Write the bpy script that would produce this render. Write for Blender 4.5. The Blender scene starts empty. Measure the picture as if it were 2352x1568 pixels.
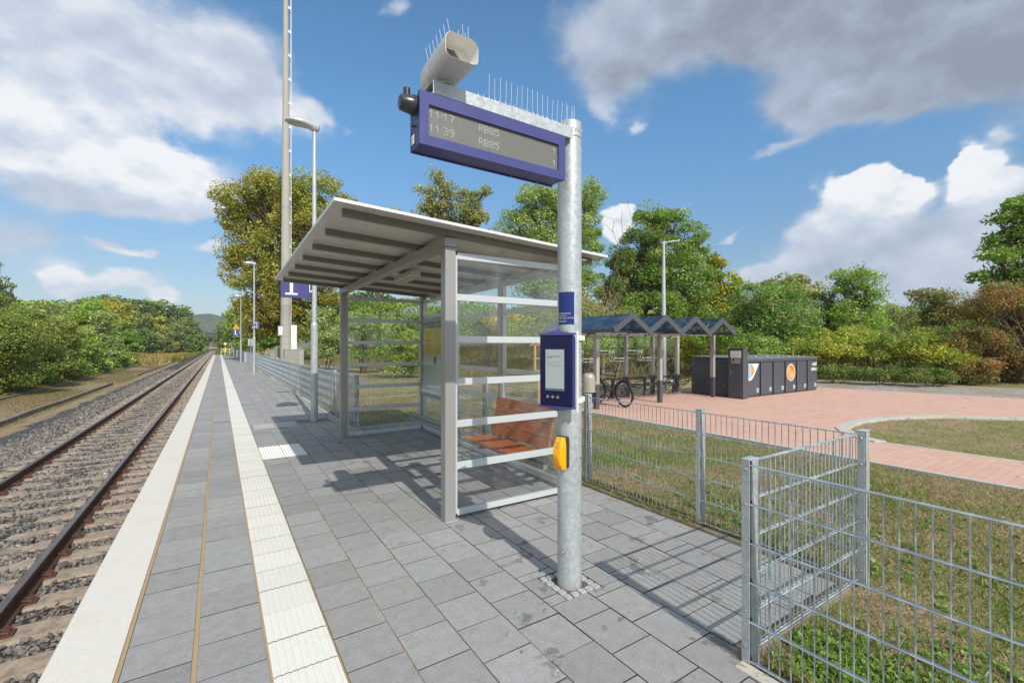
import bpy, bmesh, math, random
import numpy as np
from mathutils import Vector, Matrix
R = math.radians
C = bpy.context.scene.collection
sc = bpy.context.scene

# ------------------------------------------------------------------ camera
EYE = 1.6
HEAD = R(33.036)
cam = bpy.data.objects.new('camera', bpy.data.cameras.new('camera'))
C.objects.link(cam)
cam.location = (0, 0, EYE)
cam.rotation_euler = (R(90), 0, -HEAD)
cam.data.sensor_width = 36
cam.data.lens = 36 * 1036.5 / 2352
cam.data.shift_y = 10.16 / 2352
cam.data.clip_start = 0.05
cam.data.clip_end = 9000
sc.camera = cam

# survey helpers: bearings and distances measured on the photograph -> metres
FP = 1036.5
HS, HC = math.sin(HEAD), math.cos(HEAD)
V0 = 794.16
def gp(u, v, z=0.0):
    d = FP * (EYE - z) / (v - V0); r = (u - 1176) / FP * d
    return r * HC + d * HS, d * HC - r * HS
def at(u, d):
    r = (u - 1176) / FP * d
    return r * HC + d * HS, d * HC - r * HS
def zat(v, d): return EYE + (V0 - v) * d / FP
def x_at(u, y):
    k = (u - 1176) / FP; return y * (HS + k * HC) / (HC - k * HS)

# ------------------------------------------------------------------ sun and sky
SUN_EL = R(41.4); SUN_AZ = R(183.9)
sun = bpy.data.objects.new('sun', bpy.data.lights.new('sun', 'SUN'))
C.objects.link(sun)
sun.data.energy = 3.7
sun.data.angle = R(0.53)
sun.data.color = (1.0, 0.945, 0.86)
sdir = Vector((math.sin(SUN_AZ) * math.cos(SUN_EL), math.cos(SUN_AZ) * math.cos(SUN_EL), math.sin(SUN_EL)))
sun.rotation_euler = sdir.to_track_quat('Z', 'Y').to_euler()
sun.location = (0, -10, 30)

sc.view_settings.view_transform = 'Standard'
sc.view_settings.look = 'None'
sc.view_settings.exposure = 0.24
sc.view_settings.gamma = 1.0
sc.render.resolution_x = 1024; sc.render.resolution_y = 682
sc.render.engine = 'CYCLES'
sc.cycles.samples = 128
sc.cycles.max_bounces = 8
sc.cycles.transparent_max_bounces = 24
sc.cycles.diffuse_bounces = 3
sc.cycles.glossy_bounces = 3
sc.cycles.volume_bounces = 0
sc.cycles.use_adaptive_sampling = True
sc.cycles.use_denoising = True

class NT:
    """tiny node-graph helper"""
    def __init__(s, tree): s.t = tree; s.n = tree.nodes; s.l = tree.links
    def add(s, typ, **kw):
        n = s.n.new(typ)
        for k, v in kw.items():
            if k == 'ins':
                for i, val in v.items():
                    if isinstance(val, bpy.types.NodeSocket): s.l.new(val, n.inputs[i])
                    elif isinstance(val, bpy.types.Node): s.l.new(val.outputs[0], n.inputs[i])
                    else: n.inputs[i].default_value = val
            else: setattr(n, k, v)
        return n
    def math(s, op, a, b=0.0, c=0.0, clamp=False):
        return s.add('ShaderNodeMath', operation=op, use_clamp=clamp, ins={0: a, 1: b, 2: c}).outputs[0]
    def vm(s, op, a, b=(0, 0, 0)):
        n = s.add('ShaderNodeVectorMath', operation=op, ins={0: a, 1: b})
        return n.outputs[1] if op in ('DOT_PRODUCT', 'LENGTH') else n.outputs[0]
    def noise(s, vec, scale, detail=4, rough=.55, dist=0.0, dim='3D', w=None):
        ins = {'Vector': vec, 'Scale': scale, 'Detail': detail, 'Roughness': rough, 'Distortion': dist}
        n = s.add('ShaderNodeTexNoise', noise_dimensions=dim, ins=ins)
        return n.outputs[0]
    def ramp(s, fac, stops, interp='LINEAR'):
        n = s.add('ShaderNodeValToRGB', ins={0: fac}); cr = n.color_ramp; cr.interpolation = interp
        while len(cr.elements) < len(stops): cr.elements.new(.5)
        for e, (p, c) in zip(cr.elements, stops):
            e.position = p; e.color = c if len(c) == 4 else (*c, 1)
        return n.outputs[0]
    def step(s, x, a, b):
        return s.add('ShaderNodeMapRange', interpolation_type='SMOOTHSTEP', ins={0: x, 1: a, 2: b, 3: 0.0, 4: 1.0}).outputs[0]
    def mix(s, f, a, b, mode='MIX'):
        n = s.add('ShaderNodeMix', data_type='RGBA', blend_type=mode)
        for i, val in ((0, f), (6, a), (7, b)):
            if isinstance(val, bpy.types.NodeSocket): s.l.new(val, n.inputs[i])
            else: n.inputs[i].default_value = val if i == 0 or len(val) == 4 else (*val, 1)
        return n.outputs[2]

def build_world():
    w = bpy.data.worlds.new('World'); sc.world = w; w.use_nodes = True
    t = NT(w.node_tree); w.node_tree.nodes.clear()
    out = t.add('ShaderNodeOutputWorld'); bg = t.add('ShaderNodeBackground')
    t.l.new(bg.outputs[0], out.inputs[0])
    bg.inputs[1].default_value = SKY
    sky = t.add('ShaderNodeTexSky', sky_type='NISHITA', sun_disc=False, sun_elevation=SUN_EL,
                sun_rotation=SUN_AZ, altitude=120, air_density=1.0, dust_density=0.6, ozone_density=2.2)
    geo = t.add('ShaderNodeTexCoord').outputs['Generated']
    sep = t.add('ShaderNodeSeparateXYZ', ins={0: geo})
    x, y, z = sep.outputs
    az = t.math('ARCTAN2', x, y)
    el = t.math('ARCSINE', z)
    # the air is a bit paler and warmer towards the horizon (real sky colour from the node above)
    vec = t.add('ShaderNodeCombineXYZ', ins={0: az, 1: el, 2: 1.0}).outputs[0]
    # cloud noise lives on a flattened dome so that low clouds are small and layered
    dome = t.vm('MULTIPLY', geo, (1.0, 1.0, 1.55))
    warp = t.add('ShaderNodeTexNoise', ins={'Vector': dome, 'Scale': 5.0, 'Detail': 4.0, 'Roughness': .6}).outputs[1]
    wv = t.vm('MULTIPLY', t.vm('SUBTRACT', warp, (.5, .5, .5)), (.17, .12, 0))
    vec2 = t.vm('ADD', vec, wv)
    def azel(u, v):
        k = (u - 1176) / FP; zz = (V0 - v) / FP
        X = k * HC + HS; Y = HC - k * HS
        return np.array([math.atan2(X, Y), math.atan2(zz, math.hypot(X, Y))])
    dens = None; lum = None
    for (u, v, ru, rv, ang, wt, br) in CLOUDS:
        p0 = azel(u, v)
        J = np.column_stack([(azel(u + 4, v) - azel(u - 4, v)) / 8, (azel(u, v + 4) - azel(u, v - 4)) / 8])
        ca, sa = math.cos(R(ang)), math.sin(R(ang))
        M = np.diag([1 / ru, 1 / rv]) @ np.array([[ca, sa], [-sa, ca]]) @ np.linalg.inv(J)
        c0 = -M @ p0
        a = t.vm('DOT_PRODUCT', vec2, (M[0, 0], M[0, 1], c0[0]))
        b = t.vm('DOT_PRODUCT', vec2, (M[1, 0], M[1, 1], c0[1]))
        q = t.math('MULTIPLY_ADD', a, a, t.math('MULTIPLY', b, b))
        g = t.math('MULTIPLY', t.math('EXPONENT', t.math('MULTIPLY', q, -1.0)), wt)
        dens = g if dens is None else t.math('ADD', dens, g)
        gl = t.math('MULTIPLY', g, br)
        lum = gl if lum is None else t.math('ADD', lum, gl)
    lum = t.math('DIVIDE', lum, t.math('ADD', dens, 0.02))
    crisp = t.step(lum, .80, 1.0)
    # broken cloud added over the unseen rest of the sky for whiter, softer fill
    away = t.math('MULTIPLY', t.math('SUBTRACT', 1.0, t.step(t.vm('DOT_PRODUCT', geo, (HS, HC, 0.0)), .05, .50)), .62)
    over = t.math('MULTIPLY', t.step(z, .66, .88), .5)
    away = t.math('MAXIMUM', away, over)
    dens = t.math('ADD', dens, away)
    lum = t.math('MAXIMUM', lum, t.math('MULTIPLY', away, 1.45))
    n1 = t.noise(dome, 6.5, 9, .56)
    up = t.vm('ADD', dome, (0.0, 0.0, 0.045))
    n2 = t.noise(up, 6.5, 7, .56)
    big = t.noise(dome, 2.2, 3, .5)
    d = t.math('ADD', dens, t.math('MULTIPLY', t.math('SUBTRACT', n1, .5), t.math('MULTIPLY_ADD', crisp, .9, 1.25)))
    d = t.math('ADD', d, t.math('MULTIPLY', t.math('SUBTRACT', big, .5), .35))
    d = t.math('ADD', d, .04)
    lo = t.math('MULTIPLY_ADD', crisp, .16, .20); hi = t.math('MULTIPLY_ADD', crisp, -.30, .86)
    mask = t.add('ShaderNodeMapRange', interpolation_type='SMOOTHSTEP', ins={0: d, 1: lo, 2: hi, 3: 0.0, 4: 1.0}).outputs[0]
    core = t.step(d, .55, 1.35)
    relief = t.math('MULTIPLY', t.math('SUBTRACT', n1, n2), .85)
    b = t.math('ADD', lum, t.math('MULTIPLY', t.math('SUBTRACT', t.noise(t.vm('ADD', dome, (3.1, 1.7, .4)), 3.2, 5, .55), .5), .45))
    b = t.math('ADD', b, t.math('MULTIPLY', relief, t.math('MULTIPLY_ADD', crisp, .5, 1.0)))
    b = t.math('SUBTRACT', b, t.math('MULTIPLY', core, .06))
    b = t.math('MAXIMUM', t.math('MINIMUM', b, 1.0), .30)
    cc = t.ramp(b, [(0.0, (1.3, 1.5, 1.8)), (.35, (1.85, 2.1, 2.5)), (.55, (2.6, 3.05, 3.75)), (.78, (3.8, 4.2, 4.85)), (1.0, (5.9, 5.95, 6.0))])
    # keep clouds off below the horizon
    mask = t.math('MULTIPLY', mask, t.step(el, 0.0, 0.03))
    mask = t.math('MULTIPLY', mask, .94)
    skyc = t.mix(1.0, sky.outputs[0], t.mix(t.step(el, -.02, .50), (.60, .575, .555), SKYTINT), 'MULTIPLY')
    col = t.mix(mask, skyc, cc)
    t.l.new(col, bg.inputs[0])
SKY = 0.14
SKYTINT = (.66, 1.0, 1.10)
# bearings of the cloud banks (survey units), size, tilt, weight, brightness
CLOUDS = [
 (60, 80, 330, 150, 12, .90, .84), (330, 150, 280, 110, 22, .80, .86), (560, 100, 150, 90, 35, .62, .74), (600, 240, 130, 85, 30, .85, .84),
 (150, 330, 250, 90, 10, 1.15, 1.02), (20, 300, 150, 70, 0, .8, .95), (380, 450, 170, 60, 8, 1.1, .98), (180, 465, 230, 42, 5, .85, .62),
 (60, 560, 220, 45, 6, .66, .70), (330, 590, 48, 16, 5, .95, .95), (260, 578, 30, 12, 0, .8, .9), (120, 645, 50, 30, -8, 1.0, .98), (255, 655, 120, 18, 4, .9, .85),
 (470, 577, 55, 18, 3, .95, .9), (470, 300, 40, 30, 40, .4, .8), (735, 255, 60, 26, 30, .62, .82), (560, 745, 40, 10, 3, .6, .85), (395, 683, 50, 14, 6, .8, .95), (560, 430, 60, 30, 0, .3, .7),
 (1400, 130, 110, 120, -8, 1.05, .60), (1560, 60, 220, 110, 5, 1.05, .52), (1850, 60, 300, 110, 8, 1.1, .46), (2160, 110, 300, 130, -8, 1.2, .43), (1960, 215, 200, 60, -14, .95, .50),
 (2360, 40, 250, 200, 0, .9, .46), (1840, 255, 70, 50, 10, .7, .62), (1385, 265, 30, 38, 0, .75, .88), (1465, 285, 26, 20, 25, .6, .85),
 (1960, 470, 80, 55, -15, 1.3, 1.08), (2055, 445, 75, 42, 0, 1.05, 1.0), (2010, 560, 170, 60, -8, 1.15, .62), (1850, 560, 70, 50, -25, 1.0, .92), (1760, 615, 70, 28, -10, 1.0, .85),
 (2235, 385, 75, 38, 5, 1.3, 1.08), (2330, 440, 80, 70, 0, 1.1, 1.0), (2290, 500, 140, 55, -20, 1.0, .78), (2180, 600, 190, 50, -5, 1.1, .86), (1900, 660, 230, 40, 0, 1.0, .60),
 (2130, 690, 200, 40, 0, .95, .66), (1440, 500, 42, 42, 0, 1.2, 1.05), (1568, 482, 22, 16, 0, .65, .9), (1672, 540, 26, 12, -35, .7, .85), (1770, 342, 60, 12, -18, .55, .8),
 (915, 25, 32, 22, 0, .5, .75), (820, 290, 22, 14, 10, .4, .8), (970, 360, 36, 12, 10, .4, .8), (2300, 310, 40, 20, -20, .5, .8),
]
build_world()
HAZE = .00022

# ------------------------------------------------------------------ materials
MATS = {}
def new_mat(name):
    m = bpy.data.materials.new(name); m.use_nodes = True
    t = NT(m.node_tree); b = t.n['Principled BSDF']
    MATS[name] = m
    return m, t, b
def setp(t, b, **kw):
    names = {'col': 'Base Color', 'rough': 'Roughness', 'metal': 'Metallic', 'spec': 'Specular IOR Level', 'normal': 'Normal', 'coat': 'Coat Weight'}
    for k, v in kw.items():
        i = b.inputs[names[k]]
        if isinstance(v, bpy.types.NodeSocket): t.l.new(v, i)
        else: i.default_value = (*v, 1) if k == 'col' and len(v) == 3 else v
def pos(t): return t.add('ShaderNodeNewGeometry').outputs['Position']
def bump(t, h, strength=.3, dist=.01):
    return t.add('ShaderNodeBump', ins={'Strength': strength, 'Distance': dist, 'Height': h}).outputs[0]
def plain(name, col, rough=.5, metal=0.0, var=.06, vs=6.0, bmp=0.0, bs=60.0, dirt=0.0):
    """paint / plastic / metal with slight uneven tone and fine surface relief"""
    m, t, b = new_mat(name); p = pos(t)
    n = t.noise(p, vs, 5, .6)
    k = t.math('MULTIPLY_ADD', t.math('SUBTRACT', n, .5), var * 4, 1.0)
    c = t.mix(1.0, col, t.add('ShaderNodeCombineXYZ', ins={0: k, 1: k, 2: k}).outputs[0], 'MULTIPLY')
    if dirt:
        n2 = t.noise(p, vs * .6, 8, .7)
        c = t.mix(t.math('MULTIPLY', t.step(n2, .52, .75), dirt), c, (.16, .14, .11))
    rr = t.math('MULTIPLY_ADD', t.math('SUBTRACT', t.noise(p, vs * 2.3, 3), .5), .25, rough)
    setp(t, b, col=c, rough=rr, metal=metal)
    if bmp: setp(t, b, normal=bump(t, t.noise(p, bs, 3), bmp, .002))
    return m
plain('alu', (.36, .355, .345), .38, .35, .04, 2.0, .05, 200)
plain('alu_light', (.60, .635, .65), .32, .25, .03, 2.0)
plain('purlin', (.20, .19, .175), .4, .2, .04, 2.0)
plain('roof_panel', (.64, .60, .53), .30, 0, .04, 1.5, 0, 60, .12)
plain('roof_edge', (.74, .75, .76), .4, .2, .03)
plain('white_plastic', (.74, .73, .69), .42, 0, .04, 8, .03, 120, .18)
plain('white_paint', (.78, .79, .79), .4, 0, .03, 4)
plain('black_plastic', (.035, .036, .04), .30, 0, .05, 6)
plain('dark_hole', (.008, .008, .008), .8)
plain('sign_blue', (.058, .064, .215), .36, 0, .05, 3, .02, 90)
plain('navy', (.003, .006, .055), .20, 0, .03, 3)
plain('navy_light', (.010, .028, .17), .22, 0, .03, 3)
plain('screen_grey', (.42, .48, .49), .12, 0, .02)
plain('ink', (.12, .13, .14), .5)
plain('ink_light', (.30, .33, .33), .5)
plain('yellow_plastic', (.85, .40, .008), .30, 0, .03, 10)
plain('yellow_dark', (.55, .22, .006), .4)
plain('poster_yellow', (.80, .52, .015), .35)
plain('poster_white', (.58, .64, .58), .35)
plain('steel_bolt', (.55, .55, .54), .28, .9, .03)
plain('wood_seat', (.44, .125, .045), .42, 0, .12, 4, .05, 80)
plain('wood_pale', (.62, .34, .15), .6, 0, .12, 6, .1, 60)
plain('anthracite', (.075, .084, .100), .36, .0, .03, 2)
plain('anthracite_roof', (.17, .19, .20), .45, .05, .05, 2)
plain('shelter_grey', (.38, .375, .335), .42, .1, .04, 3)
plain('bin_grey', (.40, .385, .33), .36, .2, .04, 6)
plain('rubber', (.018, .018, .018), .6)
plain('bike_grey', (.12, .125, .135), .25, .6, .05)
plain('chrome', (.7, .7, .72), .2, 1.0, .02)
plain('red_plastic', (.45, .01, .012), .3)
plain('orange_print', (.80, .23, .012), .45)
plain('lightblue_print', (.25, .55, .75), .45)
plain('white_print', (.8, .8, .8), .5)
plain('warn_yellow', (.85, .47, .01), .4)
plain('lamp_grey', (.50, .53, .55), .35, .3, .03)
plain('lamp_glass', (.35, .33, .27), .25)
plain('concrete', (.40, .39, .355), .85, 0, .10, 3, .25, 40, .25)
plain('concrete_pole', (.40, .385, .345), .85, 0, .08, .8, .15, 30, .15)
plain('old_concrete', (.20, .175, .14), .9, 0, .15, 5, .4, 50, .5)
plain('curb', (.47, .445, .40), .9, 0, .12, 5, .3, 60, .35)
plain('cabinet', (.33, .33, .29), .6, 0, .05, 2)
plain('granite', (.36, .365, .36), .8, 0, .30, 45, .3, 60)
plain('bark', (.11, .088, .062), .95, 0, .2, 12, .6, 30)
plain('bark_pale', (.30, .24, .17), .95, 0, .2, 12, .4, 30)
plain('twig_dry', (.34, .24, .12), .9, 0, .2, 12)
plain('house_wall', (.55, .53, .48), .8)
plain('roof_tile', (.22, .16, .14), .8, 0, .1, 20)
plain('bridge_dark', (.10, .10, .10), .9)

def galv(name, base, lo, hi, metal, rough, scale):
    m, t, b = new_mat(name); p = pos(t)
    v = t.add('ShaderNodeTexVoronoi', ins={'Vector': t.vm('ADD', p, t.vm('MULTIPLY', t.add('ShaderNodeTexNoise', ins={'Vector': p, 'Scale': scale * .8}).outputs[1], (.05, .05, .05))), 'Scale': scale, 'Randomness': 1.0})
    cell = t.add('ShaderNodeSeparateColor', ins={0: v.outputs['Color']}).outputs[0]
    n = t.noise(t.vm('MULTIPLY', p, (1, 1, .35)), 9, 7, .65)
    k = t.math('ADD', t.math('MULTIPLY', cell, .35), t.math('MULTIPLY', n, .9))
    c = t.mix(t.step(k, .35, .95), lo, hi)
    flecks = t.step(t.noise(p, scale * 1.7, 2, .5), .68, .72)
    c = t.mix(t.math('MULTIPLY', flecks, .4), c, (.66, .70, .72))
    setp(t, b, col=c, metal=metal, rough=t.math('MULTIPLY_ADD', cell, .18, rough), normal=bump(t, n, .06, .004))
    return m
galv('galv', None, (.42, .455, .465), (.57, .61, .62), .40, .36, 60)
galv('galv_wire', None, (.30, .345, .37), (.50, .555, .58), .40, .38, 20)
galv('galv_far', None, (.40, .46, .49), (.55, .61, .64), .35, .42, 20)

def glassmat(name, tint, rmul=1.0, rough=.0):
    m, t, b = new_mat(name); t.n.remove(b)
    out = t.n['Material Output']
    fc = t.add('ShaderNodeLayerWeight', ins={0: .5}).outputs['Facing']
    fr = t.math('MULTIPLY_ADD', t.math('POWER', fc, 5.0), .96, .045)
    p = pos(t)
    fac = t.math('MULTIPLY', fr, rmul, clamp=True)
    tr = t.add('ShaderNodeBsdfTransparent', ins={0: (*tint, 1)})
    gl = t.add('ShaderNodeBsdfGlossy', ins={0: (1, 1, 1, 1), 1: rough, 'Normal': bump(t, t.noise(p, 1.3, 1), .02, .02)})
    dust = t.add('ShaderNodeBsdfDiffuse', ins={0: (.5, .5, .48, 1)})
    mx = t.add('ShaderNodeMixShader', ins={0: fac, 1: tr, 2: gl})
    mx2 = t.add('ShaderNodeMixShader', ins={0: t.math('MULTIPLY', t.step(t.noise(t.vm('MULTIPLY', p, (1, 1, .4)), 3, 6, .65), .42, .8), .11), 1: mx, 2: dust})
    t.l.new(mx2.outputs[0], out.inputs[0])
glassmat('glass', (.965, .98, .975), 1.25)
glassmat('glass_blue', (.64, .68, .70), 1.05, .02)

def leafmat(name='leaf', trans=.35):
    m, t, b = new_mat(name)
    at_ = t.add('ShaderNodeAttribute', attribute_name='tint').outputs['Color']
    setp(t, b, col=at_, rough=.50, spec=.35)
    tl = t.add('ShaderNodeBsdfTranslucent', ins={0: t.mix(.5, at_, (.30, .38, .03))})
    mx = t.add('ShaderNodeMixShader', ins={0: trans, 1: b.outputs[0], 2: tl.outputs[0]})
    t.l.new(mx.outputs[0], t.n['Material Output'].inputs[0])
leafmat('leaf', .36); leafmat('blade', .25)

def paver_mat():
    m, t, b = new_mat('paver'); p = pos(t)
    ti = t.add('ShaderNodeAttribute', attribute_name='tint').outputs['Color']
    xs = t.add('ShaderNodeSeparateXYZ', ins={0: p}).outputs[0]
    fine = t.noise(p, 260, 3, .8)
    mid = t.noise(p, 14, 5, .65)
    grit = t.noise(p, 75, 5, .85)
    k = t.math('ADD', t.math('MULTIPLY', fine, .7), t.math('ADD', t.math('MULTIPLY', mid, .55), t.math('MULTIPLY', grit, 1.15)))
    kk = t.math('SUBTRACT', k, .20)
    c = t.mix(1.0, ti, t.add('ShaderNodeCombineXYZ', ins={0: kk, 1: kk, 2: kk}).outputs[0], 'MULTIPLY')
    # pale lime bloom in speckled patches
    bl = t.step(t.noise(t.vm('MULTIPLY', p, (1, 1.2, 1)), 3.1, 3, .55), .56, .70)
    sp = t.step(t.noise(p, 95, 4, .8), .50, .66)
    c = t.mix(t.math('MULTIPLY', t.math('MULTIPLY', bl, sp), .55), c, (.46, .43, .36))
    # damp, dark flecks where water sits, more towards the back of the platform
    wet = t.step(t.noise(t.vm('ADD', p, (7.3, 2.1, 0)), 3.6, 9, .68), .585, .62)
    wet = t.math('MULTIPLY', wet, t.step(xs, 1.0, 1.5))
    c = t.mix(t.math('MULTIPLY', wet, .55), c, (.085, .08, .074))
    setp(t, b, col=c, rough=t.math('MULTIPLY_ADD', mid, .2, .70), normal=bump(t, fine, .45, .003), spec=.35)
paver_mat()
def tactile_mat():
    m, t, b = new_mat('tactile_white'); p = pos(t)
    ti = t.add('ShaderNodeAttribute', attribute_name='tint').outputs['Color']
    n = t.noise(p, 30, 5, .7)
    c = t.mix(1.0, ti, t.add('ShaderNodeCombineXYZ', ins={0: t.math('MULTIPLY_ADD', n, .22, .90), 1: t.math('MULTIPLY_ADD', n, .22, .89), 2: t.math('MULTIPLY_ADD', n, .24, .86)}).outputs[0], 'MULTIPLY')
    st = t.step(t.noise(p, 2.1, 4, .6), .60, .75)
    c = t.mix(t.math('MULTIPLY', st, .30), c, (.56, .40, .20))
    setp(t, b, col=c, rough=.75, normal=bump(t, t.noise(p, 300, 2), .2, .002))
tactile_mat()
def edge_mat():
    m, t, b = new_mat('edge_slab'); p = pos(t)
    n = t.noise(p, 25, 5, .7)
    s = t.add('ShaderNodeSeparateXYZ', ins={0: p})
    st = t.step(t.noise(p, 2.3, 4, .6), .58, .75)
    dots = t.math('MULTIPLY', t.math('SINE', t.math('MULTIPLY', s.outputs[0], 420)), t.math('SINE', t.math('MULTIPLY', s.outputs[1], 420)))
    dots = t.step(dots, .0, .8)
    k = t.math('MULTIPLY_ADD', n, .18, .84)
    c = t.mix(1.0, (.68, .65, .585), t.add('ShaderNodeCombineXYZ', ins={0: k, 1: k, 2: k}).outputs[0], 'MULTIPLY')
    c = t.mix(t.math('MULTIPLY', st, .30), c, (.55, .37, .20))
    setp(t, b, col=c, rough=.75, normal=bump(t, dots, .4, .003))
edge_mat()
def joint_mat():
    m, t, b = new_mat('joint_sand'); p = pos(t)
    xs = t.add('ShaderNodeSeparateXYZ', ins={0: p}).outputs[0]
    n = t.noise(p, 5, 6, .7)
    sand = t.mix(t.noise(p, 120, 2), (.33, .225, .12), (.46, .34, .20))
    dark = t.mix(t.noise(p, 60, 3), (.12, .10, .075), (.26, .21, .14))
    f = t.step(t.math('ADD', t.math('MULTIPLY', xs, .55), t.math('MULTIPLY', n, 1.9)), 1.15, 1.7)
    setp(t, b, col=t.mix(f, sand, dark), rough=.95, normal=bump(t, t.noise(p, 400, 2), .5, .003))
joint_mat()
def joint_dark():
    m, t, b = new_mat('joint_dark'); p = pos(t)
    n = t.noise(p, 4, 6, .7)
    c = t.ramp(n, [(.35, (.06, .052, .042)), (.55, (.13, .105, .075)), (.68, (.10, .12, .045))])
    setp(t, b, col=c, rough=.95, normal=bump(t, t.noise(p, 300, 2), .5, .003))
joint_dark()
def ground_mat():
    m, t, b = new_mat('ground_grass'); p = pos(t)
    big = t.noise(p, .35, 5, .6); mid = t.noise(p, 2.6, 6, .65); fine = t.noise(p, 55, 4, .75)
    k = t.math('ADD', t.math('MULTIPLY', big, .6), t.math('MULTIPLY', mid, .5))
    c = t.ramp(k, [(.38, (.33, .235, .15)), (.48, (.37, .28, .175)), (.57, (.28, .245, .115)), (.68, (.16, .20, .05))])
    f = t.math('MULTIPLY_ADD', fine, 1.5, .25)
    c = t.mix(1.0, c, t.add('ShaderNodeCombineXYZ', ins={0: f, 1: f, 2: f}).outputs[0], 'MULTIPLY')
    setp(t, b, col=c, rough=.95, normal=bump(t, t.math('ADD', fine, mid), .8, .03), spec=.1)
    m, t, b = new_mat('track_soil'); p = pos(t)
    mid = t.noise(p, 1.3, 6, .65); fine = t.noise(p, 40, 4, .75)
    c = t.ramp(mid, [(.35, (.20, .145, .10)), (.48, (.32, .235, .155)), (.56, (.28, .225, .13)), (.66, (.17, .185, .07))])
    f = t.math('MULTIPLY_ADD', fine, 1.4, .3)
    c = t.mix(1.0, c, t.add('ShaderNodeCombineXYZ', ins={0: f, 1: f, 2: f}).outputs[0], 'MULTIPLY')
    setp(t, b, col=c, rough=.95, normal=bump(t, fine, .8, .03), spec=.1)
    m, t, b = new_mat('ballast_bed'); p = pos(t)
    v = t.add('ShaderNodeTexVoronoi', ins={'Vector': p, 'Scale': 24.0})
    ce = t.add('ShaderNodeSeparateColor', ins={0: v.outputs['Color']}).outputs[0]
    bro = t.step(t.noise(p, 1.2, 4, .6), .45, .7)
    c = t.ramp(ce, [(0, (.075, .078, .08)), (.5, (.135, .135, .135)), (1, (.24, .235, .225))])
    c = t.mix(t.math('MULTIPLY', bro, .35), c, (.22, .16, .11))
    c = t.mix(t.step(v.outputs['Distance'], .30, .62), c, (.035, .032, .03))
    setp(t, b, col=c, rough=.85, normal=bump(t, v.outputs['Distance'], 1.0, -.03), spec=.3)
    m, t, b = new_mat('stone'); 
    at_ = t.add('ShaderNodeAttribute', attribute_name='tint').outputs['Color']
    setp(t, b, col=at_, rough=.62, normal=bump(t, t.noise(pos(t), 80, 4), .4, .006))
    m, t, b = new_mat('brick_paving'); p = pos(t)
    br = t.add('ShaderNodeTexBrick', offset=.5, ins={'Vector': p, 'Color1': (.55, .335, .26, 1), 'Color2': (.60, .385, .305, 1), 'Mortar': (.44, .31, .24, 1), 'Scale': 1.0, 'Mortar Size': .006, 'Mortar Smooth': .2, 'Bias': 0.0, 'Brick Width': .21, 'Row Height': .105})
    mid = t.noise(p, .9, 6, .7)
    c = t.mix(t.step(mid, .45, .75), br.outputs[0], (.60, .38, .28))
    dk = t.step(t.noise(t.vm('MULTIPLY', p, (1.2, .5, 1)), 2.2, 7, .7), .62, .75)
    c = t.mix(t.math('MULTIPLY', dk, .35), c, (.30, .17, .12))
    f = t.math('MULTIPLY_ADD', t.noise(p, 90, 3, .7), .5, .75)
    c = t.mix(1.0, c, t.add('ShaderNodeCombineXYZ', ins={0: f, 1: f, 2: f}).outputs[0], 'MULTIPLY')
    setp(t, b, col=c, rough=.85, normal=bump(t, br.outputs[1], -.3, .004), spec=.25)
    m, t, b = new_mat('asphalt'); p = pos(t)
    f = t.noise(p, 70, 4, .8)
    c = t.ramp(t.math('ADD', t.math('MULTIPLY', f, .5), t.math('MULTIPLY', t.noise(p, .8, 4), .5)), [(.3, (.16, .16, .165)), (.7, (.27, .27, .275))])
    setp(t, b, col=c, rough=.9, normal=bump(t, f, .4, .004))
    m, t, b = new_mat('gravel'); p = pos(t)
    v = t.add('ShaderNodeTexVoronoi', ins={'Vector': p, 'Scale': 18.0})
    ce = t.add('ShaderNodeSeparateColor', ins={0: v.outputs['Color']}).outputs[0]
    c = t.ramp(ce, [(0, (.18, .165, .14)), (.5, (.30, .28, .25)), (1, (.42, .40, .37))])
    c = t.mix(t.step(t.noise(p, .8, 5, .65), .47, .6), c, (.30, .22, .15))
    setp(t, b, col=c, rough=.9, normal=bump(t, v.outputs['Distance'], .8, -.02))
    m, t, b = new_mat('far_hill'); p = pos(t)
    v = t.noise(p, .05, 6, .7)
    c = t.ramp(v, [(.35, (.035, .055, .02)), (.5, (.075, .10, .03)), (.62, (.14, .12, .04)), (.75, (.07, .10, .035))])
    setp(t, b, col=c, rough=.95, normal=bump(t, t.noise(p, .09, 4, .7), 1.0, 12.0), spec=.1)
ground_mat()
def sleeper_mat():
    m, t, b = new_mat('sleeper_concrete'); p = pos(t)
    n = t.noise(p, 9, 6, .7)
    c = t.ramp(n, [(.32, (.17, .125, .09)), (.48, (.29, .235, .175)), (.62, (.365, .30, .225)), (.8, (.30, .25, .19))])
    setp(t, b, col=c, rough=.9, normal=bump(t, t.noise(p, 60, 4), .4, .006))
    m, t, b = new_mat('rail_rust'); p = pos(t)
    n = t.noise(p, 16, 5, .7)
    setp(t, b, col=t.ramp(n, [(.3, (.065, .030, .019)), (.7, (.15, .066, .040))]), rough=.7, metal=.1)
    m, t, b = new_mat('rail_head'); p = pos(t)
    n = t.noise(t.vm('MULTIPLY', p, (1, .1, 1)), 40, 4, .6)
    setp(t, b, col=t.ramp(n, [(.3, (.12, .095, .09)), (.7, (.22, .19, .19))]), rough=.30, metal=.75)
sleeper_mat()
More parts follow.
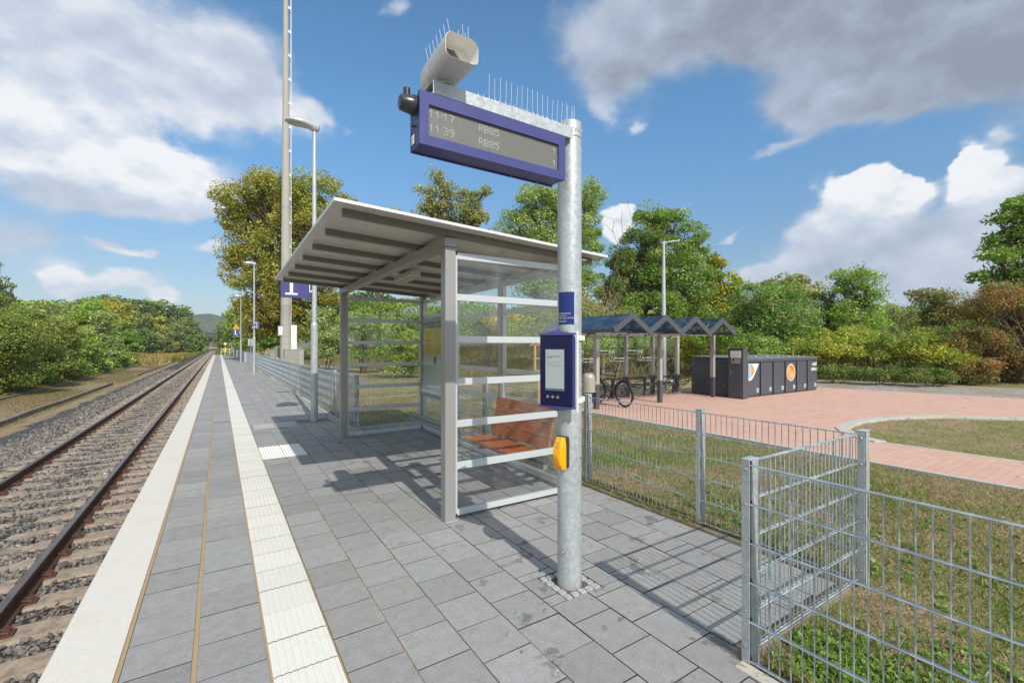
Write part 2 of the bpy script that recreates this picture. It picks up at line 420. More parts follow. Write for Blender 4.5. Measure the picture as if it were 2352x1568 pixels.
def led_mat():
    m, t, b = new_mat('led_panel'); p = pos(t)
    s = t.add('ShaderNodeSeparateXYZ', ins={0: p})
    pi = .0058
    fx = t.math('SUBTRACT', t.math('FRACT', t.math('DIVIDE', t.math('SUBTRACT', s.outputs[0], SCR[0]), pi)), .5)
    fz = t.math('SUBTRACT', t.math('FRACT', t.math('DIVIDE', t.math('SUBTRACT', s.outputs[2], SCR[2]), pi)), .5)
    q = t.math('ADD', t.math('MULTIPLY', fx, fx), t.math('MULTIPLY', fz, fz))
    dot = t.math('SUBTRACT', 1.0, t.step(q, .045, .09))
    setp(t, b, col=t.mix(dot, (.075, .078, .072), (.42, .43, .38)), rough=.5)
    m, t, b = new_mat('led_on')
    setp(t, b, col=(.9, .92, .9)); b.inputs['Emission Color'].default_value = (1, 1, 1, 1); b.inputs['Emission Strength'].default_value = .12
SCR = (.9155, 1.778, 2.6927, 2.8535)
led_mat()
def grooved(name, col):
    m, t, b = new_mat(name); p = pos(t)
    xs = t.add('ShaderNodeSeparateXYZ', ins={0: p})
    w = t.math('SINE', t.math('MULTIPLY', t.math('ADD', xs.outputs[0], xs.outputs[1]), 150))
    n = t.noise(p, 3, 4)
    k = t.math('MULTIPLY_ADD', n, .3, .85)
    setp(t, b, col=t.mix(1.0, col, t.add('ShaderNodeCombineXYZ', ins={0: k, 1: k, 2: k}).outputs[0], 'MULTIPLY'), rough=.6, normal=bump(t, w, .35, .01))
grooved('cabinet_grooved', (.30, .30, .265))

# ------------------------------------------------------------------ object helpers
OFF = {}
def props(o, label=None, cat=None, group=None, kind=None):
    if label: o['label'] = label
    if cat: o['category'] = cat
    if group: o['group'] = group
    if kind: o['kind'] = kind
    return o
def thing(name, label, cat, loc=(0, 0, 0), group=None):
    o = bpy.data.objects.new(name, None); C.objects.link(o)
    o.location = loc; o.empty_display_size = .2
    OFF[o.name] = Vector(loc)
    return props(o, label, cat, group)
def finish(me, name, mats, parent, origin):
    for mm in (mats if isinstance(mats, (list, tuple)) else [mats]): me.materials.append(MATS[mm])
    o = bpy.data.objects.new(name, me); C.objects.link(o)
    if parent is not None:
        o.parent = parent; OFF[o.name] = OFF[parent.name]
    else:
        o.location = origin; OFF[o.name] = Vector(origin)
    return o
class MB:
    def __init__(s): s.v = []; s.f = []; s.m = []; s.mi = 0
    def _add(s, vs, fs):
        n = len(s.v); s.v.extend([tuple(v) for v in vs]); s.f.extend([tuple(i + n for i in f) for f in fs]); s.m.extend([s.mi] * len(fs)); return s
    def box(s, x0, x1, y0, y1, z0, z1):
        x0, x1 = sorted((x0, x1)); y0, y1 = sorted((y0, y1)); z0, z1 = sorted((z0, z1))
        v = [(x0, y0, z0), (x1, y0, z0), (x1, y1, z0), (x0, y1, z0), (x0, y0, z1), (x1, y0, z1), (x1, y1, z1), (x0, y1, z1)]
        return s._add(v, [(0, 3, 2, 1), (4, 5, 6, 7), (0, 1, 5, 4), (1, 2, 6, 5), (2, 3, 7, 6), (3, 0, 4, 7)])
    def beam(s, a, b, w, h, up=(0, 0, 1)):
        """rectangular bar from a to b, w across, h along 'up'"""
        a, b = Vector(a), Vector(b); d = (b - a).normalized(); up = Vector(up)
        sd = d.cross(up).normalized() * (w / 2); u = sd.cross(d).normalized() * (h / 2)
        v = []
        for p in (a, b): v += [p - sd - u, p + sd - u, p + sd + u, p - sd + u]
        return s._add(v, [(0, 1, 2, 3), (7, 6, 5, 4), (0, 4, 5, 1), (1, 5, 6, 2), (2, 6, 7, 3), (3, 7, 4, 0)])
    def cyl(s, a, b, r0, r1=None, n=12, cap=True):
        r1 = r0 if r1 is None else r1
        a, b = Vector(a), Vector(b); d = (b - a).normalized()
        x = d.orthogonal().normalized(); y = d.cross(x)
        v = []
        for p, r in ((a, r0), (b, r1)):
            for i in range(n):
                t = 2 * math.pi * i / n; v.append(p + x * math.cos(t) * r + y * math.sin(t) * r)
        f = [(i, (i + 1) % n, n + (i + 1) % n, n + i) for i in range(n)]
        if cap: f += [tuple(reversed(range(n))), tuple(range(n, 2 * n))]
        return s._add(v, f)
    def tube(s, pts, r, n=8, closed=False):
        pts = [Vector(p) for p in pts]; m = len(pts); rs = r if isinstance(r, (list, tuple)) else [r] * m
        v = []; x = None
        for i, p in enumerate(pts):
            a = pts[(i - 1) % m] if (i > 0 or closed) else p
            b = pts[(i + 1) % m] if (i < m - 1 or closed) else p
            d = (b - a).normalized()
            x = d.orthogonal().normalized() if x is None else (x - d * x.dot(d)).normalized()
            y = d.cross(x)
            for k in range(n):
                t = 2 * math.pi * k / n; v.append(p + x * math.cos(t) * rs[i] + y * math.sin(t) * rs[i])
        f = []
        for i in range(m if closed else m - 1):
            j = (i + 1) % m
            for k in range(n): f.append((i * n + k, i * n + (k + 1) % n, j * n + (k + 1) % n, j * n + k))
        if not closed: f += [tuple(reversed(range(n))), tuple(range((m - 1) * n, m * n))]
        return s._add(v, f)
    def loft(s, rings, cap=True):
        n = len(rings[0]); v = [p for r in rings for p in r]; f = []
        for i in range(len(rings) - 1):
            for k in range(n): f.append((i * n + k, i * n + (k + 1) % n, (i + 1) * n + (k + 1) % n, (i + 1) * n + k))
        if cap: f += [tuple(reversed(range(n))), tuple(range((len(rings) - 1) * n, len(rings) * n))]
        return s._add(v, f)
    def prism(s, poly, M, depth):
        """2-D outline extruded by depth along the third axis of matrix M (4x4)"""
        n = len(poly)
        v = [M @ Vector((x, y, 0)) for x, y in poly] + [M @ Vector((x, y, depth)) for x, y in poly]
        f = [tuple(reversed(range(n))), tuple(range(n, 2 * n))] + [(i, (i + 1) % n, n + (i + 1) % n, n + i) for i in range(n)]
        return s._add(v, f)
    def lathe(s, prof, c, n=20, axis='Z'):
        rings = []
        for r, h in prof:
            rings.append([(c[0] + r * math.cos(2 * math.pi * i / n), c[1] + r * math.sin(2 * math.pi * i / n), c[2] + h) if axis == 'Z' else
                          (c[0] + h, c[1] + r * math.cos(2 * math.pi * i / n), c[2] + r * math.sin(2 * math.pi * i / n)) if axis == 'X' else
                          (c[0] + r * math.cos(2 * math.pi * i / n), c[1] + h, c[2] + r * math.sin(2 * math.pi * i / n)) for i in range(n)])
        return s.loft(rings)
    def torus(s, c, R_, r, ax, n=40, m=8):
        ax = Vector(ax).normalized(); x = ax.orthogonal().normalized(); y = ax.cross(x); c = Vector(c)
        return s.tube([c + x * R_ * math.cos(2 * math.pi * i / n) + y * R_ * math.sin(2 * math.pi * i / n) for i in range(n)], r, m, True)
    def build(s, name, mat, parent=None, bevel=0.0, smooth=False, origin=(0, 0, 0), xf=None):
        off = OFF[parent.name] if parent is not None else Vector(origin)
        me = bpy.data.meshes.new(name)
        vs = [Vector(v) for v in s.v]
        if xf is not None: vs = [xf @ v for v in vs]
        me.from_pydata([tuple(v - off) for v in vs], [], s.f)
        bm = bmesh.new(); bm.from_mesh(me); bmesh.ops.recalc_face_normals(bm, faces=bm.faces); bm.to_mesh(me); bm.free()
        if isinstance(mat, (list, tuple)): me.polygons.foreach_set('material_index', s.m)
        if smooth:
            me.polygons.foreach_set('use_smooth', [True] * len(me.polygons))
            me.set_sharp_from_angle(angle=R(40))
        o = finish(me, name, mat, parent, origin)
        if bevel:
            b = o.modifiers.new('bevel', 'BEVEL'); b.width = bevel; b.segments = 2; b.limit_method = 'ANGLE'; b.angle_limit = R(40)
        return o
def copy_tree(o, parent=None, loc=None):
    c = o.copy(); C.objects.link(c); c.parent = parent
    OFF[c.name] = OFF[o.name]
    if loc is not None: c.location = loc; OFF[c.name] = Vector(loc)
    for ch in list(o.children): copy_tree(ch, c)
    return c
def bulk(name, V, F, mat, parent=None, tint=None, origin=(0, 0, 0), k=4, smooth=False):
    """big mesh from numpy arrays; tint = per-face colour"""
    off = np.array(OFF[parent.name] if parent is not None else origin)
    V = V.reshape(-1, 3) - off; F = F.reshape(-1, k)
    me = bpy.data.meshes.new(name)
    me.vertices.add(len(V)); me.vertices.foreach_set('co', V.astype(np.float32).ravel())
    me.loops.add(F.size); me.loops.foreach_set('vertex_index', F.astype(np.int32).ravel())
    me.polygons.add(len(F)); me.polygons.foreach_set('loop_start', np.arange(0, F.size, k, dtype=np.int32))
    me.polygons.foreach_set('loop_total', np.full(len(F), k, dtype=np.int32))
    if tint is not None:
        a = me.attributes.new('tint', 'FLOAT_COLOR', 'FACE')
        a.data.foreach_set('color', np.column_stack([tint, np.ones(len(tint))]).astype(np.float32).ravel())
    me.update(calc_edges=True)
    me.polygons.foreach_set('use_smooth', np.full(len(F), bool(smooth)))
    return finish(me, name, mat, parent, origin)
def text(name, s, size, mat, parent, M, depth=.001, align='LEFT', bold=0.0, sx=1.0):
    """lettering as real geometry: M places the text plane (x right, y up)"""
    cu = bpy.data.curves.new('t', 'FONT'); cu.body = s; cu.size = size; cu.extrude = depth; cu.align_x = align; cu.offset = bold
    cu.space_line = 1.0; cu.resolution_u = 3
    tmp = bpy.data.objects.new('t', cu); C.objects.link(tmp)
    dg = bpy.context.evaluated_depsgraph_get()
    me = bpy.data.meshes.new_from_object(tmp.evaluated_get(dg)); me.name = name
    bpy.data.objects.remove(tmp); bpy.data.curves.remove(cu)
    me.transform(Matrix.Diagonal((sx, 1, 1, 1))); me.transform(M)
    off = OFF[parent.name]; me.transform(Matrix.Translation(-off))
    me.materials.clear()
    return finish(me, name, mat, parent, (0, 0, 0))
def plane_m(o, ax, ay):
    """matrix of a plane at o, x axis ax, y axis ay"""
    ax, ay = Vector(ax).normalized(), Vector(ay).normalized(); az = ax.cross(ay)
    M = Matrix((ax, ay, az)).transposed().to_4x4(); M.translation = Vector(o); return M
FRONT = lambda x, y, z: plane_m((x, y, z), (1, 0, 0), (0, 0, 1))     # faces -Y
WEST = lambda x, y, z: plane_m((x, y, z), (0, -1, 0), (0, 0, 1))     # faces -X

rng = np.random.default_rng(7)
exec_parts = []

# ------------------------------------------------------------------ terrain
EDGE0, EDGE1 = -.7317, -.417          # white edge slabs of the platform
TAC0, TAC1 = .2188, .5180             # tactile strip
PLAT_END = 95.0
BANK = np.array([(5, 140), (6.0, 90), (6.8, 60), (8.3, 41), (12.2, 21.5), (16.8, 16.3), (21, 15), (25.4, 11.0), (26.6, 5), (27.5, -3), (29, -40)], float)
def sstep(x, a, b):
    t = np.clip((x - a) / (b - a), 0, 1); return t * t * (3 - 2 * t)
def bank_dist(x, y):
    """positive to the right of / behind the foot of the bank"""
    best = np.full(x.shape, 1e9); sg = np.ones(x.shape)
    for (ax, ay), (bx, by) in zip(BANK[:-1], BANK[1:]):
        dx, dy = bx - ax, by - ay; L = dx * dx + dy * dy
        t = np.clip(((x - ax) * dx + (y - ay) * dy) / L, 0, 1)
        px, py = ax + t * dx - x, ay + t * dy - y
        d = np.hypot(px, py); s = (dx * (y - ay) - dy * (x - ax))
        upd = d < best - 1e-6
        best = np.where(upd, d, best); sg = np.where(upd, np.sign(s), sg)
    return best * sg
def height(x, y):
    x = np.asarray(x, float); y = np.asarray(y, float)
    trackside = -1.02 + 15 * sstep(-x, 24, 75) * sstep(y, 10, 70) + .25 * sstep(-x, 11, 16)
    bd = bank_dist(x, y)
    right = -.035 + 1.5 * sstep(bd, 0, 6.5) + .035 * np.sin(x * 1.3 + .6) * np.sin(y * 1.1) * sstep(x, 4, 6) * 0
    e = np.where(y < PLAT_END + .5, sstep(x, -.35, -.30), sstep(x, .8, 3.5))
    h = trackside * (1 - e) + right * e
    h = h + 22 * sstep(np.hypot(x, y - 300), 900, 1500) * 0
    return h
def H1(x, y): return float(height(np.array([x]), np.array([y]))[0])
xs = np.unique(np.concatenate([np.array([-2500, -1200, -600, -300, -200]), np.arange(-150, -20, 5), np.arange(-20, -.4, 1.0), [-.36, -.35, -.325, -.3, -.29], np.arange(.0, 40, .75), np.arange(40, 100, 6), [150, 250, 400, 700, 1200, 2500]]))
ys = np.unique(np.concatenate([[-900, -300, -120], np.arange(-60, -8, 8), np.arange(-8, 60, .75), np.arange(60, 92, 3), [95.0, 95.45, 95.55, 97], np.arange(100, 200, 8), [240, 300, 400, 600, 900, 1400, 2200, 4000]]))
X, Y = np.meshgrid(xs, ys); Z = height(X, Y)
nx, ny = len(xs), len(ys)
idx = np.arange(nx * ny).reshape(ny, nx)
F = np.stack([idx[:-1, :-1], idx[:-1, 1:], idx[1:, 1:], idx[1:, :-1]], -1)
g = bulk('ground', np.stack([X, Y, Z], -1), F, 'ground_grass', smooth=True); props(g, kind='structure')

def sheet(name, poly, z, mat, drape=False):
    mb = MB(); mb._add([(x, y, z) for x, y in poly], [tuple(range(len(poly)))])
    o = mb.build(name, mat); return props(o, kind='structure')
# soil between the ballast and the bushes, the ballast bed
def strip(name, xa, xb, y0, y1, z, mat, nx_=2, step=2.0, zf=None):
    ysr = np.arange(y0, y1 + step, step); xsr = np.linspace(xa, xb, nx_)
    X, Y = np.meshgrid(xsr, ysr); Zs = np.full(X.shape, z) if zf is None else zf(X, Y)
    i = np.arange(X.size).reshape(X.shape)
    F = np.stack([i[:-1, :-1], i[:-1, 1:], i[1:, 1:], i[1:, :-1]], -1)
    return props(bulk(name, np.stack([X, Y, Zs], -1), F, mat, smooth=True), kind='structure')
strip('trackside_soil', -11.5, -.4, -10, 420, -1.0, 'track_soil', 12, 3.0)
strip('ballast_bed', -5.6, -.42, -6, 500, -.96, 'ballast_bed', 14, 1.0,
      zf=lambda X, Y: -.957 - .06 * sstep(-X, 4.6, 5.4) + .018 * np.sin(X * 7 + np.sin(Y * 2.1)) * np.sin(Y * 4.3))

# paved square, footpath, kerbs
props(sheet('plaza', [(7.62, 9.3), (7.62, -12), (9.2, -12), (9.32, 1.3), (9.25, 3.0), (9.55, 3.5), (10.2, 3.85), (11.3, 4.0), (12.5, 3.85), (13.8, 3.3), (15, 2.0), (16, 0), (16.6, -4), (17, -12), (22, -12), (20.4, 2.9), (19.4, 8.1), (18.9, 9.8), (14, 10.6), (8.0, 11.1)], -.004, 'brick_paving'), kind='structure')
sheet('gravel_strip', [(19.0, 10.2), (19.45, 8.1), (20.45, 2.9), (22.05, -12), (26.2, -12), (25.4, 5.0), (24.3, 10.3), (20.5, 13.2), (19.4, 12.4)], -.012, 'gravel')
mb = MB()
for a, b in zip([(3.2, 18.6), (3.9, 22.0), (5.0, 28), (6.6, 40), (5.6, 60), (4.6, 88)][:-1], [(3.9, 22.0), (5.0, 28), (6.6, 40), (5.6, 60), (4.6, 88)]):
    w = 1.1
    mb._add([(a[0] - w + .9, a[1], -.008), (a[0] + w + .9, a[1], -.008), (b[0] + w + .9, b[1], -.008), (b[0] - w + .9, b[1], -.008)], [(0, 1, 2, 3)])
props(mb.build('footpath', 'asphalt'), kind='structure')
def kerb(name, pts, w, z0, z1, mat='curb', seg=1.0):
    """kerb of separate stones following a line"""
    mb = MB()
    for (ax, ay), (bx, by) in zip(pts[:-1], pts[1:]):
        L = math.hypot(bx - ax, by - ay); n = max(1, round(L / seg))
        for i in range(n):
            t0 = i / n + .003 / L; t1 = (i + 1) / n - .003 / L
            dz = random.uniform(-.003, .003)
            mb.beam((ax + (bx - ax) * t0, ay + (by - ay) * t0, (z0 + z1) / 2 + dz), (ax + (bx - ax) * t1, ay + (by - ay) * t1, (z0 + z1) / 2 + dz), w, z1 - z0)
    return props(mb.build(name, mat, bevel=.006), kind='structure')
random.seed(3)
kerb('plaza_kerb', [(7.58, -12), (7.58, 9.2), (7.98, 11.1), (14.0, 10.66), (19.0, 9.9)], .08, -.12, .004)
kerb('path_kerb', [(9.2, -12), (9.32, 1.3), (9.25, 2.95)], .08, -.12, .004)
kerb('island_kerb', [(9.25, 2.95), (9.5, 3.45), (10.2, 3.88), (11.3, 4.04), (12.5, 3.88), (13.8, 3.34), (15.05, 2.02), (16.05, 0), (16.65, -4), (17.05, -12)], .22, -.12, .012, seg=.5)
kerb('square_back_kerb', [(18.9, 9.95), (19.42, 8.1), (20.42, 2.9), (22.02, -12)], .10, -.12, .004)

# ------------------------------------------------------------------ platform
BAY0, BAY1, BAYX, FX = 1.27, 9.1, 3.64, 2.25
body = MB()
body.box(EDGE0 + .05, FX - .03, -8, PLAT_END, -1.1, -.06)
body.box(FX - .03, BAYX - .03, BAY0, BAY1, -.4, -.061)
props(body.build('platform', 'concrete'), kind='structure')
js = MB(); js._add([(EDGE1 - .02, -8, -.0135), (FX - .06, -8, -.0135), (FX - .06, PLAT_END, -.0135), (EDGE1 - .02, PLAT_END, -.0135)], [(0, 1, 2, 3)])
js._add([(FX - .0595, BAY0 + .03, -.0135), (BAYX - .06, BAY0 + .03, -.0135), (BAYX - .06, BAY1 - .03, -.0135), (FX - .0595, BAY1 - .03, -.0135)], [(0, 1, 2, 3)])
props(js.build('paving_joints', 'joint_dark'), kind='structure')
js = MB()
for xj, wj in ((EDGE1 + .003, .020), (-.102, .022), (TAC0 - .002, .014), (TAC1 + .002, .012), (TAC1 + .006 + .2975, .012), (TAC1 + .006 + .595, .012), (TAC1 + .006 + .8925, .011)):
    js._add([(xj - wj / 2, -8, -.0042), (xj + wj / 2, -8, -.0042), (xj + wj / 2, PLAT_END, -.0042), (xj - wj / 2, PLAT_END, -.0042)], [(0, 1, 2, 3)])
props(js.build('joint_sand_lines', 'joint_sand'), kind='structure')

def tiles(name, rects, cols, mat, gap=.0078, bev=.001, zj=.0012):
    """bevelled slabs: rects n x 4 (x0,x1,y0,y1)"""
    r = np.array(rects, float); n = len(r)
    x0, x1, y0, y1 = r[:, 0] + gap / 2, r[:, 1] - gap / 2, r[:, 2] + gap / 2, r[:, 3] - gap / 2
    z = rng.normal(0, zj, (n, 4)) * .5 + rng.normal(0, zj * .6, (n, 1))
    b = bev
    V = np.zeros((n, 12, 3))
    outer = [(x0, y0), (x1, y0), (x1, y1), (x0, y1)]
    inner = [(x0 + b, y0 + b), (x1 - b, y0 + b), (x1 - b, y1 - b), (x0 + b, y1 - b)]
    for k in range(4):
        V[:, k, 0], V[:, k, 1] = inner[k]; V[:, k, 2] = z[:, k]
        V[:, 4 + k, 0], V[:, 4 + k, 1] = outer[k]; V[:, 4 + k, 2] = z[:, k] - b * .8
        V[:, 8 + k, 0], V[:, 8 + k, 1] = outer[k]; V[:, 8 + k, 2] = -.03
    f = [(0, 1, 2, 3)] + [(k, 4 + k, 4 + (k + 1) % 4, (k + 1) % 4) for k in range(4)] + [(4 + k, 8 + k, 8 + (k + 1) % 4, 4 + (k + 1) % 4) for k in range(4)]
    f = np.array(f); f[1:] = f[1:, ::-1]; f[1:] = f[1:, ::-1]
    F = (f[None] + (np.arange(n) * 12)[:, None, None])
    tint = np.repeat(np.array(cols)[:, None, :], len(f), 1)
    tint[:, 5:] = np.array(cols)[:, None, :] * .22          # grime down in the joints
    return bulk(name, V, F, mat, tint=tint.reshape(-1, 3))
PAVE = np.array([.288, .287, .277])
def pave_cols(n):
    k = rng.normal(1, .045, (n, 1)); k[rng.random((n, 1)) < .05] *= 1.12; k[rng.random((n, 1)) < .05] *= .88
    return PAVE * k * (1 + rng.normal(0, .012, (n, 3)))
PW, PL = .2975, .304
rects = []
for (xa, xb, off) in ((EDGE1 + .013, -.110, 3.235 - .12), (-.094, TAC0 - .006, 3.23)):
    y = off - PL * 40
    while y < PLAT_END: rects.append((xa, xb, max(y, -8), min(y + PL, PLAT_END))); y += PL
def in_hole(cx, cy):
    if cx < TAC1 + .62 and 7.235 < cy < 8.15: return True
    if 1.845 < cx < 2.145 and 2.195 < cy < 2.515: return True
    if 1.42 < cx < 2.02 and 10.1 < cy < 10.7: return True
    return False
for k in range(12):
    xa = TAC1 + .006 + PW * k
    off = (2.90 if k % 2 == 0 else 3.032)
    y = off - PL * 50
    while y < PLAT_END:
        y0, y1 = y, y + PL; y += PL
        xb = xa + PW
        inbay = (y0 + y1) / 2 > BAY0 and (y0 + y1) / 2 < BAY1
        lim = (BAYX - .10) if inbay else (FX - .10)
        y0 = max(y0, -8); y1 = min(y1, PLAT_END)
        if xa > lim - .05: continue
        xr = min(xb, lim)
        if inbay and xa > FX - .1: y0 = max(y0, BAY0 + .09); y1 = min(y1, BAY1 - .09)
        if y1 - y0 < .04: continue
        # leave out the fields of the white studded slabs, the cobbles and the lamp foot
        holes = [(TAC1, TAC1 + .60, 7.24, 8.155), (1.845, 2.145, 2.195, 2.515), (1.40, 2.02, 10.15, 10.68)]
        segs = [(xa, xr, y0, y1)]
        for hx0, hx1, hy0, hy1 in holes:
            ns = []
            for (a, b, c_, d_) in segs:
                if b <= hx0 or a >= hx1 or d_ <= hy0 or c_ >= hy1: ns.append((a, b, c_, d_)); continue
                if c_ < hy0: ns.append((a, b, c_, hy0))
                if d_ > hy1: ns.append((a, b, hy1, d_))
                m0, m1 = max(c_, hy0), min(d_, hy1)
                if a < hx0: ns.append((a, hx0, m0, m1))
                if b > hx1: ns.append((hx1, b, m0, m1))
            segs = ns
        for sg in segs:
            if sg[1] - sg[0] > .02 and sg[3] - sg[2] > .02: rects.append(sg)
props(tiles('platform_paving', rects, pave_cols(len(rects)), 'paver'), kind='structure')
# border stones along the fence side
kerb('platform_kerb', [(FX - .05, -8), (FX - .05, BAY0 + .02)], .075, -.3, .004)
kerb('platform_kerb', [(BAYX - .05, BAY0 + .04), (BAYX - .05, BAY1 - .04)], .055, -.3, -.004, mat='old_concrete')
kerb('platform_kerb', [(FX - .05, BAY0 + .045), (BAYX - .09, BAY0 + .045)], .06, -.3, .001, mat='old_concrete')
kerb('platform_kerb', [(FX - .05, BAY1 - .045), (BAYX - .09, BAY1 - .045)], .075, -.3, .003)
kerb('platform_kerb', [(FX - .05, BAY1 + .05), (FX - .05, PLAT_END)], .075, -.3, .004)
# tactile strip: ribbed slabs
def ribbed(name, slabs, nrib, mat, h=.003):
    Vs, Fs, cols = [], [], []; n0 = 0
    for (x0, x1, y0, y1, along) in slabs:
        g_ = .0025; x0 += g_; x1 -= g_; y0 += g_; y1 -= g_
        w = (x1 - x0) / (nrib * 2 + 1); prof = [(x0, -.02), (x0, .001)]
        for i in range(nrib):
            a = x0 + w * (2 * i + .7)
            prof += [(a, .001), (a + w * .25, .001 + h), (a + w * 1.2, .001 + h), (a + w * 1.45, .001)]
        prof += [(x1, .001), (x1, -.02)]
        m = len(prof); p = np.array(prof)
        z = p[:, 1] + rng.normal(0, .0006)
        V = np.concatenate([np.column_stack([p[:, 0], np.full(m, y0), z]), np.column_stack([p[:, 0], np.full(m, y1), z])])
        F = np.array([(i, i + 1, m + i + 1, m + i) for i in range(m - 1)])
        # end caps (front and back)
        caps = []
        Vs.append(V); Fs.append(F + n0); n0 += 2 * m
        k = rng.normal(1, .03); cols += [np.array([.66, .655, .60]) * k] * len(F)
    return bulk(name, np.concatenate(Vs), np.concatenate(Fs), mat, tint=np.array(cols))
sl = []
y = 2.4464 - .3 * 36
while y < PLAT_END - .3: sl.append((TAC0, TAC1, y, y + .3, 0)); y += .3
props(ribbed('tactile_strip', sl, 8, 'tactile_white'), kind='structure')
# studded field next to it (2 x 3 slabs)
stud = [(TAC1 + .004 + .295 * i, TAC1 + .004 + .295 * (i + 1), 7.245 + .3 * j, 7.245 + .3 * (j + 1)) for i in range(2) for j in range(3)]
props(tiles('studded_slabs', stud, [(.64, .635, .58)] * 6, 'tactile_white', .005, .003), kind='structure')
mb = MB()
for (a, b, c_, d_) in stud:
    for i in range(8):
        for j in range(8):
            cx = a + (i + .5) * (b - a) / 8; cy = c_ + (j + .5) * (d_ - c_) / 8
            mb.cyl((cx, cy, -.001), (cx, cy, .0045), .011, .007, 6)
me_ = mb.build('paving_studs', 'white_print'); props(me_, kind='structure')
# edge slabs, one metre long with a rounded nose over the track
mb = MB(); y = -8.0
while y < PLAT_END:
    g_ = .003; dz = random.uniform(-.0015, .0015)
    prof = [(EDGE1 - .008, -.16), (EDGE1 - .008, .001), (EDGE0 + .035, .001), (EDGE0 + .012, -.004), (EDGE0, -.022), (EDGE0, -.12), (EDGE0 + .02, -.16)]
    mb.loft([[(px, y + g_, pz + dz) for px, pz in prof], [(px, min(y + 1.0, PLAT_END) - g_, pz + dz) for px, pz in prof]])
    y += 1.0
props(mb.build('platform_edge', 'edge_slab', smooth=False), kind='structure')

# cobbles round the foot of the display pole
mb = MB(); random.seed(9)
for i in range(5):
    for j in range(5):
        cx = 1.845 + .03 + .060 * i; cy = 2.195 + .032 + .064 * j
        if math.hypot(cx - 1.995, cy - 2.353) < .108: continue
        a, b = .026 + random.uniform(-.004, .002), .028 + random.uniform(-.004, .002); hh = .001 + random.uniform(0, .003)
        ring0 = []; ring1 = []; ring2 = []
        for t in range(8):
            th = math.pi / 4 * t + .39; rr = random.uniform(.90, 1.05)
            ex = max(-1, min(1, 1.9 * math.cos(th))) * a * rr; ey = max(-1, min(1, 1.9 * math.sin(th))) * b * rr
            ring0.append((cx + ex, cy + ey, -.03)); ring1.append((cx + ex, cy + ey, hh - .006)); ring2.append((cx + ex * .84, cy + ey * .84, hh))
        mb.loft([ring0, ring1, ring2])
props(mb.build('cobble_setting', 'granite'), 'small square of pale granite cobbles around the display pole foot', 'cobbles')

# inspection cover with steel frame beyond the shelter
cv = thing('inspection_cover', 'paved inspection cover with thin steel frame left of the nearest lamp post', 'cover', (.94, 10.2, 0))
mb = MB()
for (a, b, c_, d_) in ((.55, 1.34, 9.90, 9.915), (.55, 1.34, 10.525, 10.54), (.55, .565, 9.915, 10.525), (1.325, 1.34, 9.915, 10.525)): mb.box(a, b, c_, d_, -.01, .0055)
mb.build('frame', 'alu', cv)
mb = MB(); mb.box(.57, .93, 9.92, 10.52, -.012, .0045); mb.box(.96, 1.32, 9.92, 10.52, -.012, .0045); mb.build('lid', 'concrete', cv)
cv2 = thing('inspection_cover', 'inspection cover with thin steel frame between first and second lamp posts', 'cover', (.94, 16.6, 0))
mb = MB()
for (a, b, c_, d_) in ((.7, 1.5, 16.3, 16.32), (.7, 1.5, 17.2, 17.22), (.7, .72, 16.32, 17.2), (1.48, 1.5, 16.32, 17.2)): mb.box(a, b, c_, d_, -.01, .0055)
mb.build('frame', 'alu', cv2)

# ------------------------------------------------------------------ railway track
TC = EDGE0 - 1.67
trk = thing('railway_track', 'rusty single railway track on pale concrete sleepers beside the platform', 'railway track', (TC, 0, -.96))
RT = -.76
def rail_profile(cx):
    h = [(-.036, 0), (-.036, -.03), (-.012, -.045), (-.009, -.12), (-.065, -.145), (-.072, -.158), (.072, -.158), (.065, -.145), (.009, -.12), (.012, -.045), (.036, -.03), (.036, 0), (.026, .0), (-.026, .0)]
    return [(cx + x, RT + z) for x, z in h[:12]]
for sgn in (-1, 1):
    cx = TC + sgn * .7525
    pr = rail_profile(cx)
    yy = [-8] + list(np.arange(0, 500, 20)) 
    mb = MB(); mb.loft([[(x, y, z) for x, z in pr] for y in yy])
    rl = mb.build('rail', 'rail_rust', trk)
    mb = MB(); mb.loft([[(x, y, z) for x, z in [(cx - .0345, RT - .012), (cx - .030, RT + .002), (cx + .030, RT + .002), (cx + .0345, RT - .012)]] for y in yy])
    mb.build('rail_head', 'rail_head', rl)
random.seed(5)
def sleeper_mb(y, mb=None, rough=True):
    mb = mb or MB()
    st = [(-1.3, -.945, .14), (-1.28, -.925, .145), (-.98, -.922, .145), (-.50, -.923, .145), (-.40, -.945, .125), (0, -.952, .11), (.40, -.945, .125), (.50, -.923, .145), (.98, -.922, .145), (1.28, -.925, .145), (1.3, -.945, .14)]
    rings = []
    dy = random.uniform(-.012, .012)
    for x, z, w in st:
        w2 = w * .86
        rings.append([(TC + x, y + dy - w, -1.02), (TC + x, y + dy - w, z - .035), (TC + x, y + dy - w2, z), (TC + x, y + dy + w2, z), (TC + x, y + dy + w, z - .035), (TC + x, y + dy + w, -1.02)])
    return mb.loft(rings)
def clip_mb(y, cx):
    mb = MB()
    for s in (-1, 1):
        x = cx + s * .105
        mb.box(cx, x + s * .045, y - .055, y + .055, -.9235, -.9185); mb.box(x - .045, x + .045, y - .055, y + .055, -.9184, -.900)
        mb.cyl((x, y, -.90), (x, y, -.868), .021, .019, 6)
        pts = []
        for k in range(11):
            a = math.pi * (k / 10); pts.append((x + s * .025 - s * .05 * math.sin(a), y + .052 * math.cos(a), -.885 + .018 * math.sin(a * 2)))
        mb.tube(pts, .0095, 6)
        mb.tube([(x + s * .02, y - .05, -.888), (x - s * .06, y - .03, -.878)], .009, 6); mb.tube([(x + s * .02, y + .05, -.888), (x - s * .06, y + .03, -.878)], .009, 6)
    return mb
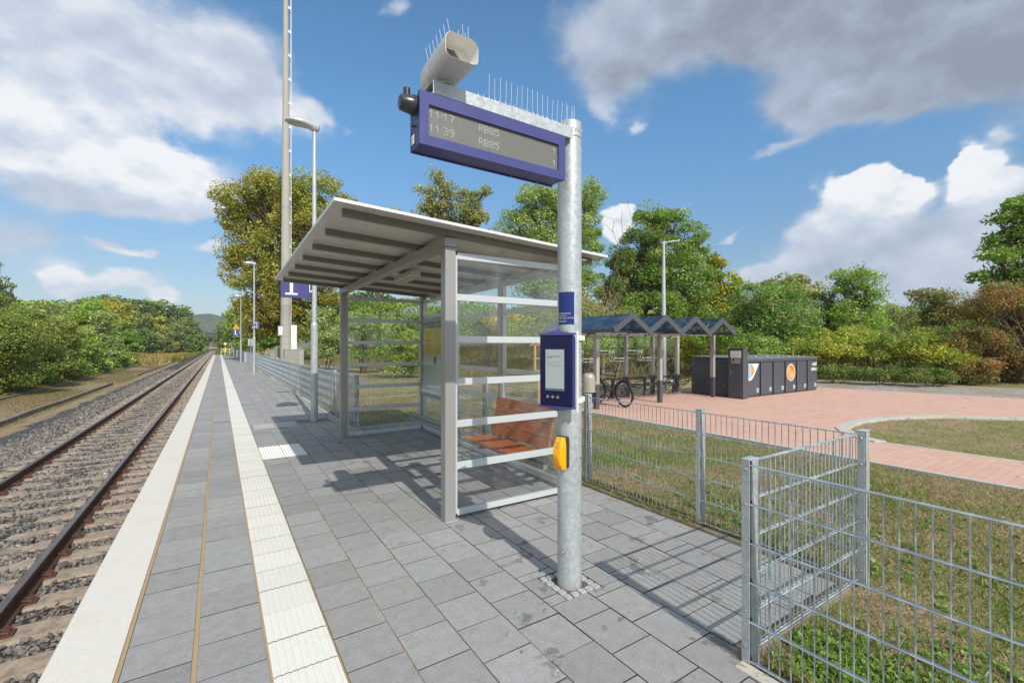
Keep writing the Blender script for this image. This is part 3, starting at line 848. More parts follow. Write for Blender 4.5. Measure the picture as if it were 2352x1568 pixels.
for i in range(100):
    y = .9 + .6 * i
    s_ = sleeper_mb(y).build('sleeper', 'sleeper_concrete', trk)
    if i < 44:
        for sgn in (-1, 1): clip_mb(y, TC + sgn * .7525).build('rail_clip', 'rail_rust', s_)
mb = MB()
for i in range(100, 500): sleeper_mb(.9 + .6 * i, mb)
for i in range(1, 4): sleeper_mb(.9 - .6 * i, mb)
props(mb.build('sleeper', 'sleeper_concrete', trk), kind='stuff')

# loose ballast stones
def stones(name, n, xr, yr, size, zf, cols, keep=None, label=None):
    ico = bmesh.new(); bmesh.ops.create_icosphere(ico, subdivisions=1, radius=1.0)
    bv = np.array([v.co[:] for v in ico.verts]); bf = np.array([[v.index for v in f.verts] for f in ico.faces]); ico.free()
    x = rng.uniform(*xr, n); u_ = rng.random(n)
    y = yr[0] + (yr[1] - yr[0]) * u_ ** 1.5
    if keep is not None:
        k = keep(x, y); x, y = x[k], y[k]
    n = len(x)
    s = rng.uniform(.6, 1.35, n) * size * (1 + .02 * y)
    A = rng.normal(size=(n, 3, 3)); Q = np.linalg.qr(A)[0]
    sc_ = np.stack([rng.uniform(.7, 1.25, n), rng.uniform(.55, 1.0, n), rng.uniform(.38, .75, n)], -1)
    jit = 1 + rng.uniform(-.32, .25, (n, len(bv), 1))
    V = bv[None] * jit * sc_[:, None, :]
    V = np.einsum('nij,nkj->nki', Q, V) * s[:, None, None]
    V += np.stack([x, y, zf(x, y) + rng.uniform(-.4, .55, n) * s], -1)[:, None, :]
    F = bf[None] + (np.arange(n) * len(bv))[:, None, None]
    ci = rng.choice(len(cols), n, p=[c_[0] for c_ in cols]); base = np.array([c_[1] for c_ in cols])[ci] * rng.uniform(.75, 1.25, (n, 1))
    o = bulk(name, V, F, 'stone', tint=np.repeat(base, len(bf), 0), k=3)
    return props(o, label, 'stones', kind='stuff')
def notslp(x, y):
    t = (y - .9) / .6; on = (np.abs(t - np.round(t)) * .6 < .105) & (x > TC - 1.26) & (x < TC + 1.26)
    rl = (np.abs(np.abs(x - TC) - .7525) < .05)
    return ~(on & (rng.random(len(x)) > .05)) & ~rl
BC = [(.38, (.165, .152, .140)), (.24, (.21, .19, .168)), (.28, (.22, .165, .125)), (.09, (.115, .105, .095)), (.01, (.40, .38, .35))]
stones('ballast_stones', 40000, (-5.5, -.62), (.2, 16), .025, lambda x, y: -.955 - .10 * sstep(-x, 4.3, 5.4) + 0 * x, BC, lambda x, y: notslp(x, y) & ((x > -4.7) | (rng.random(len(x)) < .45)), 'dark grey broken ballast stones between and beside the sleepers')
stones('ballast_stones', 22000, (-5.5, -.62), (16, 60), .029, lambda x, y: -.960 - .10 * sstep(-x, 4.3, 5.4), BC, lambda x, y: notslp(x, y) & (rng.random(len(x)) < 1 - .010 * (y - 16)) & ((x > -4.7) | (rng.random(len(x)) < .4)), 'grey ballast stones further along the track')

# edging of the disused siding
mb = MB(); random.seed(2)
pts = [(-5.95 + .03 * math.sin(i * .9), -4 + i * 1.5) for i in range(32)]
for i in range(29):
    a, b = pts[i], pts[i + 1]; dz = random.uniform(-.03, .01)
    mb.beam((a[0], a[1] + .01, -.93 + dz), (b[0], b[1] - .01, -.93 + dz + random.uniform(-.01, .01)), .13, .20)
props(mb.build('siding_edging', 'old_concrete', bevel=.01, origin=(-5.95, 0, -.95)), 'worn dark concrete edging of the disused siding beside the ballast', 'edging')
mb = MB()
for i in range(7):
    y0 = 50 + i * 6; mb.beam((-5.9 + .01 * i, y0, -.95), (-5.9 + .01 * (i + 1), y0 + 5.9, -.95), .10, .16)
props(mb.build('siding_edging', 'old_concrete', bevel=.01, origin=(-5.9, 50, -.95)), 'distant stretch of siding edging beyond the gap, towards the dry meadow', 'edging')
mb = MB()
for i in range(60):
    y0 = -4 + i * 2.0; mb.beam((-8.75 + .04 * math.sin(i), y0, -.955), (-8.75 + .04 * math.sin(i + 1), y0 + 1.98, -.955), .16, .12)
props(mb.build('siding_edging', 'old_concrete', bevel=.01, origin=(-8.75, 0, -.95)), 'farther low dark edging line at the foot of the bushes', 'edging')

# ------------------------------------------------------------------ display pole and what hangs on it
PX, PY, PR = 1.995, 2.353, .0815
dp = thing('display_pole', 'thick galvanised pole in the foreground carrying the blue departure display', 'pole', (PX, PY, 0))
mb = MB(); mb.cyl((PX, PY, -.02), (PX, PY, 2.985), PR, n=48); mb.build('pole', 'galv', dp, smooth=True)
mb = MB(); mb.cyl((PX, PY, 2.985), (PX, PY, 2.991), PR - .004, n=48); mb.mi = 0
mb.cyl((PX, PY, 2.991), (PX, PY, 3.098), PR, n=48); mb.build('cap', 'galv', dp, smooth=True, bevel=.002)
AX0, AX1, AY0, AY1, AZ0, AZ1 = .966, PX - PR + .03, 2.262, 2.40, 2.957, 3.030
mb = MB(); mb.box(AX0, AX1, AY0, AY0 + .006, AZ0, AZ1); mb.box(AX0, AX1, AY1 - .006, AY1, AZ0, AZ1); mb.box(AX0, AX1, AY0 + .006, AY1 - .006, AZ1 - .006, AZ1)
mb.box(AX0 + .01, AX1, AY0 + .012, AY1 - .012, AZ0 + .01, AZ0 + .03)
arm = mb.build('arm', 'galv', dp, bevel=.0015)
mb = MB()
for i in range(30):
    x = 1.30 + i * .025; mb.box(x, x + .010, AY0 + .001, AY0 + .010, AZ1, AZ1 + .002 + .0012 * (i % 3))
mb.build('spike_clip', 'white_plastic', arm)
mb = MB(); random.seed(12)
for i in range(17):
    x = 1.315 + i * .0385
    mb.cyl((x, AY0 + .005, AZ1), (x - .012 + random.uniform(-.004, .004), AY0 - .02, AZ1 + .125 + random.uniform(-.01, .01)), .0012, n=5)
    mb.cyl((x + .008, AY1 - .02, AZ1), (x + .016 + random.uniform(-.006, .006), AY1 + .03, AZ1 + .12), .0011, n=5)
for x, y in ((.985, 2.27), (.975, 2.36), (1.96, 2.33), (2.0, 2.31), (2.03, 2.36)):
    z = AZ1 if x < 1.9 else 3.098
    mb.cyl((x, y, z), (x - .01, y - .012, z + .10), .0012, n=5)
mb.build('bird_spike', 'white_paint', arm)
# bolts and plate on the pole
mb = MB(); mb.cyl((PX - .078, PY - .028, .235), (PX - .105, PY - .04, .235), .010, n=6); mb.cyl((PX - .083, PY - .03, .235), (PX - .088, PY - .032, .235), .017, n=16); mb.build('bolt', 'steel_bolt', dp)
mb = MB(); mb.cyl((PX + .03, PY - .0815, .86), (PX + .032, PY - .088, .86), .0075, n=10); mb.build('bolt', 'steel_bolt', dp)
a0 = math.atan2(-.74, .42)
mb = MB(); pts = [(PX + (PR + .002) * math.cos(t), PY + (PR + .002) * math.sin(t)) for t in np.linspace(R(-62), R(-38), 6)]
mb.loft([[(x, y, z) for x, y in pts] + [(PX + (x - PX) * .98, PY + (y - PY) * .98, z) for x, y in reversed(pts)] for z in (.462, .486)]); mb.build('plate', 'steel_bolt', dp)

# departure display
DX0, DX1, DY0, DY1, DZ0, DZ1 = .865, 1.830, 2.200, 2.338, 2.6405, 2.9165
dd = thing('departure_display', 'blue departure display box with LED rows reading 11:17 and 11:39', 'display', (1.35, 2.26, DZ0))
mb = MB()
sx0, sx1, sz0, sz1 = SCR
for b_ in ((DX0, sx0, DZ0, DZ1), (sx1, DX1, DZ0, DZ1), (sx0, sx1, DZ0, sz0), (sx0, sx1, sz1, DZ1)): mb.box(b_[0], b_[1], DY0, DY0 + .02, b_[2], b_[3])
mb.build('front_frame', 'sign_blue', dd)
mb = MB(); mb.box(DX0 + .001, DX1 - .001, DY0 + .0202, DY0 + .030, DZ0 + .001, DZ1 - .001)
mb.box(DX0 + .006, DX1 - .006, DY0 + .0302, DY1 - .010, DZ0 + .004, DZ1 - .003); mb.box(DX0 + .001, DX1 - .001, DY1 - .0098, DY1, DZ0 - .004, DZ1 - .001)
mb.build('housing', 'sign_blue', dd, bevel=.002)
mb = MB(); mb.box(sx0 - .002, sx1 + .002, DY0 + .014, DY0 + .0198, sz0 - .002, sz1 + .002); scr = mb.build('screen', 'led_panel', dd)
FONT = {'1': ['00100', '01100', '10100', '00100', '00100', '00100', '00100'], '7': ['11111', '00001', '00010', '00010', '00100', '00100', '00100'],
        '3': ['11110', '00001', '00001', '01110', '00001', '00001', '11110'], '9': ['01110', '10001', '10001', '01111', '00001', '00001', '01110'],
        'R': ['11110', '10001', '10001', '11110', '10100', '10010', '10001'], 'B': ['11110', '10001', '10001', '11110', '10001', '10001', '11110'],
        '8': ['01110', '10001', '10001', '01110', '10001', '10001', '01110'], '5': ['11111', '10000', '11110', '00001', '00001', '10001', '01110'], ':': ['0', '0', '1', '0', '1', '0', '0']}
mb = MB(); pi = .0058
def leds(s, col, row):
    for ch in s:
        gl = FONT[ch]
        for r_, line in enumerate(gl):
            for c_, bit in enumerate(line):
                if bit == '1':
                    x = sx0 + (col + c_ + .5) * pi; z = sz0 + (27 - (row + r_) - .5) * pi
                    mb.cyl((x, DY0 + .0139, z), (x, DY0 + .0120, z), .0016, n=8)
        col += len(gl[0]) + 1
for (s1, row) in (('11:17', 2), ('11:39', 15)):
    leds(s1, 1, row)
leds('RB85', 52, 2); leds('RB85', 52, 15); leds('1', 142, 3); leds('1', 142, 16)
mb.build('led_digit', 'led_on', scr)
mb = MB()
for x in (1.0, 1.25, 1.55, 1.75): mb.cyl((x, DY0 + .03, DZ0 + .001), (x, DY0 + .03, DZ0 - .003), .004, n=8); mb.cyl((x - .05, DY1 - .02, DZ0 + .001), (x - .05, DY1 - .02, DZ0 - .004), .004, n=8)
mb.build('screw', 'steel_bolt', dd)
mb = MB(); mb.box(DX0 - .0012, DX0 + .002, 2.283, 2.315, 2.668, 2.718); mb.build('sticker', 'white_print', dd)
mb = MB(); mb.cyl((DX0 + .004, 2.29, 2.765), (DX0 - .012, 2.29, 2.765), .008, n=12); mb.build('knob', 'black_plastic', dd)
# black dome loudspeaker and aerial at the left end
mb = MB(); mb.lathe([(.052, -.006), (.052, -.016), (.046, -.020), (.040, -.075), (.033, -.083), (.0, -.085)][::1], (DX0, 2.265, 2.858), 28, 'X'); mb.build('dome_sensor', 'black_plastic', dd, smooth=True)
mb = MB(); mb.cyl((DX0 - .0155, 2.345, 2.88), (DX0 - .0155, 2.345, 2.985), .019, n=24); mb.build('aerial', 'black_plastic', dd, smooth=True, bevel=.003)

# horn loudspeaker on the arm
hs = thing('horn_loudspeaker', 'white box horn loudspeaker pointing left on top of the display arm', 'loudspeaker', (1.10, 2.33, 3.03))
HX0, HX1, HZ0, HZ1, HY0, HY1 = .962, 1.150, 3.066, 3.198, 2.095, 2.500
def rrect(cx, cz, w, h, y, n=6, k=.24, bul=.016):
    pts = []; r = k * h
    for qx, qz, a0 in ((1, 1, 0), (-1, 1, 90), (-1, -1, 180), (1, -1, 270)):
        for i in range(n + 1):
            a = R(a0 + 90 * i / n); pts.append((cx + qx * (w / 2 - r) + r * math.cos(a), y, cz + qz * (h / 2 - r) + r * math.sin(a)))
    return [(x + (bul * (1 - abs(2 * (z - cz) / h) ** 2)) * (1 if x > cx else -1) * .6, yy, z + (bul * (1 - (2 * (x - cx) / w) ** 2)) * (1 if z > cz else 0)) for x, yy, z in pts]
cx, cz = (HX0 + HX1) / 2, (HZ0 + HZ1) / 2; W_, H_ = HX1 - HX0 - .012, HZ1 - HZ0 - .008
outer = [rrect(cx, cz, W_ * s, H_ * s2, y) for y, s, s2 in ((HY0, 1, 1), (HY0 + .01, 1.0, 1.0), (HY0 + .13, .98, .99), (HY0 + .30, .93, .95), (HY0 + .36, .88, .90), (HY0 + .39, .74, .76), (HY0 + .40, .55, .55))]
inner = [rrect(cx, cz, W_ * s, H_ * s2, y) for y, s, s2 in ((HY0 + .086, .25, .25), (HY0 + .084, .80, .82), (HY0 + .078, .86, .88), (HY0 + .04, .92, .93), (HY0 + .004, .95, .955), (HY0 - .002, .975, .98))]
mb = MB(); mb.loft(inner + outer); mb.build('horn_body', 'white_plastic', hs, smooth=True)
mb = MB()
for i in range(5):
    z = cz + .002 + i * .0068; mb.box(cx - .050, cx + .020 - .006 * i, HY0 + .0805, HY0 + .0835, z, z + .0026)
mb.build('grille', 'ink', hs)
mb = MB(); mb.cyl((1.058, 2.325, 3.030), (1.058, 2.325, 3.064), .017, n=4); mb.cyl((1.058, 2.325, 3.052), (1.058, 2.325, 3.070), .038, n=24); mb.build('mount', 'galv', hs)
mb = MB(); mb.tube([(1.115, 2.36, 3.068), (1.118, 2.352, 3.048), (1.105, 2.345, 3.036), (1.08, 2.34, 3.033)], .005, 8); mb.build('cable', 'rubber', hs, smooth=True)
mb = MB(); mb.cyl((1.115, 2.36, 3.064), (1.115, 2.36, 3.078), .010, n=12); mb.build('gland', 'white_plastic', hs)
mb = MB(); random.seed(4)
for i in range(7):
    y = HY0 + .01 + i * .047; s_ = 1 - .01 * i
    mb.cyl((HX0 + .028, y, HZ1 - .002), (HX0 + .010, y - .006, HZ1 + .062 + random.uniform(-.006, .006)), .0011, n=5)
    if i < 3: mb.cyl((HX1 - .055, y, HZ1 + .003), (HX1 - .055 + .008 * i, y, HZ1 + .068), .0011, n=5); mb.cyl((HX1 - .085, y, HZ1 + .003), (HX1 - .09, y - .004, HZ1 + .066), .0011, n=5)
mb.build('bird_spike', 'white_paint', hs)

# blue passenger information unit, turned towards the track
nrm = Vector((-.92, -.39, 0)).normalized(); alg = Vector((.39, -.92, 0)).normalized()
ic = Vector((1.825, 2.296, 0)); IZ0, IZ1 = 1.212, 1.668
iu = thing('information_unit', 'dark blue information unit with grey e-paper screen on the display pole', 'information display', (ic.x, ic.y, IZ0))
IM = Matrix((alg, Vector((0, 0, 1)), nrm)).transposed().to_4x4(); IM.translation = ic     # x along, y up, z out
hw = .115
mb = MB(); mb.prism([(-hw, IZ0), (hw, IZ0), (hw, IZ1), (-hw, IZ1)], IM @ Matrix.Translation((0, 0, -.055)), .055); mb.build('housing', 'navy', iu, bevel=.008)
mb = MB(); mb.prism([(hw + .0005, IZ0 + .006), (hw + .006, IZ0 + .006), (hw + .006, IZ1 - .004), (hw + .0005, IZ1 - .004)], IM @ Matrix.Translation((0, 0, -.050)), .040); mb.build('side_strip', 'navy_light', iu)
def wave(z0, z1, top):
    mb = MB(); rings = []
    n = 12
    for i in range(n + 1):
        t = i / n; x = -hw - .004 + t * (2 * hw + .012)
        w = .5 - .5 * math.cos(2 * math.pi * (t * 1.0))
        hh = (.050 * (w if t < .5 else w * .55 + .25 * (t - .5) * 2)) * (1 if top else -1)
        base = z1 if top else z0
        ring = [IM @ Vector((x, base, .004)), IM @ Vector((x, base, -.070)), IM @ Vector((x, base + hh * .9 + (.004 if top else -.004), -.074)), IM @ Vector((x, base + hh * .5 + (.010 if top else -.010), -.02)), IM @ Vector((x, base + (.014 if top else -.014), .003))]
        rings.append(ring)
    return mb.loft(rings)
wave(IZ0, IZ1, True).build('hood', 'sign_blue', iu, smooth=True)
wave(IZ0, IZ1, False).build('lower_lip', 'sign_blue', iu, smooth=True)
mb = MB(); mb.prism([(hw - .004, IZ0 - .03), (hw + .016, IZ0 - .045), (hw + .016, IZ0 + .0), (hw + .016, IZ1 + .03), (hw + .002, IZ1 + .02), (hw + .0065, IZ1), (hw + .0065, IZ0)], IM @ Matrix.Translation((0, 0, -.078)), .022); mb.build('back_shell', 'white_plastic', iu, bevel=.003)
mb = MB()
for z in (IZ1 - .015, IZ0 + .025):
    n = 26; ringo = [(PX + (PR + .012) * math.cos(2 * math.pi * i / n), PY + (PR + .012) * math.sin(2 * math.pi * i / n)) for i in range(n)]
    ringi = [(PX + (PR + .001) * math.cos(2 * math.pi * i / n), PY + (PR + .001) * math.sin(2 * math.pi * i / n)) for i in range(n)]
    for i in range(n):
        j = (i + 1) % n; q = [ringo[i], ringo[j], ringi[j], ringi[i]]
        mb._add([(x, y, z - .016) for x, y in q] + [(x, y, z + .016) for x, y in q], [(3, 2, 1, 0), (4, 5, 6, 7), (0, 1, 5, 4), (2, 3, 7, 6)])
    c0 = ic + nrm * -.07
    mb.box(PX + PR * .8, PX + PR + .03, PY - .03, PY + .03, z - .016, z + .016)
mb.build('pole_clamp', 'white_plastic', iu)
mb = MB(); mb.prism([(-hw * .9, IZ0 + .02), (hw * .9, IZ0 + .02), (hw * .9, IZ1 - .02), (-hw * .9, IZ1 - .02)], IM @ Matrix.Translation((0, 0, -.115)), .058); mb.build('bracket', 'white_plastic', iu)
SX0, SX1, SZ0, SZ1 = -hw * .60, hw * .57, IZ0 + .100, IZ1 - .092
mb = MB(); mb.prism([(SX0 - .003, SZ0 - .003), (SX1 + .003, SZ0 - .003), (SX1 + .003, SZ1 + .003), (SX0 - .003, SZ1 + .003)], IM @ Matrix.Translation((0, 0, .0002)), .001); fr = mb.build('screen_bezel', 'ink', iu)
mb = MB(); mb.prism([(SX0, SZ0), (SX1, SZ0), (SX1, SZ1), (SX0, SZ1)], IM @ Matrix.Translation((0, 0, .0014)), .0008); scn = mb.build('screen', 'screen_grey', iu)
def TI(x, y, dz=.0026): return IM @ Matrix.Translation((x, y, dz))
text('writing', 'Infos über geplante Abweichungen\nvom Fahrplan', .0074, 'ink', scn, TI(SX0 + .008, SZ1 - .046), .0002, bold=.00012)
text('writing', 'keine', .005, 'ink_light', scn, TI(SX0 + .008, SZ1 - .067), .0002)
mb = MB()
for (a, b, y) in ((0, .118, -.080), (0, .036, -.085), (0, .03, -.094), (0, .118, -.098), (0, .118, -.106)): mb.prism([(SX0 + .009 + a, SZ1 + y), (SX0 + .009 + b, SZ1 + y), (SX0 + .009 + b, SZ1 + y + .0011), (SX0 + .009 + a, SZ1 + y + .0011)], TI(0, 0), .0003)
mb.prism([(SX0 + .008, SZ1 - .026), (SX0 + .017, SZ1 - .026), (SX0 + .017, SZ1 - .017), (SX0 + .008, SZ1 - .017)], TI(0, 0), .0003)
mb.build('line', 'ink_light', scn)
mb = MB(); mb.prism([(SX0, SZ0 - .0005), (SX1, SZ0 - .0005), (SX1, SZ0 + .013), (SX0, SZ0 + .013)], TI(0, 0), .0003); br_ = mb.build('status_bar', 'ink', iu)
text('writing', 'Bereit', .009, 'ink_light', br_, TI(SX0 + .014, SZ0 + .003, .0032), .0002)
for x in (-.050, -.013, .024):
    mb = MB(); c0 = IM @ Vector((x - .002, IZ0 + .058, 0)); mb.cyl(c0, c0 + nrm * .006, .0105, .0095, n=20); mb.build('push_button', 'steel_bolt', iu, smooth=True)

# blue sticker wrapped on the pole (the code on it is left out)
st = MB(); n = 14
ang = np.linspace(R(-190), R(-108), n)
st.loft([[(PX + (PR + .0012) * math.cos(t), PY + (PR + .0012) * math.sin(t), z) for t in ang] + [(PX + (PR - .001) * math.cos(t), PY + (PR - .001) * math.sin(t), z) for t in ang[::-1]] for z in (1.742, 1.957)])
sk = st.build('sticker', 'navy_light', origin=(PX - PR, PY, 1.85), smooth=True)
props(sk, 'blue notice sticker wrapped on the display pole above the information unit', 'sticker')
def wrap_text(s_, size, z, ang_start, parent, mat='white_print'):
    o = text('writing', s_, size, mat, parent, Matrix.Identity(4), .0003)
    me = o.data; off = OFF[parent.name]
    for v in me.vertices:
        p = v.co + off; t = ang_start + p.x / PR; rr = PR + .0016 + p.z
        v.co = Vector((PX + rr * math.cos(t), PY + rr * math.sin(t), z + p.y)) - off
for s_, z, sz in (('Abfahrtszeiten/Ankünfte', 1.812, .0115), ('finden Sie auch auf', 1.797, .0115), ('Ihr Mobilgerät (per QR Code)', 1.782, .0115), ('Weitere Informationen auch über', 1.766, .0066), ('die Internetseite für QR Codes', 1.757, .0066)):
    wrap_text(s_, sz, z, R(-205), sk)

# yellow help button box
yb = thing('request_button_box', 'yellow push-button box with black back plate low on the display pole', 'button box', (1.90, 2.31, .79))
YN = Vector((-.95, -.31, 0)).normalized(); YA = Vector((.31, -.95, 0)).normalized()
YM = Matrix((YA, Vector((0, 0, 1)), YN)).transposed().to_4x4(); YM.translation = Vector((PX, PY, 0)) + YN * (PR - .012)
mb = MB(); mb.prism([(-.040, .800), (.044, .800), (.044, .995), (.036, 1.004), (-.040, 1.004)], YM, .028); mb.build('back_plate', 'black_plastic', yb, bevel=.004)
rings = []
for i in range(13):
    t = i / 12; z = .792 + t * .206
    dpt = .026 + .040 * max(0.0, math.sin(math.pi * (t * .92 + .06))) ** .8; w = .036 * (1 - .20 * max(0, t - .75) / .25) 
    rings.append([YM @ Vector((-w, z, .028)), YM @ Vector((w, z, .028)), YM @ Vector((w, z, .028 + dpt * .72)), YM @ Vector((w * .72, z, .028 + dpt)), YM @ Vector((-w * .72, z, .028 + dpt)), YM @ Vector((-w, z, .028 + dpt * .72))])
mb = MB(); mb.loft(rings); yc = mb.build('cover', 'yellow_plastic', yb, smooth=True)
def yface(z):
    t = (z - .792) / .206; return .028 + .026 + .040 * max(0.0, math.sin(math.pi * (t * .92 + .06))) ** .8
mb = MB(); rings = []
for i in range(9):
    z = .815 + .085 * i / 8; f_ = yface(z)
    rings.append([YM @ Vector((-.021, z, f_ - .002)), YM @ Vector((.021, z, f_ - .002)), YM @ Vector((.019, z, f_ + .004)), YM @ Vector((-.019, z, f_ + .004))])
mb.loft(rings); pb = mb.build('push_button', 'yellow_plastic', yb, smooth=False, bevel=.002)
mb = MB()
for (a, b, z0, z1) in ((-.013, .013, .965, .967), (-.013, .013, .937, .939), (-.013, -.011, .939, .965), (.011, .013, .939, .965), (-.0015, .0015, .943, .953), (-.0015, .0015, .956, .959)):
    zz = (z0 + z1) / 2
    mb._add([YM @ Vector((x, z, yface(z) + o_)) for o_ in (-.001, .0008) for x, z in ((a, z0), (b, z0), (b, z1), (a, z1))], [(0, 1, 2, 3), (4, 5, 6, 7), (0, 1, 5, 4), (1, 2, 6, 5), (2, 3, 7, 6), (3, 0, 4, 7)])
mb.build('info_symbol', 'ink', yc)
mb = MB()
c0 = [YM @ Vector((.009 * math.cos(t), .868 + .013 * math.sin(t), yface(.868 + .013 * math.sin(t)) + .0045)) for t in np.linspace(0, 2 * math.pi, 20, endpoint=False)]
mb.tube(c0, .0012, 4, True)
c1 = [YM @ Vector((.004 * math.cos(t), .868 + .008 * math.sin(t), yface(.868) + .0045)) for t in np.linspace(0, 4.5, 10)]
mb.tube(c1, .001, 4); mb.build('ear_symbol', 'yellow_dark', pb)
text('writing', 'INFO', .011, 'yellow_dark', pb, YM @ Matrix.Translation((-.0125, .833, yface(.837) + .0035)), .0008)

# ------------------------------------------------------------------ waiting shelter
SH = Matrix.Translation((1.7758, 3.8086, 0)) @ Matrix.Rotation(-.0109, 4, 'Z')
def shv(x, y, z): return SH @ Vector((x, y, z))
SL, SW = 4.387, 1.463
ws = thing('waiting_shelter', 'grey aluminium and glass waiting shelter on the platform', 'shelter', shv(SW / 2, SL / 2, 0))
def sb(*a):
    mb = MB(); mb.box(*a); return mb
ps = .105
for (x, y) in ((0, 0), (0, SL)):
    mb = MB(); mb.box(x - ps / 2, x + ps / 2, y - ps / 2, y + ps / 2, 0.004, 2.50); mb.build('post', 'alu', ws, bevel=.006, xf=SH)
    mb = MB(); mb.box(x - ps * .55, x + ps * .62, y - ps * .6, y + ps * .6, -.01, .004); mb.build('base_plate', 'concrete', ws, xf=SH)
for y in (0, 1.463, 2.926, SL):
    mb = MB(); mb.box(SW - .045, SW + .045, y - .045, y + .045, .004, 2.50); mb.build('post', 'alu', ws, bevel=.005, xf=SH)
    mb = MB(); mb.box(SW - .07, SW + .07, y - .06, y + .06, -.01, .004); mb.build('base_plate', 'concrete', ws, xf=SH)
ZL, ZM = 2.7046, -.0486
def rz(x): return ZL + ZM * (x + 1.0456)
# long beams with caps
mb = MB(); mb.box(-ps / 2 - .004, ps / 2 + .004, -ps / 2 - .003, SL + ps / 2 + .003, 2.503, rz(ps / 2) - .062); mb.build('beam', 'alu', ws, bevel=.004, xf=SH)
mb = MB(); mb.box(SW - .05, SW + .05, -.20, SL + .20, 2.503, rz(SW + .05) - .062); mb.build('beam', 'alu', ws, bevel=.004, xf=SH)
mb = MB()
def slab(mb, x0, x1, y0, y1, zt, th):
    v = [(x0, y0, rz(x0) + zt - th), (x1, y0, rz(x1) + zt - th), (x1, y1, rz(x1) + zt - th), (x0, y1, rz(x0) + zt - th), (x0, y0, rz(x0) + zt), (x1, y0, rz(x1) + zt), (x1, y1, rz(x1) + zt), (x0, y1, rz(x0) + zt)]
    mb._add(v, [(0, 3, 2, 1), (4, 5, 6, 7), (0, 1, 5, 4), (1, 2, 6, 5), (2, 3, 7, 6), (3, 0, 4, 7)])
slab(mb, -1.0356, 1.767, -.2388, 4.634, .008, .012); mb.build('roof_panel', 'roof_panel', ws, xf=SH)
mb = MB(); slab(mb, -1.0456, 1.777, -.2488, -.2389, .014, .024); slab(mb, -1.0456, 1.777, 4.6341, 4.644, .014, .024); slab(mb, -1.0456, -1.0357, -.2388, 4.634, .014, .024); slab(mb, 1.7671, 1.777, -.2388, 4.634, .014, .024)
mb.build('roof_edge', 'roof_edge', ws, xf=SH)
for i in range(7):
    y = -.0476 + .7311 * i
    mb = MB(); slab(mb, -.945, 1.70, y - .03, y + .03, -.0045, .056); mb.build('purlin', 'purlin', ws, bevel=.003, xf=SH)
BARS = [.03, .455, .845, 1.235, 1.63, 2.02, 2.405]
def glazed(p, L_, axis, nm, bars=BARS, side=1):
    """framed glass wall with cross bars; axis 'x' spans +x from p, axis 'y' spans +y"""
    x0, y0 = p
    def bx(a0, a1, c0, c1, z0, z1):
        mb = MB()
        if axis == 'x': mb.box(x0 + a0, x0 + a1, y0 + c0, y0 + c1, z0, z1)
        else: mb.box(x0 + c0, x0 + c1, y0 + a0, y0 + a1, z0, z1)
        return mb
    pan = thing(nm, None, None, shv(x0, y0, 0)); pan.parent = ws; pan.location = shv(x0, y0, 0) - OFF[ws.name]
    OFF[pan.name] = shv(x0, y0, 0)
    for a in ((0, .028), (L_ - .028, L_)): bx(a[0], a[1], -.026, .026, .05, 2.44).build('frame', 'alu_light', pan, bevel=.002, xf=SH)
    for z in bars:
        cb = bx(.0285, L_ - .0285, -.024, .024, z, z + (.062 if z > .1 else .05)).build('crossbar', 'alu_light', pan, bevel=.002, xf=SH)
    bx(.03, L_ - .03, -.004, .004, .085, bars[-1] + .01).build('pane', 'glass', pan, xf=SH)
    return pan
glazed((ps / 2, 0), SW - ps / 2 - .045, 'x', 'side_wall')
glazed((ps / 2, SL), SW - ps / 2 - .045, 'x', 'side_wall')
glazed((SW, .047), 1.463 - .094, 'y', 'back_wall')
glazed((SW, 1.463 + .047), 1.463 - .094, 'y', 'back_wall')
glazed((SW, 2.926 + .047), 1.461 - .094, 'y', 'back_wall', [.03, .62, 2.11, 2.405])
# light under the roof
mb = MB(); mb.box(.20, .33, 1.55, 2.22, 2.46, 2.545); lt = mb.build('light', 'alu_light', ws, bevel=.01, xf=SH)
mb = MB(); mb.box(.21, .32, 1.58, 2.19, 2.448, 2.4595); mb.build('diffuser', 'lamp_glass', lt, xf=SH)
# timetable case in the far bay of the back wall
tc = thing('timetable_case', 'glazed timetable case with yellow departure poster inside the shelter', 'notice case', shv(SW - .06, 3.6, .68))
y0, y1, z0, z1, xf_ = 2.985, 4.32, .685, 2.085, SW - .032
mb = MB(); xa, xb = xf_ - .055, xf_
mb.box(xa, xb, y0, y0 + .045, z0, z1); mb.box(xa, xb, y1 - .045, y1, z0, z1); mb.box(xa, xb, y0 + .0452, y1 - .0452, z0, z0 + .05); mb.box(xa, xb, y0 + .0452, y1 - .0452, z1 - .05, z1)
mb.build('frame', 'alu', tc, bevel=.003, xf=SH)
mb = MB(); mb.box(xb - .006, xb - .002, y0 + .05, y1 - .05, z0 + .055, z1 - .055); mb.build('backing', 'poster_white', tc, xf=SH)
mb = MB(); mb.box(xb - .010, xb - .0065, y0 + .05, y1 - .05, z1 - .165, z1 - .055); hd = mb.build('header', 'ink', tc, xf=SH)
text('writing', 'Fahrplan', .07, 'poster_white', hd, SH @ WEST(xb - .0105, 3.75, z1 - .135), .0004)
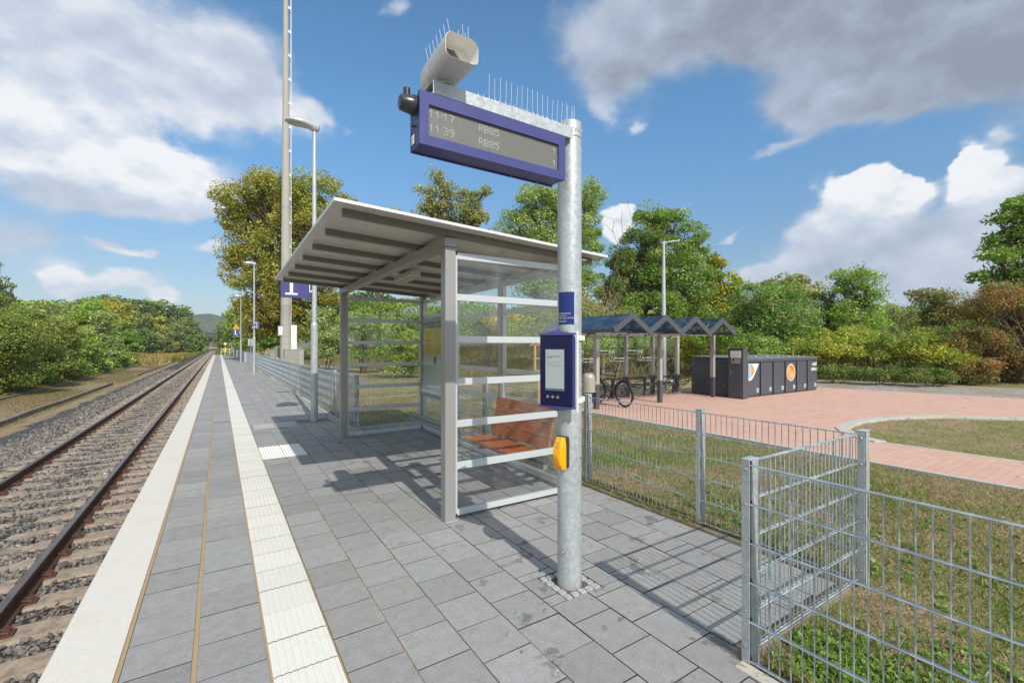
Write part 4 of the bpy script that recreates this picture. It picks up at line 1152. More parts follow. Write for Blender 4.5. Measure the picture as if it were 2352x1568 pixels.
for i, (a, b) in enumerate(((3.80, 4.22), (3.32, 3.74))):
    mb = MB(); mb.box(xb - .009, xb - .0066, a, b, 1.45, 1.90); po = mb.build('poster', 'poster_yellow', tc, xf=SH)
    text('writing', 'Abfahrt', .035, 'ink', po, SH @ WEST(xb - .0095, b - .03, 1.862), .0003)
    mb = MB(); rr = random.Random(i)
    for zz in (1.845, 1.70, 1.585): mb.box(xb - .0098, xb - .0091, a + .02, b - .02, zz, zz + .006)
    for c_ in range(6):
        yy = a + .03 + c_ * .062
        for k in range(26):
            if rr.random() < .75: z_ = 1.465 + k * .0142; mb.box(xb - .0098, xb - .0091, yy, yy + rr.uniform(.02, .045), z_, z_ + .004)
    mb.build('timetable_line', 'ink', po, xf=SH)
mb = MB(); rr = random.Random(3)
for k in range(60):
    yy = rr.uniform(3.7, 4.18); zz = rr.uniform(1.12, 1.40); mb.box(xb - .0076, xb - .0064, yy, yy + rr.uniform(.02, .07), zz, zz + .003)
for k in range(14): mb.box(xb - .0076, xb - .0064, 3.70, 4.18, .80 + k * .022, .8025 + k * .022)
mb.build('map_line', 'ink_light', tc, xf=SH)
mb = MB(); mb.box(xb - .0085, xb - .0066, 3.66, 3.78, 1.27, 1.41); mb.box(xb - .0085, xb - .0066, 3.66, 3.78, 1.12, 1.135); mb.build('notice', 'ink', tc, xf=SH)
mb = MB(); mb.box(xa + .004, xa + .007, y0 + .046, y1 - .046, z0 + .051, z1 - .051); mb.build('pane', 'glass', tc, xf=SH)

# bench
bn = thing('bench', 'red-brown wooden slatted bench on grey brackets inside the shelter', 'bench', (2.85, 4.5, 0))
BY0, BY1 = 3.86, 5.06
def slat(x0, z0, x1, z1, th, nm, y0=BY0, y1=BY1, par=None):
    mb = MB(); mb.beam(((x0 + x1) / 2, y0, (z0 + z1) / 2), ((x0 + x1) / 2, y1, (z0 + z1) / 2), math.hypot(x1 - x0, z1 - z0), th, up=(-(z1 - z0), 0, (x1 - x0)))
    return mb.build(nm, 'wood_seat', par or bn, bevel=.006)
slat(2.56, .455, 2.755, .450, .032, 'seat_slat'); slat(2.764, .450, 2.955, .445, .032, 'seat_slat')
for (a, b) in ((.475, .585), (.592, .735), (.742, .825), (.832, .935)):
    f_ = lambda z: 2.985 + (z - .475) * .20
    slat(f_(a), a, f_(b), b, .030, 'back_slat')
for y in (4.10, 4.78):
    mb = MB(); mb.box(2.62, 3.15, y - .03, y + .03, .36, .43); mb.beam((3.02, y, .40), (3.11, y, .90), .05, .04, up=(1, 0, 0)); mb.box(3.05, 3.19, y - .025, y + .025, .39, .44)
    bk = mb.build('bracket', 'alu', bn, bevel=.004)
    mb = MB(); mb.cyl((2.70, y - .031, .39), (2.70, y - .040, .39), .014, n=12); mb.build('bolt', 'steel_bolt', bk)
mb = MB(); mb.box(2.98, 3.04, 3.95, 8.1, .32, .38); mb.box(2.98, 3.04, 3.95, 8.1, .24, .30); mb.build('rail', 'alu', bn, bevel=.004)
mb = MB(); mb.tube([(2.58, 5.10, .43), (2.58, 5.10, .645), (2.98, 5.10, .655), (3.04, 5.10, .43)], .016, 8); ar = mb.build('armrest', 'alu', bn)
slat(2.54, .672, 2.92, .676, .022, 'arm_pad', 5.065, 5.135, ar)

# ------------------------------------------------------------------ lamps along the platform
def lamp_parts(t, X, Y, H_, sx=1.0, mat='galv', hm='lamp_grey', rad=.065, d0=0):
    mb = MB(); mb.cyl((X, Y, 0), (X, Y, 2.05), rad * 1.12, rad * 1.12, 20); mb.cyl((X, Y, 2.0501), (X, Y, 2.10), rad * 1.12, rad * .85, 20); mb.cyl((X, Y, 2.1001), (X, Y, H_ - .12), rad * .82, rad * .58, 20)
    mb.build('pole', mat, t, smooth=True)
    mb = MB(); mb.cyl((X, Y, .14), (X, Y, .155), rad * 1.17, n=20); mb.cyl((X, Y, 1.93), (X, Y, 1.95), rad * 1.17, n=20); mb.build('pole_band', 'galv_wire', t)
    # head reaching out over the platform (towards the track)
    rings = []
    for i, (dx, w, zt, zb) in enumerate(((.105, .03, .03, -.04), (.08, .075, .075, -.09), (0, .09, .105, -.125), (-.10, .11, .13, -.065), (-.22, .145, .135, -.055), (-.36, .155, .115, -.05), (-.47, .13, .075, -.04), (-.54, .08, .035, -.03), (-.57, .03, .0, -.02))):
        rings.append([(X + dx, Y + w * math.cos(a) , H_ - .05 + ((zt if math.sin(a) > 0 else -zb) * math.sin(a))) for a in np.linspace(0, 2 * math.pi, 16, endpoint=False)])
    mb = MB(); mb.loft(rings); hd = mb.build('lamp_head', hm, t, smooth=True)
    mb = MB(); mb.loft([[(X + dx, Y + w * math.cos(a), H_ - .083 + z) for a in np.linspace(0, 2 * math.pi, 14, endpoint=False) for w in (w_,)] for dx, w_, z in ()] or [[(X - .33 + .18 * math.cos(a), Y + .105 * math.sin(a), H_ - .088 + z) for a in np.linspace(0, 2 * math.pi, 20, endpoint=False)] for z in (.01, -.004)]); mb.build('lamp_glass', 'lamp_glass', hd)
    return t
lamps = [(1.718, 10.395, 'nearest galvanised platform lamp post, beside the shelter'), (1.704, 29.64, 'second platform lamp post, with the blue station name panel'),
         (1.773, 49.8, 'third platform lamp post, with yellow warning triangle and blue 1'), (1.80, 68.6, 'fourth platform lamp post, pole coloured dark for cloud shade'), (1.86, 89.3, 'farthest platform lamp post, at the end railing')]
for i, (x, y, lb) in enumerate(lamps):
    t = thing('street_lamp', lb, 'lamp post', (x, y, 0), 'lamp posts along the platform')
    lamp_parts(t, x, y, 6.33, mat='galv' if i != 3 else 'galv_wire')  # fourth pole takes the darker zinc, cloud shade put into its colour
    if i: 
        mb = MB(); mb.box(x - .75, x + .35, y - .32, y - .24, -.01, .006); mb.build('foot_slab', 'curb', t)
mb = MB(); mb.box(1.41, 2.01, 10.16, 10.67, -.02, -.001); props(mb.build('sand_patch', 'joint_sand'), kind='structure')

def one_glyph(M, s, parent, mat='white_print'):
    pts = [(.34, 0), (.34, 0)]
    poly = [(.12, 0), (.88, 0), (.88, .10), (.60, .10), (.60, 1.0), (.42, 1.0), (.14, .80), (.14, .70), (.40, .83), (.40, .10), (.12, .10)]
    mb = MB(); mb.prism([(x * s * .8, y * s) for x, y in poly], M, .002); return mb.build('numeral', mat, parent)
def track_sign(x1, y, z0, w, h, lb, grp):
    t = thing('track_number_sign', lb, 'sign', (x1 - w / 2, y, z0), grp)
    mb = MB(); mb.box(x1 - w, x1, y - .02, y + .02, z0, z0 + h); p_ = mb.build('panel', 'sign_blue', t, bevel=.003)
    one_glyph(FRONT(x1 - w + w * .08, y - .0205, z0 + h * .12), h * .76, p_)
    mb = MB(); mb.box(x1 + .001, x1 + .06, y - .02, y + .02, z0 + h * .28, z0 + h * .34); mb.box(x1 + .001, x1 + .06, y - .02, y + .02, z0 + h * .72, z0 + h * .78); mb.box(x1 + .001, x1 + .018, y - .015, y + .015, z0 + h * .25, z0 + h * .80); mb.build('bracket', 'white_plastic', t)
    return t
def warn_sign(xc, y, z0, s, x1, lb, grp):
    t = thing('warning_triangle_sign', lb, 'sign', (xc, y, z0), grp)
    def tri(k, dz): return [(-s / 2 * k, dz), (s / 2 * k, dz), (0, s * .866 * k + dz)]
    mb = MB(); mb.prism(tri(1, 0), FRONT(xc, y, z0), .012); p_ = mb.build('panel', 'warn_yellow', t, bevel=.004)
    a, b = tri(.86, s * .045), tri(.76, s * .075)
    mb = MB()
    M = FRONT(xc, y - .0125, z0)
    for i in range(3):
        j = (i + 1) % 3; mb.prism([a[i], a[j], b[j], b[i]], M, .001)
    mb.build('border', 'ink', p_)
    mb = MB(); M2 = FRONT(xc, y - .0125, z0)
    mb.prism([(-.07 * s * 2, .16 * s), (.07 * s * 2, .16 * s), (.07 * s * 2, .20 * s), (-.07 * s * 2, .20 * s)], M2, .001); mb.prism([(-.06 * s * 2, .23 * s), (.06 * s * 2, .23 * s), (.05 * s * 2, .38 * s), (.02 * s, .43 * s), (-.05 * s * 2, .38 * s)], M2, .001); mb.build('symbol', 'red_plastic', p_)
    mb = MB(); mb.box(xc + s * .18, x1, y + .002, y + .022, z0 + s * .30, z0 + s * .34); mb.build('bracket', 'white_plastic', t)
    return t
y1_ = 10.36; xa = x_at(645, y1_); xb = x_at(710, y1_)
track_sign(xb, y1_, 2.60, xb - xa, .50, 'large blue track number 1 sign half hidden by the shelter roof', 'track number signs')
warn_sign((xa + xb) / 2 + .0, y1_, 3.14, .52, 1.66, 'yellow triangle whose edge peeks over the shelter roof, above the nearer 1 sign', 'yellow warning triangles')
y3 = 49.75; xa, xb = x_at(535, y3), x_at(550, y3)
track_sign(xb, y3, 2.62, xb - xa, .53, 'smaller-looking blue track number 1 sign fully visible on the third lamp post', 'track number signs')
warn_sign((xa + xb) / 2, y3, 3.18, .56, 1.72, 'yellow warning triangle directly above the fully visible blue 1', 'yellow warning triangles')
warn_sign(x_at(529, 89.2), 89.2, 3.0, .72, 1.80, 'small yellow warning triangle on the farthest lamp post', 'yellow warning triangles')
t = thing('station_name_sign', 'blue station name panel seen edge-on at the second lamp post', 'sign', (1.7, 29.5, 2.6))
mb = MB(); mb.box(1.58, 1.66, 29.40, 29.47, 2.56, 3.0); mb.box(1.86, 1.95, 29.40, 29.47, 2.56, 3.0); mb.build('panel', 'sign_blue', t)
mb = MB(); mb.box(1.78, 1.859, 29.41, 29.46, 2.58, 2.98); mb.build('edge_strip', 'alu', t)
mb = MB(); mb.box(1.661, 1.78, 29.43, 29.45, 2.66, 2.69); mb.box(1.661, 1.78, 29.43, 29.45, 2.90, 2.93); mb.build('bracket', 'white_plastic', t)
mb = MB(); mb.box(1.60, 1.625, 29.392, 29.40, 2.59, 2.66); mb.build('pictogram', 'white_print', t)
t = thing('blue_sign', 'tiny blue sign below the track number on the fourth lamp post', 'sign', (1.6, 68.5, 2.6))
mb = MB(); mb.box(1.25, 1.55, 68.50, 68.53, 2.55, 3.15); mb.build('panel', 'sign_blue', t); mb = MB(); mb.box(1.551, 1.74, 68.505, 68.525, 2.8, 2.85); mb.build('bracket', 'white_plastic', t)
# kilometre board
kx, ky = at(576, 41)
t = thing('kilometre_board', 'grey kilometre board with black 5 over 8 behind the fence', 'sign', (kx, ky, 0))
mb = MB(); mb.box(kx - .22, kx + .22, ky - .015, ky + .015, 1.62, 2.24); p_ = mb.build('panel', 'lamp_grey', t)
text('writing', '5', .34, 'ink', p_, FRONT(kx - .10, ky - .016, 1.95), .002, bold=.006); text('writing', '8', .34, 'ink', p_, FRONT(kx - .10, ky - .016, 1.67), .002, bold=.006)
mb = MB(); mb.cyl((kx, ky + .04, -.05), (kx, ky + .04, 2.1), .035, n=8); mb.build('post', 'galv_wire', t)
# litter bin by the third lamp
t = thing('litter_bin', 'grey steel litter bin beside the third lamp post', 'litter bin', (*at(564.5, 43.6), 0))
bx_, by_ = at(564.5, 43.6)
mb = MB(); mb.cyl((bx_, by_, .03), (bx_, by_, .86), .16, .16, 20); mb.build('bin_body', 'lamp_grey', t, smooth=True); mb = MB(); mb.cyl((bx_, by_, .861), (bx_, by_, .90), .17, .15, 20); mb.build('lid', 'lamp_grey', t); mb = MB(); mb.cyl((bx_, by_, 0), (bx_, by_, .03), .10, n=16); mb.build('foot', 'alu', t)

# end railing and the round yellow board
t = thing('end_railing', 'white tube railing closing the far end of the platform', 'railing', (1.4, PLAT_END, 0))
xr = x_at(508, PLAT_END - .3)
mb = MB()
for z in (1.05, .60): mb.tube([(xr, PLAT_END - .3, z), (FX, PLAT_END - .3, z)], .03, 8)
mb.build('rail', 'white_paint', t)
for i in range(4):
    x = xr + (FX - xr) * i / 3; mb = MB(); mb.cyl((x, PLAT_END - .3, -.05), (x, PLAT_END - .3, 1.06), .032, n=8); mb.build('post', 'white_paint', t)
rx, ry = at(516.8, 79.0)
t = thing('round_signal_board', 'round yellow stop board on a post by the end railing', 'sign', (rx, ry, 0))
mb = MB(); mb.cyl((rx, ry, 1.0), (rx, ry - .02, 1.0), .28, n=24); p_ = mb.build('disc', 'warn_yellow', t)
mb = MB(); mb.box(rx - .03, rx + .03, ry - .024, ry - .0205, .90, 1.13); mb.build('symbol', 'orange_print', p_); mb = MB(); mb.cyl((rx, ry + .03, 0), (rx, ry + .03, .9), .03, n=8); mb.build('post', 'white_paint', t)
wx, wy = at(517.5, 118)
t = thing('marker_board', 'small white marker board right of the track beyond the platform end', 'sign', (wx, wy, -1))
mb = MB(); mb.box(wx - .3, wx + .3, wy - .02, wy, 1.9, 2.6); mb._add([(wx - .3, wy - .02, 2.35), (wx - .85, wy - .02, 2.75), (wx - .80, wy - .02, 2.95), (wx - .3, wy - .02, 2.6)], [(0, 1, 2, 3)]); mb.build('panel', 'white_paint', t)
mb = MB(); mb.cyl((wx, wy + .03, -1), (wx, wy + .03, 1.9), .05, n=8); mb.build('post', 'galv_wire', t)

# ------------------------------------------------------------------ mesh fences
def fpost(parent, x, y, ax, far=False, H_=1.025, out=-1):
    """box post with cap; the flat clamp bar with bolts stands on the side 'out' of the mesh"""
    ox, oy = (-ax[1] * out, ax[0] * out)      # outward normal (towards the platform)
    p = thing('fence_post', None, None, (x, y, 0)); p.parent = parent; p.location = Vector((x, y, 0)) - OFF[parent.name]
    M = Matrix((Vector((ax[0], ax[1], 0)), Vector((ox, oy, 0)), Vector((0, 0, 1)))).transposed().to_4x4(); M.translation = Vector((x, y, 0))
    mb = MB(); mb.box(-.02, .02, -.072, -.012, -.25, H_); mb.build('post_tube', 'galv', p, bevel=0 if far else .003, xf=M)
    mb = MB(); mb.box(-.024, .024, -.076, .020, H_ + .0005, H_ + .006); mb.build('post_cap', 'galv_far', p, bevel=0 if far else .002, xf=M)
    mb = MB(); mb.box(-.02, .02, .011, .016, .005, H_); mb.build('clamp_bar', 'galv', p, xf=M)
    if not far:
        for i in range(6):
            mb = MB(); z = .09 + i * .178; mb.cyl((0, .016, z), (0, .0175, z), .010, n=12); mb.cyl((0, .0175, z), (0, .0215, z), .0075, .004, n=12)
            mb.build('bolt', 'steel_bolt', p, xf=M)
        mb = MB()
        for i in range(6): z = .02 + i * .1965; mb.box(-.018, .018, -.0118, .0108, z - .012, z + .012)
        mb.build('spacer', 'dark_hole', p, xf=M)
    return p
def wires(mb, p0, p1, H_=1.0, pitch=.05, n=6, far=False, pts=None):
    (x0, y0), (x1, y1) = p0, p1; L = math.hypot(x1 - x0, y1 - y0); ux, uy = (x1 - x0) / L, (y1 - y0) / L; nx_, ny_ = -uy, ux
    rv = .0032 if not far else .0034; rh = .0042
    sides = 6 if not far else 3
    for i in range(n):
        z = .018 + i * (H_ - .018) / (n - 1)
        for s in (-1, 1): mb.cyl((x0 + nx_ * s * .0074, y0 + ny_ * s * .0074, z), (x1 + nx_ * s * .0074, y1 + ny_ * s * .0074, z), rh, n=max(4, sides))
    k = int(L / pitch)
    for i in range(k + 1):
        t = (L - k * pitch) / 2 + i * pitch
        mb.cyl((x0 + ux * t, y0 + uy * t, .004), (x0 + ux * t, y0 + uy * t, H_ - .0), rv, n=sides)
    return mb
def fence(name, lb, posts, far=False, out=-1, ends=True):
    t = thing('wire_fence', lb, 'fence', (posts[0][0], posts[0][1], 0), 'galvanised double-rod mesh fences')
    for i, (x, y) in enumerate(posts):
        a = posts[min(i + 1, len(posts) - 1)]; b = posts[max(i - 1, 0)]
        L = math.hypot(a[0] - b[0], a[1] - b[1]); ax = ((a[0] - b[0]) / L, (a[1] - b[1]) / L)
        f_ = far and i > 6
        if ends or 0 < i < len(posts) - 1: fpost(t, x, y, ax, f_, out=out)
    for (x0, y0), (x1, y1) in zip(posts[:-1], posts[1:]):
        wires(MB(), (x0, y0), (x1, y1), far=(y0 > 14)).build('mesh_panel', 'galv_wire' if y0 < 14 else 'galv_far', t)
    return t
FPX, FPY = 2.243, 1.266
fence('a', 'near mesh fence panel crossing in front of the lower right foreground', [(FPX, -3.75), (FPX, -1.25), (FPX, FPY)], out=1)
fence('b', 'short mesh fence section running from the near post to the corner post', [(FPX + .02, FPY + .03), (BAYX, FPY + .03)], out=1, ends=False)
fence('c', 'mesh fence between the platform bay and the lawn, behind the display pole', [(BAYX, FPY), (BAYX, 2.50), (BAYX, 3.99), (BAYX, 6.45), (BAYX, 9.05)], out=1)
fence('d', 'short mesh fence across the far end of the shelter bay', [(BAYX - .02, 9.10), (FX + .04, 9.10)], out=1, ends=False)
fence('e', 'long mesh fence lining the back of the platform into the distance', [(FX, 9.10), (FX, 11.15)] + [(FX, 11.15 + 2.51 * i) for i in range(1, 34)], far=True, out=1)

# ------------------------------------------------------------------ radio mast, cabinets
mx, my = at(656.5, 37.8)
t = thing('radio_mast', 'tall tapering concrete radio mast rising out of the picture', 'mast', (mx, my, -.1))
HM = 33.0
mb = MB()
zz = [(-.2, .43), (.9, .425), (2.2, .42), (5.0, .395), (5.01, .40), (5.06, .40), (5.07, .39), (12, .335), (18, .285), (24, .235), (HM, .165)]
mb.loft([[(mx + r_ * math.cos(a), my + r_ * math.sin(a), z) for a in np.linspace(0, 2 * math.pi, 28, endpoint=False)] for z, r_ in zz]); mb.build('shaft', 'concrete_pole', t, smooth=True)
mb = MB()
for z, r_ in ((1.75, .428), (2.35, .425), (3.35, .42), (3.8, .415), (13.05, .335)): mb.cyl((mx, my, z), (mx, my, z + .025 if z < 10 else z + .18), r_, n=28)
mb.build('steel_band', 'ink_light', t)
rt = Vector((HC, -HS, 0))
lx = Vector((mx, my, 0)) + rt * .46
mb = MB()
mb.box(lx.x - .015, lx.x + .015, my - .16, my - .12, 3.3, HM - .5); mb.box(lx.x - .015, lx.x + .015, my + .12, my + .16, 3.3, HM - .5)
z = 3.4
while z < HM - .6: mb.cyl((lx.x, my - .13, z), (lx.x, my + .13, z + .0), .010, n=6); z += .28
mb.mi = 0; ld = mb.build('climbing_ladder', 'white_paint', t)
mb = MB(); z = 3.9
while z < HM - 1:
    r_ = float(np.interp(z, [q[0] for q in zz], [q[1] for q in zz]))
    mb.beam((mx + r_ * HC * .95, my - r_ * HS * .95 - .05, z), (lx.x, my - .1, z + .0), .05, .20); z += 2.0
mb.build('stand_off', 'white_paint', ld)
mb = MB(); mb.box(lx.x - .02, lx.x + .42, my - .25, my - .05, .6, 3.35); mb.build('ladder_guard', 'white_paint', t)
sp = Vector((mx, my, 0)) - Vector((HS, HC, 0)) * .43 - rt * .22
mb = MB(); mb.box(sp.x - .20, sp.x + .20, sp.y - .05, sp.y, 2.45, 3.25); pl = mb.build('notice_plate', 'ink_light', t)
mb = MB(); mb.box(sp.x - .15, sp.x + .15, sp.y - .058, sp.y - .051, 2.52, 3.18); pp = mb.build('notice', 'white_print', t)
mb = MB(); mb.prism([(-.06, .12), (.06, .12), (0, .24)], FRONT(sp.x, sp.y - .0585, 2.85), .002); mb.box(sp.x - .1, sp.x + .1, sp.y - .061, sp.y - .0585, 2.62, 2.65); mb.box(sp.x - .08, sp.x + .08, sp.y - .061, sp.y - .0585, 2.70, 2.73); mb.build('notice_symbol', 'ink_light', pp)
def cabinet(u0, u1, vt, d, lb, depth=.45, side=True):
    x0, y0 = at(u0, d); w = (u1 - u0) * d / FP / HC * .93; h = zat(vt, d)
    t = thing('equipment_cabinet', lb, 'cabinet', (x0 + w / 2, y0, 0), 'equipment cabinets by the mast')
    mb = MB(); mb.box(x0, x0 + w * .74, y0 - .02, y0 + depth, -.2, h); mb.build('cabinet_body', 'cabinet_grooved', t, bevel=.01)
    mb = MB(); mb.box(x0 + w * .742, x0 + w, y0 - .02, y0 + depth, -.2, h); dr = mb.build('door', 'cabinet', t, bevel=.01)
    mb = MB(); mb.box(x0 + w * .85, x0 + w * .875, y0 - .045, y0 - .0205, h - .32, h - .18); mb.build('handle', 'white_print', dr)
    mb = MB(); mb.box(x0 - .02, x0 + w + .02, y0 - .04, y0 + depth + .03, h + .001, h + .05); mb.build('roof', 'ink_light', t, bevel=.01)
cabinet(653, 690, 803, 35.0, 'largest ribbed equipment cabinet in front of the mast foot', .6)
cabinet(633, 645, 797, 39.0, 'tall narrow equipment cabinet just left of the mast')
cabinet(620, 633, 810, 40.5, 'lowest pale equipment cabinet, leftmost by the mast')

# road bridge far down the line
t = thing('road_bridge', 'dark flat road bridge crossing the line in the far distance', 'bridge', (0, 330, -1))
bx0, _ = at(468, 290); 
mb = MB(); mb.box(-36, 14, 300, 308, 6.6, 8.4); mb.build('deck', 'bridge_dark', t)
mb = MB(); mb.box(-36, 14, 299.7, 299.95, 8.42, 9.3); mb.build('parapet', 'bridge_dark', t)
for x in (-9.5, 5.5): mb = MB(); mb.box(x, x + 1.3, 301, 307, -2, 6.598); mb.build('pier', 'concrete', t)
mb = MB(); mb.box(-36, -20, 300.5, 307.5, -2, 6.598); mb.build('abutment', 'concrete', t)

# ------------------------------------------------------------------ bicycle shelter with zigzag roof
BF, BB = 8.45, 10.03
bs = thing('bicycle_shelter', 'bicycle shelter with four-gabled blue glass zigzag roof on the brick square', 'shelter', (10.5, 9.2, 0))
for (x, y, sw) in ((8.06, BF, .62), (10.50, BF, .62), (13.02, BF, .62), (8.25, BB, .62), (9.52, BB, .62), (10.83, BB, .62), (12.10, BB, .62), (13.38, BB, .62)):
    mb = MB(); mb.box(x - .055, x + .055, y - .055, y + .055, -.01, sw); mb.build('post_foot', 'anthracite', bs, bevel=.004)
    mb = MB(); mb.box(x - .055, x + .055, y - .055, y + .055, sw + .001, 1.90); mb.build('post', 'shelter_grey', bs, bevel=.004)
mb = MB(); mb.box(7.98, 13.10, BF - .05, BF + .05, 1.902, 2.0); mb.box(7.98, 13.46, BB - .05, BB + .05, 1.902, 2.0); mb.build('beam', 'shelter_grey', bs, bevel=.004)
GX0, GW, GY0, GY1 = 7.90, 1.262, 7.66, 10.62
ZV, ZR = 1.975, 2.39
# long valley gutters
mb = MB()
for k in range(5):
    x = GX0 + GW * k; mb.box(x - .045, x + .045, GY0 + .045, GY1 - .045, ZV - .045, ZV + .035)
mb.build('gutter', 'anthracite', bs, bevel=.004)
mb = MB()
for k in range(4):
    for dy in (.55, 1.6, 2.6): mb.box(GX0 + GW * k + .05, GX0 + GW * (k + 1) - .05, GY0 + dy, GY0 + dy + .05, ZV - .035, ZV + .015)
mb.build('cross_tie', 'anthracite', bs)
mb = MB()
for k in range(4):
    x = GX0 + GW * (k + .5); mb.box(x - .022, x + .022, GY0 + .045, GY1 - .045, ZR - .045, ZR - .004)
    mb.box(x - .34, x - .30, GY0 + .045, GY1 - .045, (ZV + ZR) / 2 - .03, (ZV + ZR) / 2 - .005)
    mb.box(x + .30, x + .34, GY0 + .045, GY1 - .045, (ZV + ZR) / 2 - .03, (ZV + ZR) / 2 - .005)
mb.build('ridge_rail', 'anthracite', bs)
for k in range(4):
    for sgn in (0, 1):
        xa, xb = GX0 + GW * k, GX0 + GW * (k + .5)
        if sgn: xa, xb = GX0 + GW * (k + 1), xb
        v = []
        for dz in (0, .008):
            v += [(xa, GY0 + .05, ZV + .038 + dz), (xb, GY0 + .05, ZR + .001 + dz), (xb, GY1 - .05, ZR + .001 + dz), (xa, GY1 - .05, ZV + .038 + dz)]
        mb = MB(); mb._add(v, [(0, 1, 2, 3), (7, 6, 5, 4), (0, 4, 5, 1), (1, 5, 6, 2), (2, 6, 7, 3), (3, 7, 4, 0)]); mb.build('roof_pane', 'glass_blue', bs)
def zig(y0_, y1_):
    """zigzag barge board"""
    top = []; bot = []
    wbd = .122
    for k in range(9):
        x = GX0 + GW * k / 2; ridge = k % 2
        top.append((x, (ZR + .03) if ridge else (ZV + .065))); bot.append((x, (ZR + .03 - wbd * 1.25) if ridge else (ZV + .065 - wbd * 1.35)))
    top[0] = (GX0 - .09, ZV + .095); top[8] = (GX0 + GW * 4 + .09, ZV + .095); bot[0] = (GX0 + .03, ZV - .075); bot[8] = (GX0 + GW * 4 - .03, ZV - .075)
    mb = MB()
    for k in range(8):
        q = [bot[k], bot[k + 1], top[k + 1], top[k]]
        if k == 0: q = [bot[0], bot[1], top[1], (GX0 - .02, ZV + .045), top[0]]
        if k == 7: q = [bot[7], bot[8], top[8], (GX0 + GW * 4 + .02, ZV + .045), top[7]]
        mb.prism(q, FRONT(0, y1_, 0), y1_ - y0_)
    return mb
zig(GY0, GY0 + .04).build('barge_board', 'anthracite', bs); zig(GY1 - .04, GY1).build('barge_board', 'anthracite', bs)
# glazed back with white crests and stripes
for k, (xa, xb) in enumerate(((8.32, 9.45), (9.59, 10.76), (10.90, 12.03), (12.17, 13.31))):
    mb = MB(); mb.box(xa, xb, BB - .004, BB + .004, .30, 1.86); pn = mb.build('back_pane', 'glass', bs)
    if k == 3: continue
    xc = (xa + xb) / 2 + .02; yf = BB - .0055
    mb = MB()
    for (z, th) in ((1.435, .030), (1.345, .018)): mb.box(xa - (.0), xc - .17, yf, yf + .001, z, z + th)
    for (z, th) in ((1.200, .030), (1.115, .018)): mb.box(xc + .13, xb, yf, yf + .001, z, z + th)
    mb.build('stripe', 'white_print', pn)
    # shield outline with three small trees
    mb = MB(); M = FRONT(xc, yf + .001, 1.30)
    n = 14
    outl = [(-.125, .17), (.125, .17)] + [(.125 * math.cos(t) ** 1 , -.02 - .165 * (abs(math.sin(t)) ** .8)) for t in np.linspace(0.0, math.pi, n)]
    inn = [(x * .88, (z - .0) * .90) for x, z in outl]
    for i in range(len(outl)):
        j = (i + 1) % len(outl); mb.prism([outl[i], outl[j], inn[j], inn[i]], M, .001)
    for (tx, tz) in ((-.052, .085), (.052, .085), (0, -.055)):
        mb.prism([(tx - .042, tz + .045), (tx - .042, tz + .005), (tx - .028, tz + .005), (tx - .024, tz + .018), (tx - .010, tz + .014), (tx - .012, tz - .035), (tx - .028, tz - .055), (tx + .028, tz - .055), (tx + .012, tz - .035), (tx + .010, tz + .014), (tx + .024, tz + .018), (tx + .028, tz + .005), (tx + .042, tz + .005), (tx + .042, tz + .045), (tx + .014, tz + .038), (tx + .014, tz + .055), (tx - .014, tz + .055), (tx - .014, tz + .038)], M, .001)
    mb.build('crest', 'white_print', pn)
mb = MB()
for x in (10.83, 12.10, 13.38, 9.52): mb.box(x - .02, x + .02, BB - .062, BB - .0555, 1.60, 1.64)
mb.build('reflector', 'white_print', bs)

# bicycle rack
rk = thing('bicycle_rack', 'dark tubular bicycle rack with looped front bars under the zigzag roof', 'bicycle rack', (11.4, 9.85, 0))
RY, RZ = 9.85, .60
mb = MB(); mb.box(8.45, 13.35, RY - .03, RY + .03, RZ - .03, RZ); mb.box(8.45, 13.35, RY - .02, RY + .02, .33, .40); mb.build('rail', 'anthracite', rk)
def loop(mb, x):
    pts = [(x, RY, RZ + .012), (x + .04, RY - .45, RZ + .012), (x + .06, RY - .66, RZ - .005), (x + .075, RY - .74, RZ - .07), (x + .07, RY - .74, RZ - .17), (x + .04, RY - .66, RZ - .235), (x, RY - .02, .36)]
    return mb.tube(pts, .017, 8)
for i in range(7):
    x = 8.62 + .72 * i
    mb = MB(); mb.box(x - .03, x + .03, RY - .035, RY + .035, 0, RZ - .031); mb.build('rack_post', 'anthracite', rk)
    loop(MB(), x - .28).build('front_loop', 'bike_grey', rk, smooth=True)
    for s in (-.18, .17):
        xx = x + s; mb = MB(); z0 = .50 if s > 0 else .44
        for o_ in (-.035, .035):
            mb.tube([(xx + o_, RY - .03, .36), (xx + o_, RY - .20, z0), (xx + o_, RY - .34, z0), (xx + o_, RY - .40, z0 - .12), (xx + o_, RY - .22, z0 - .26), (xx + o_, RY + .02, .06), (xx + o_, RY - .32, .035), (xx + o_, RY - .52, .05)], .0075, 6)
        mb.tube([(xx - .035, RY - .34, z0), (xx + .035, RY - .34, z0)], .0075, 6); mb.tube([(xx - .035, RY - .52, .05), (xx + .035, RY - .52, .05)], .0075, 6)
        mb.build('wheel_holder', 'bike_grey', rk)
mb = MB(); mb.tube([(13.35, RY, RZ), (13.7, RY - .02, RZ), (13.95, RY - .03, RZ - .03), (14.02, RY - .03, RZ - .10), (13.95, RY - .03, RZ - .17), (13.6, RY - .02, RZ - .22), (13.35, RY, .36)], .018, 8); mb.build('end_loop', 'bike_grey', rk, smooth=True)

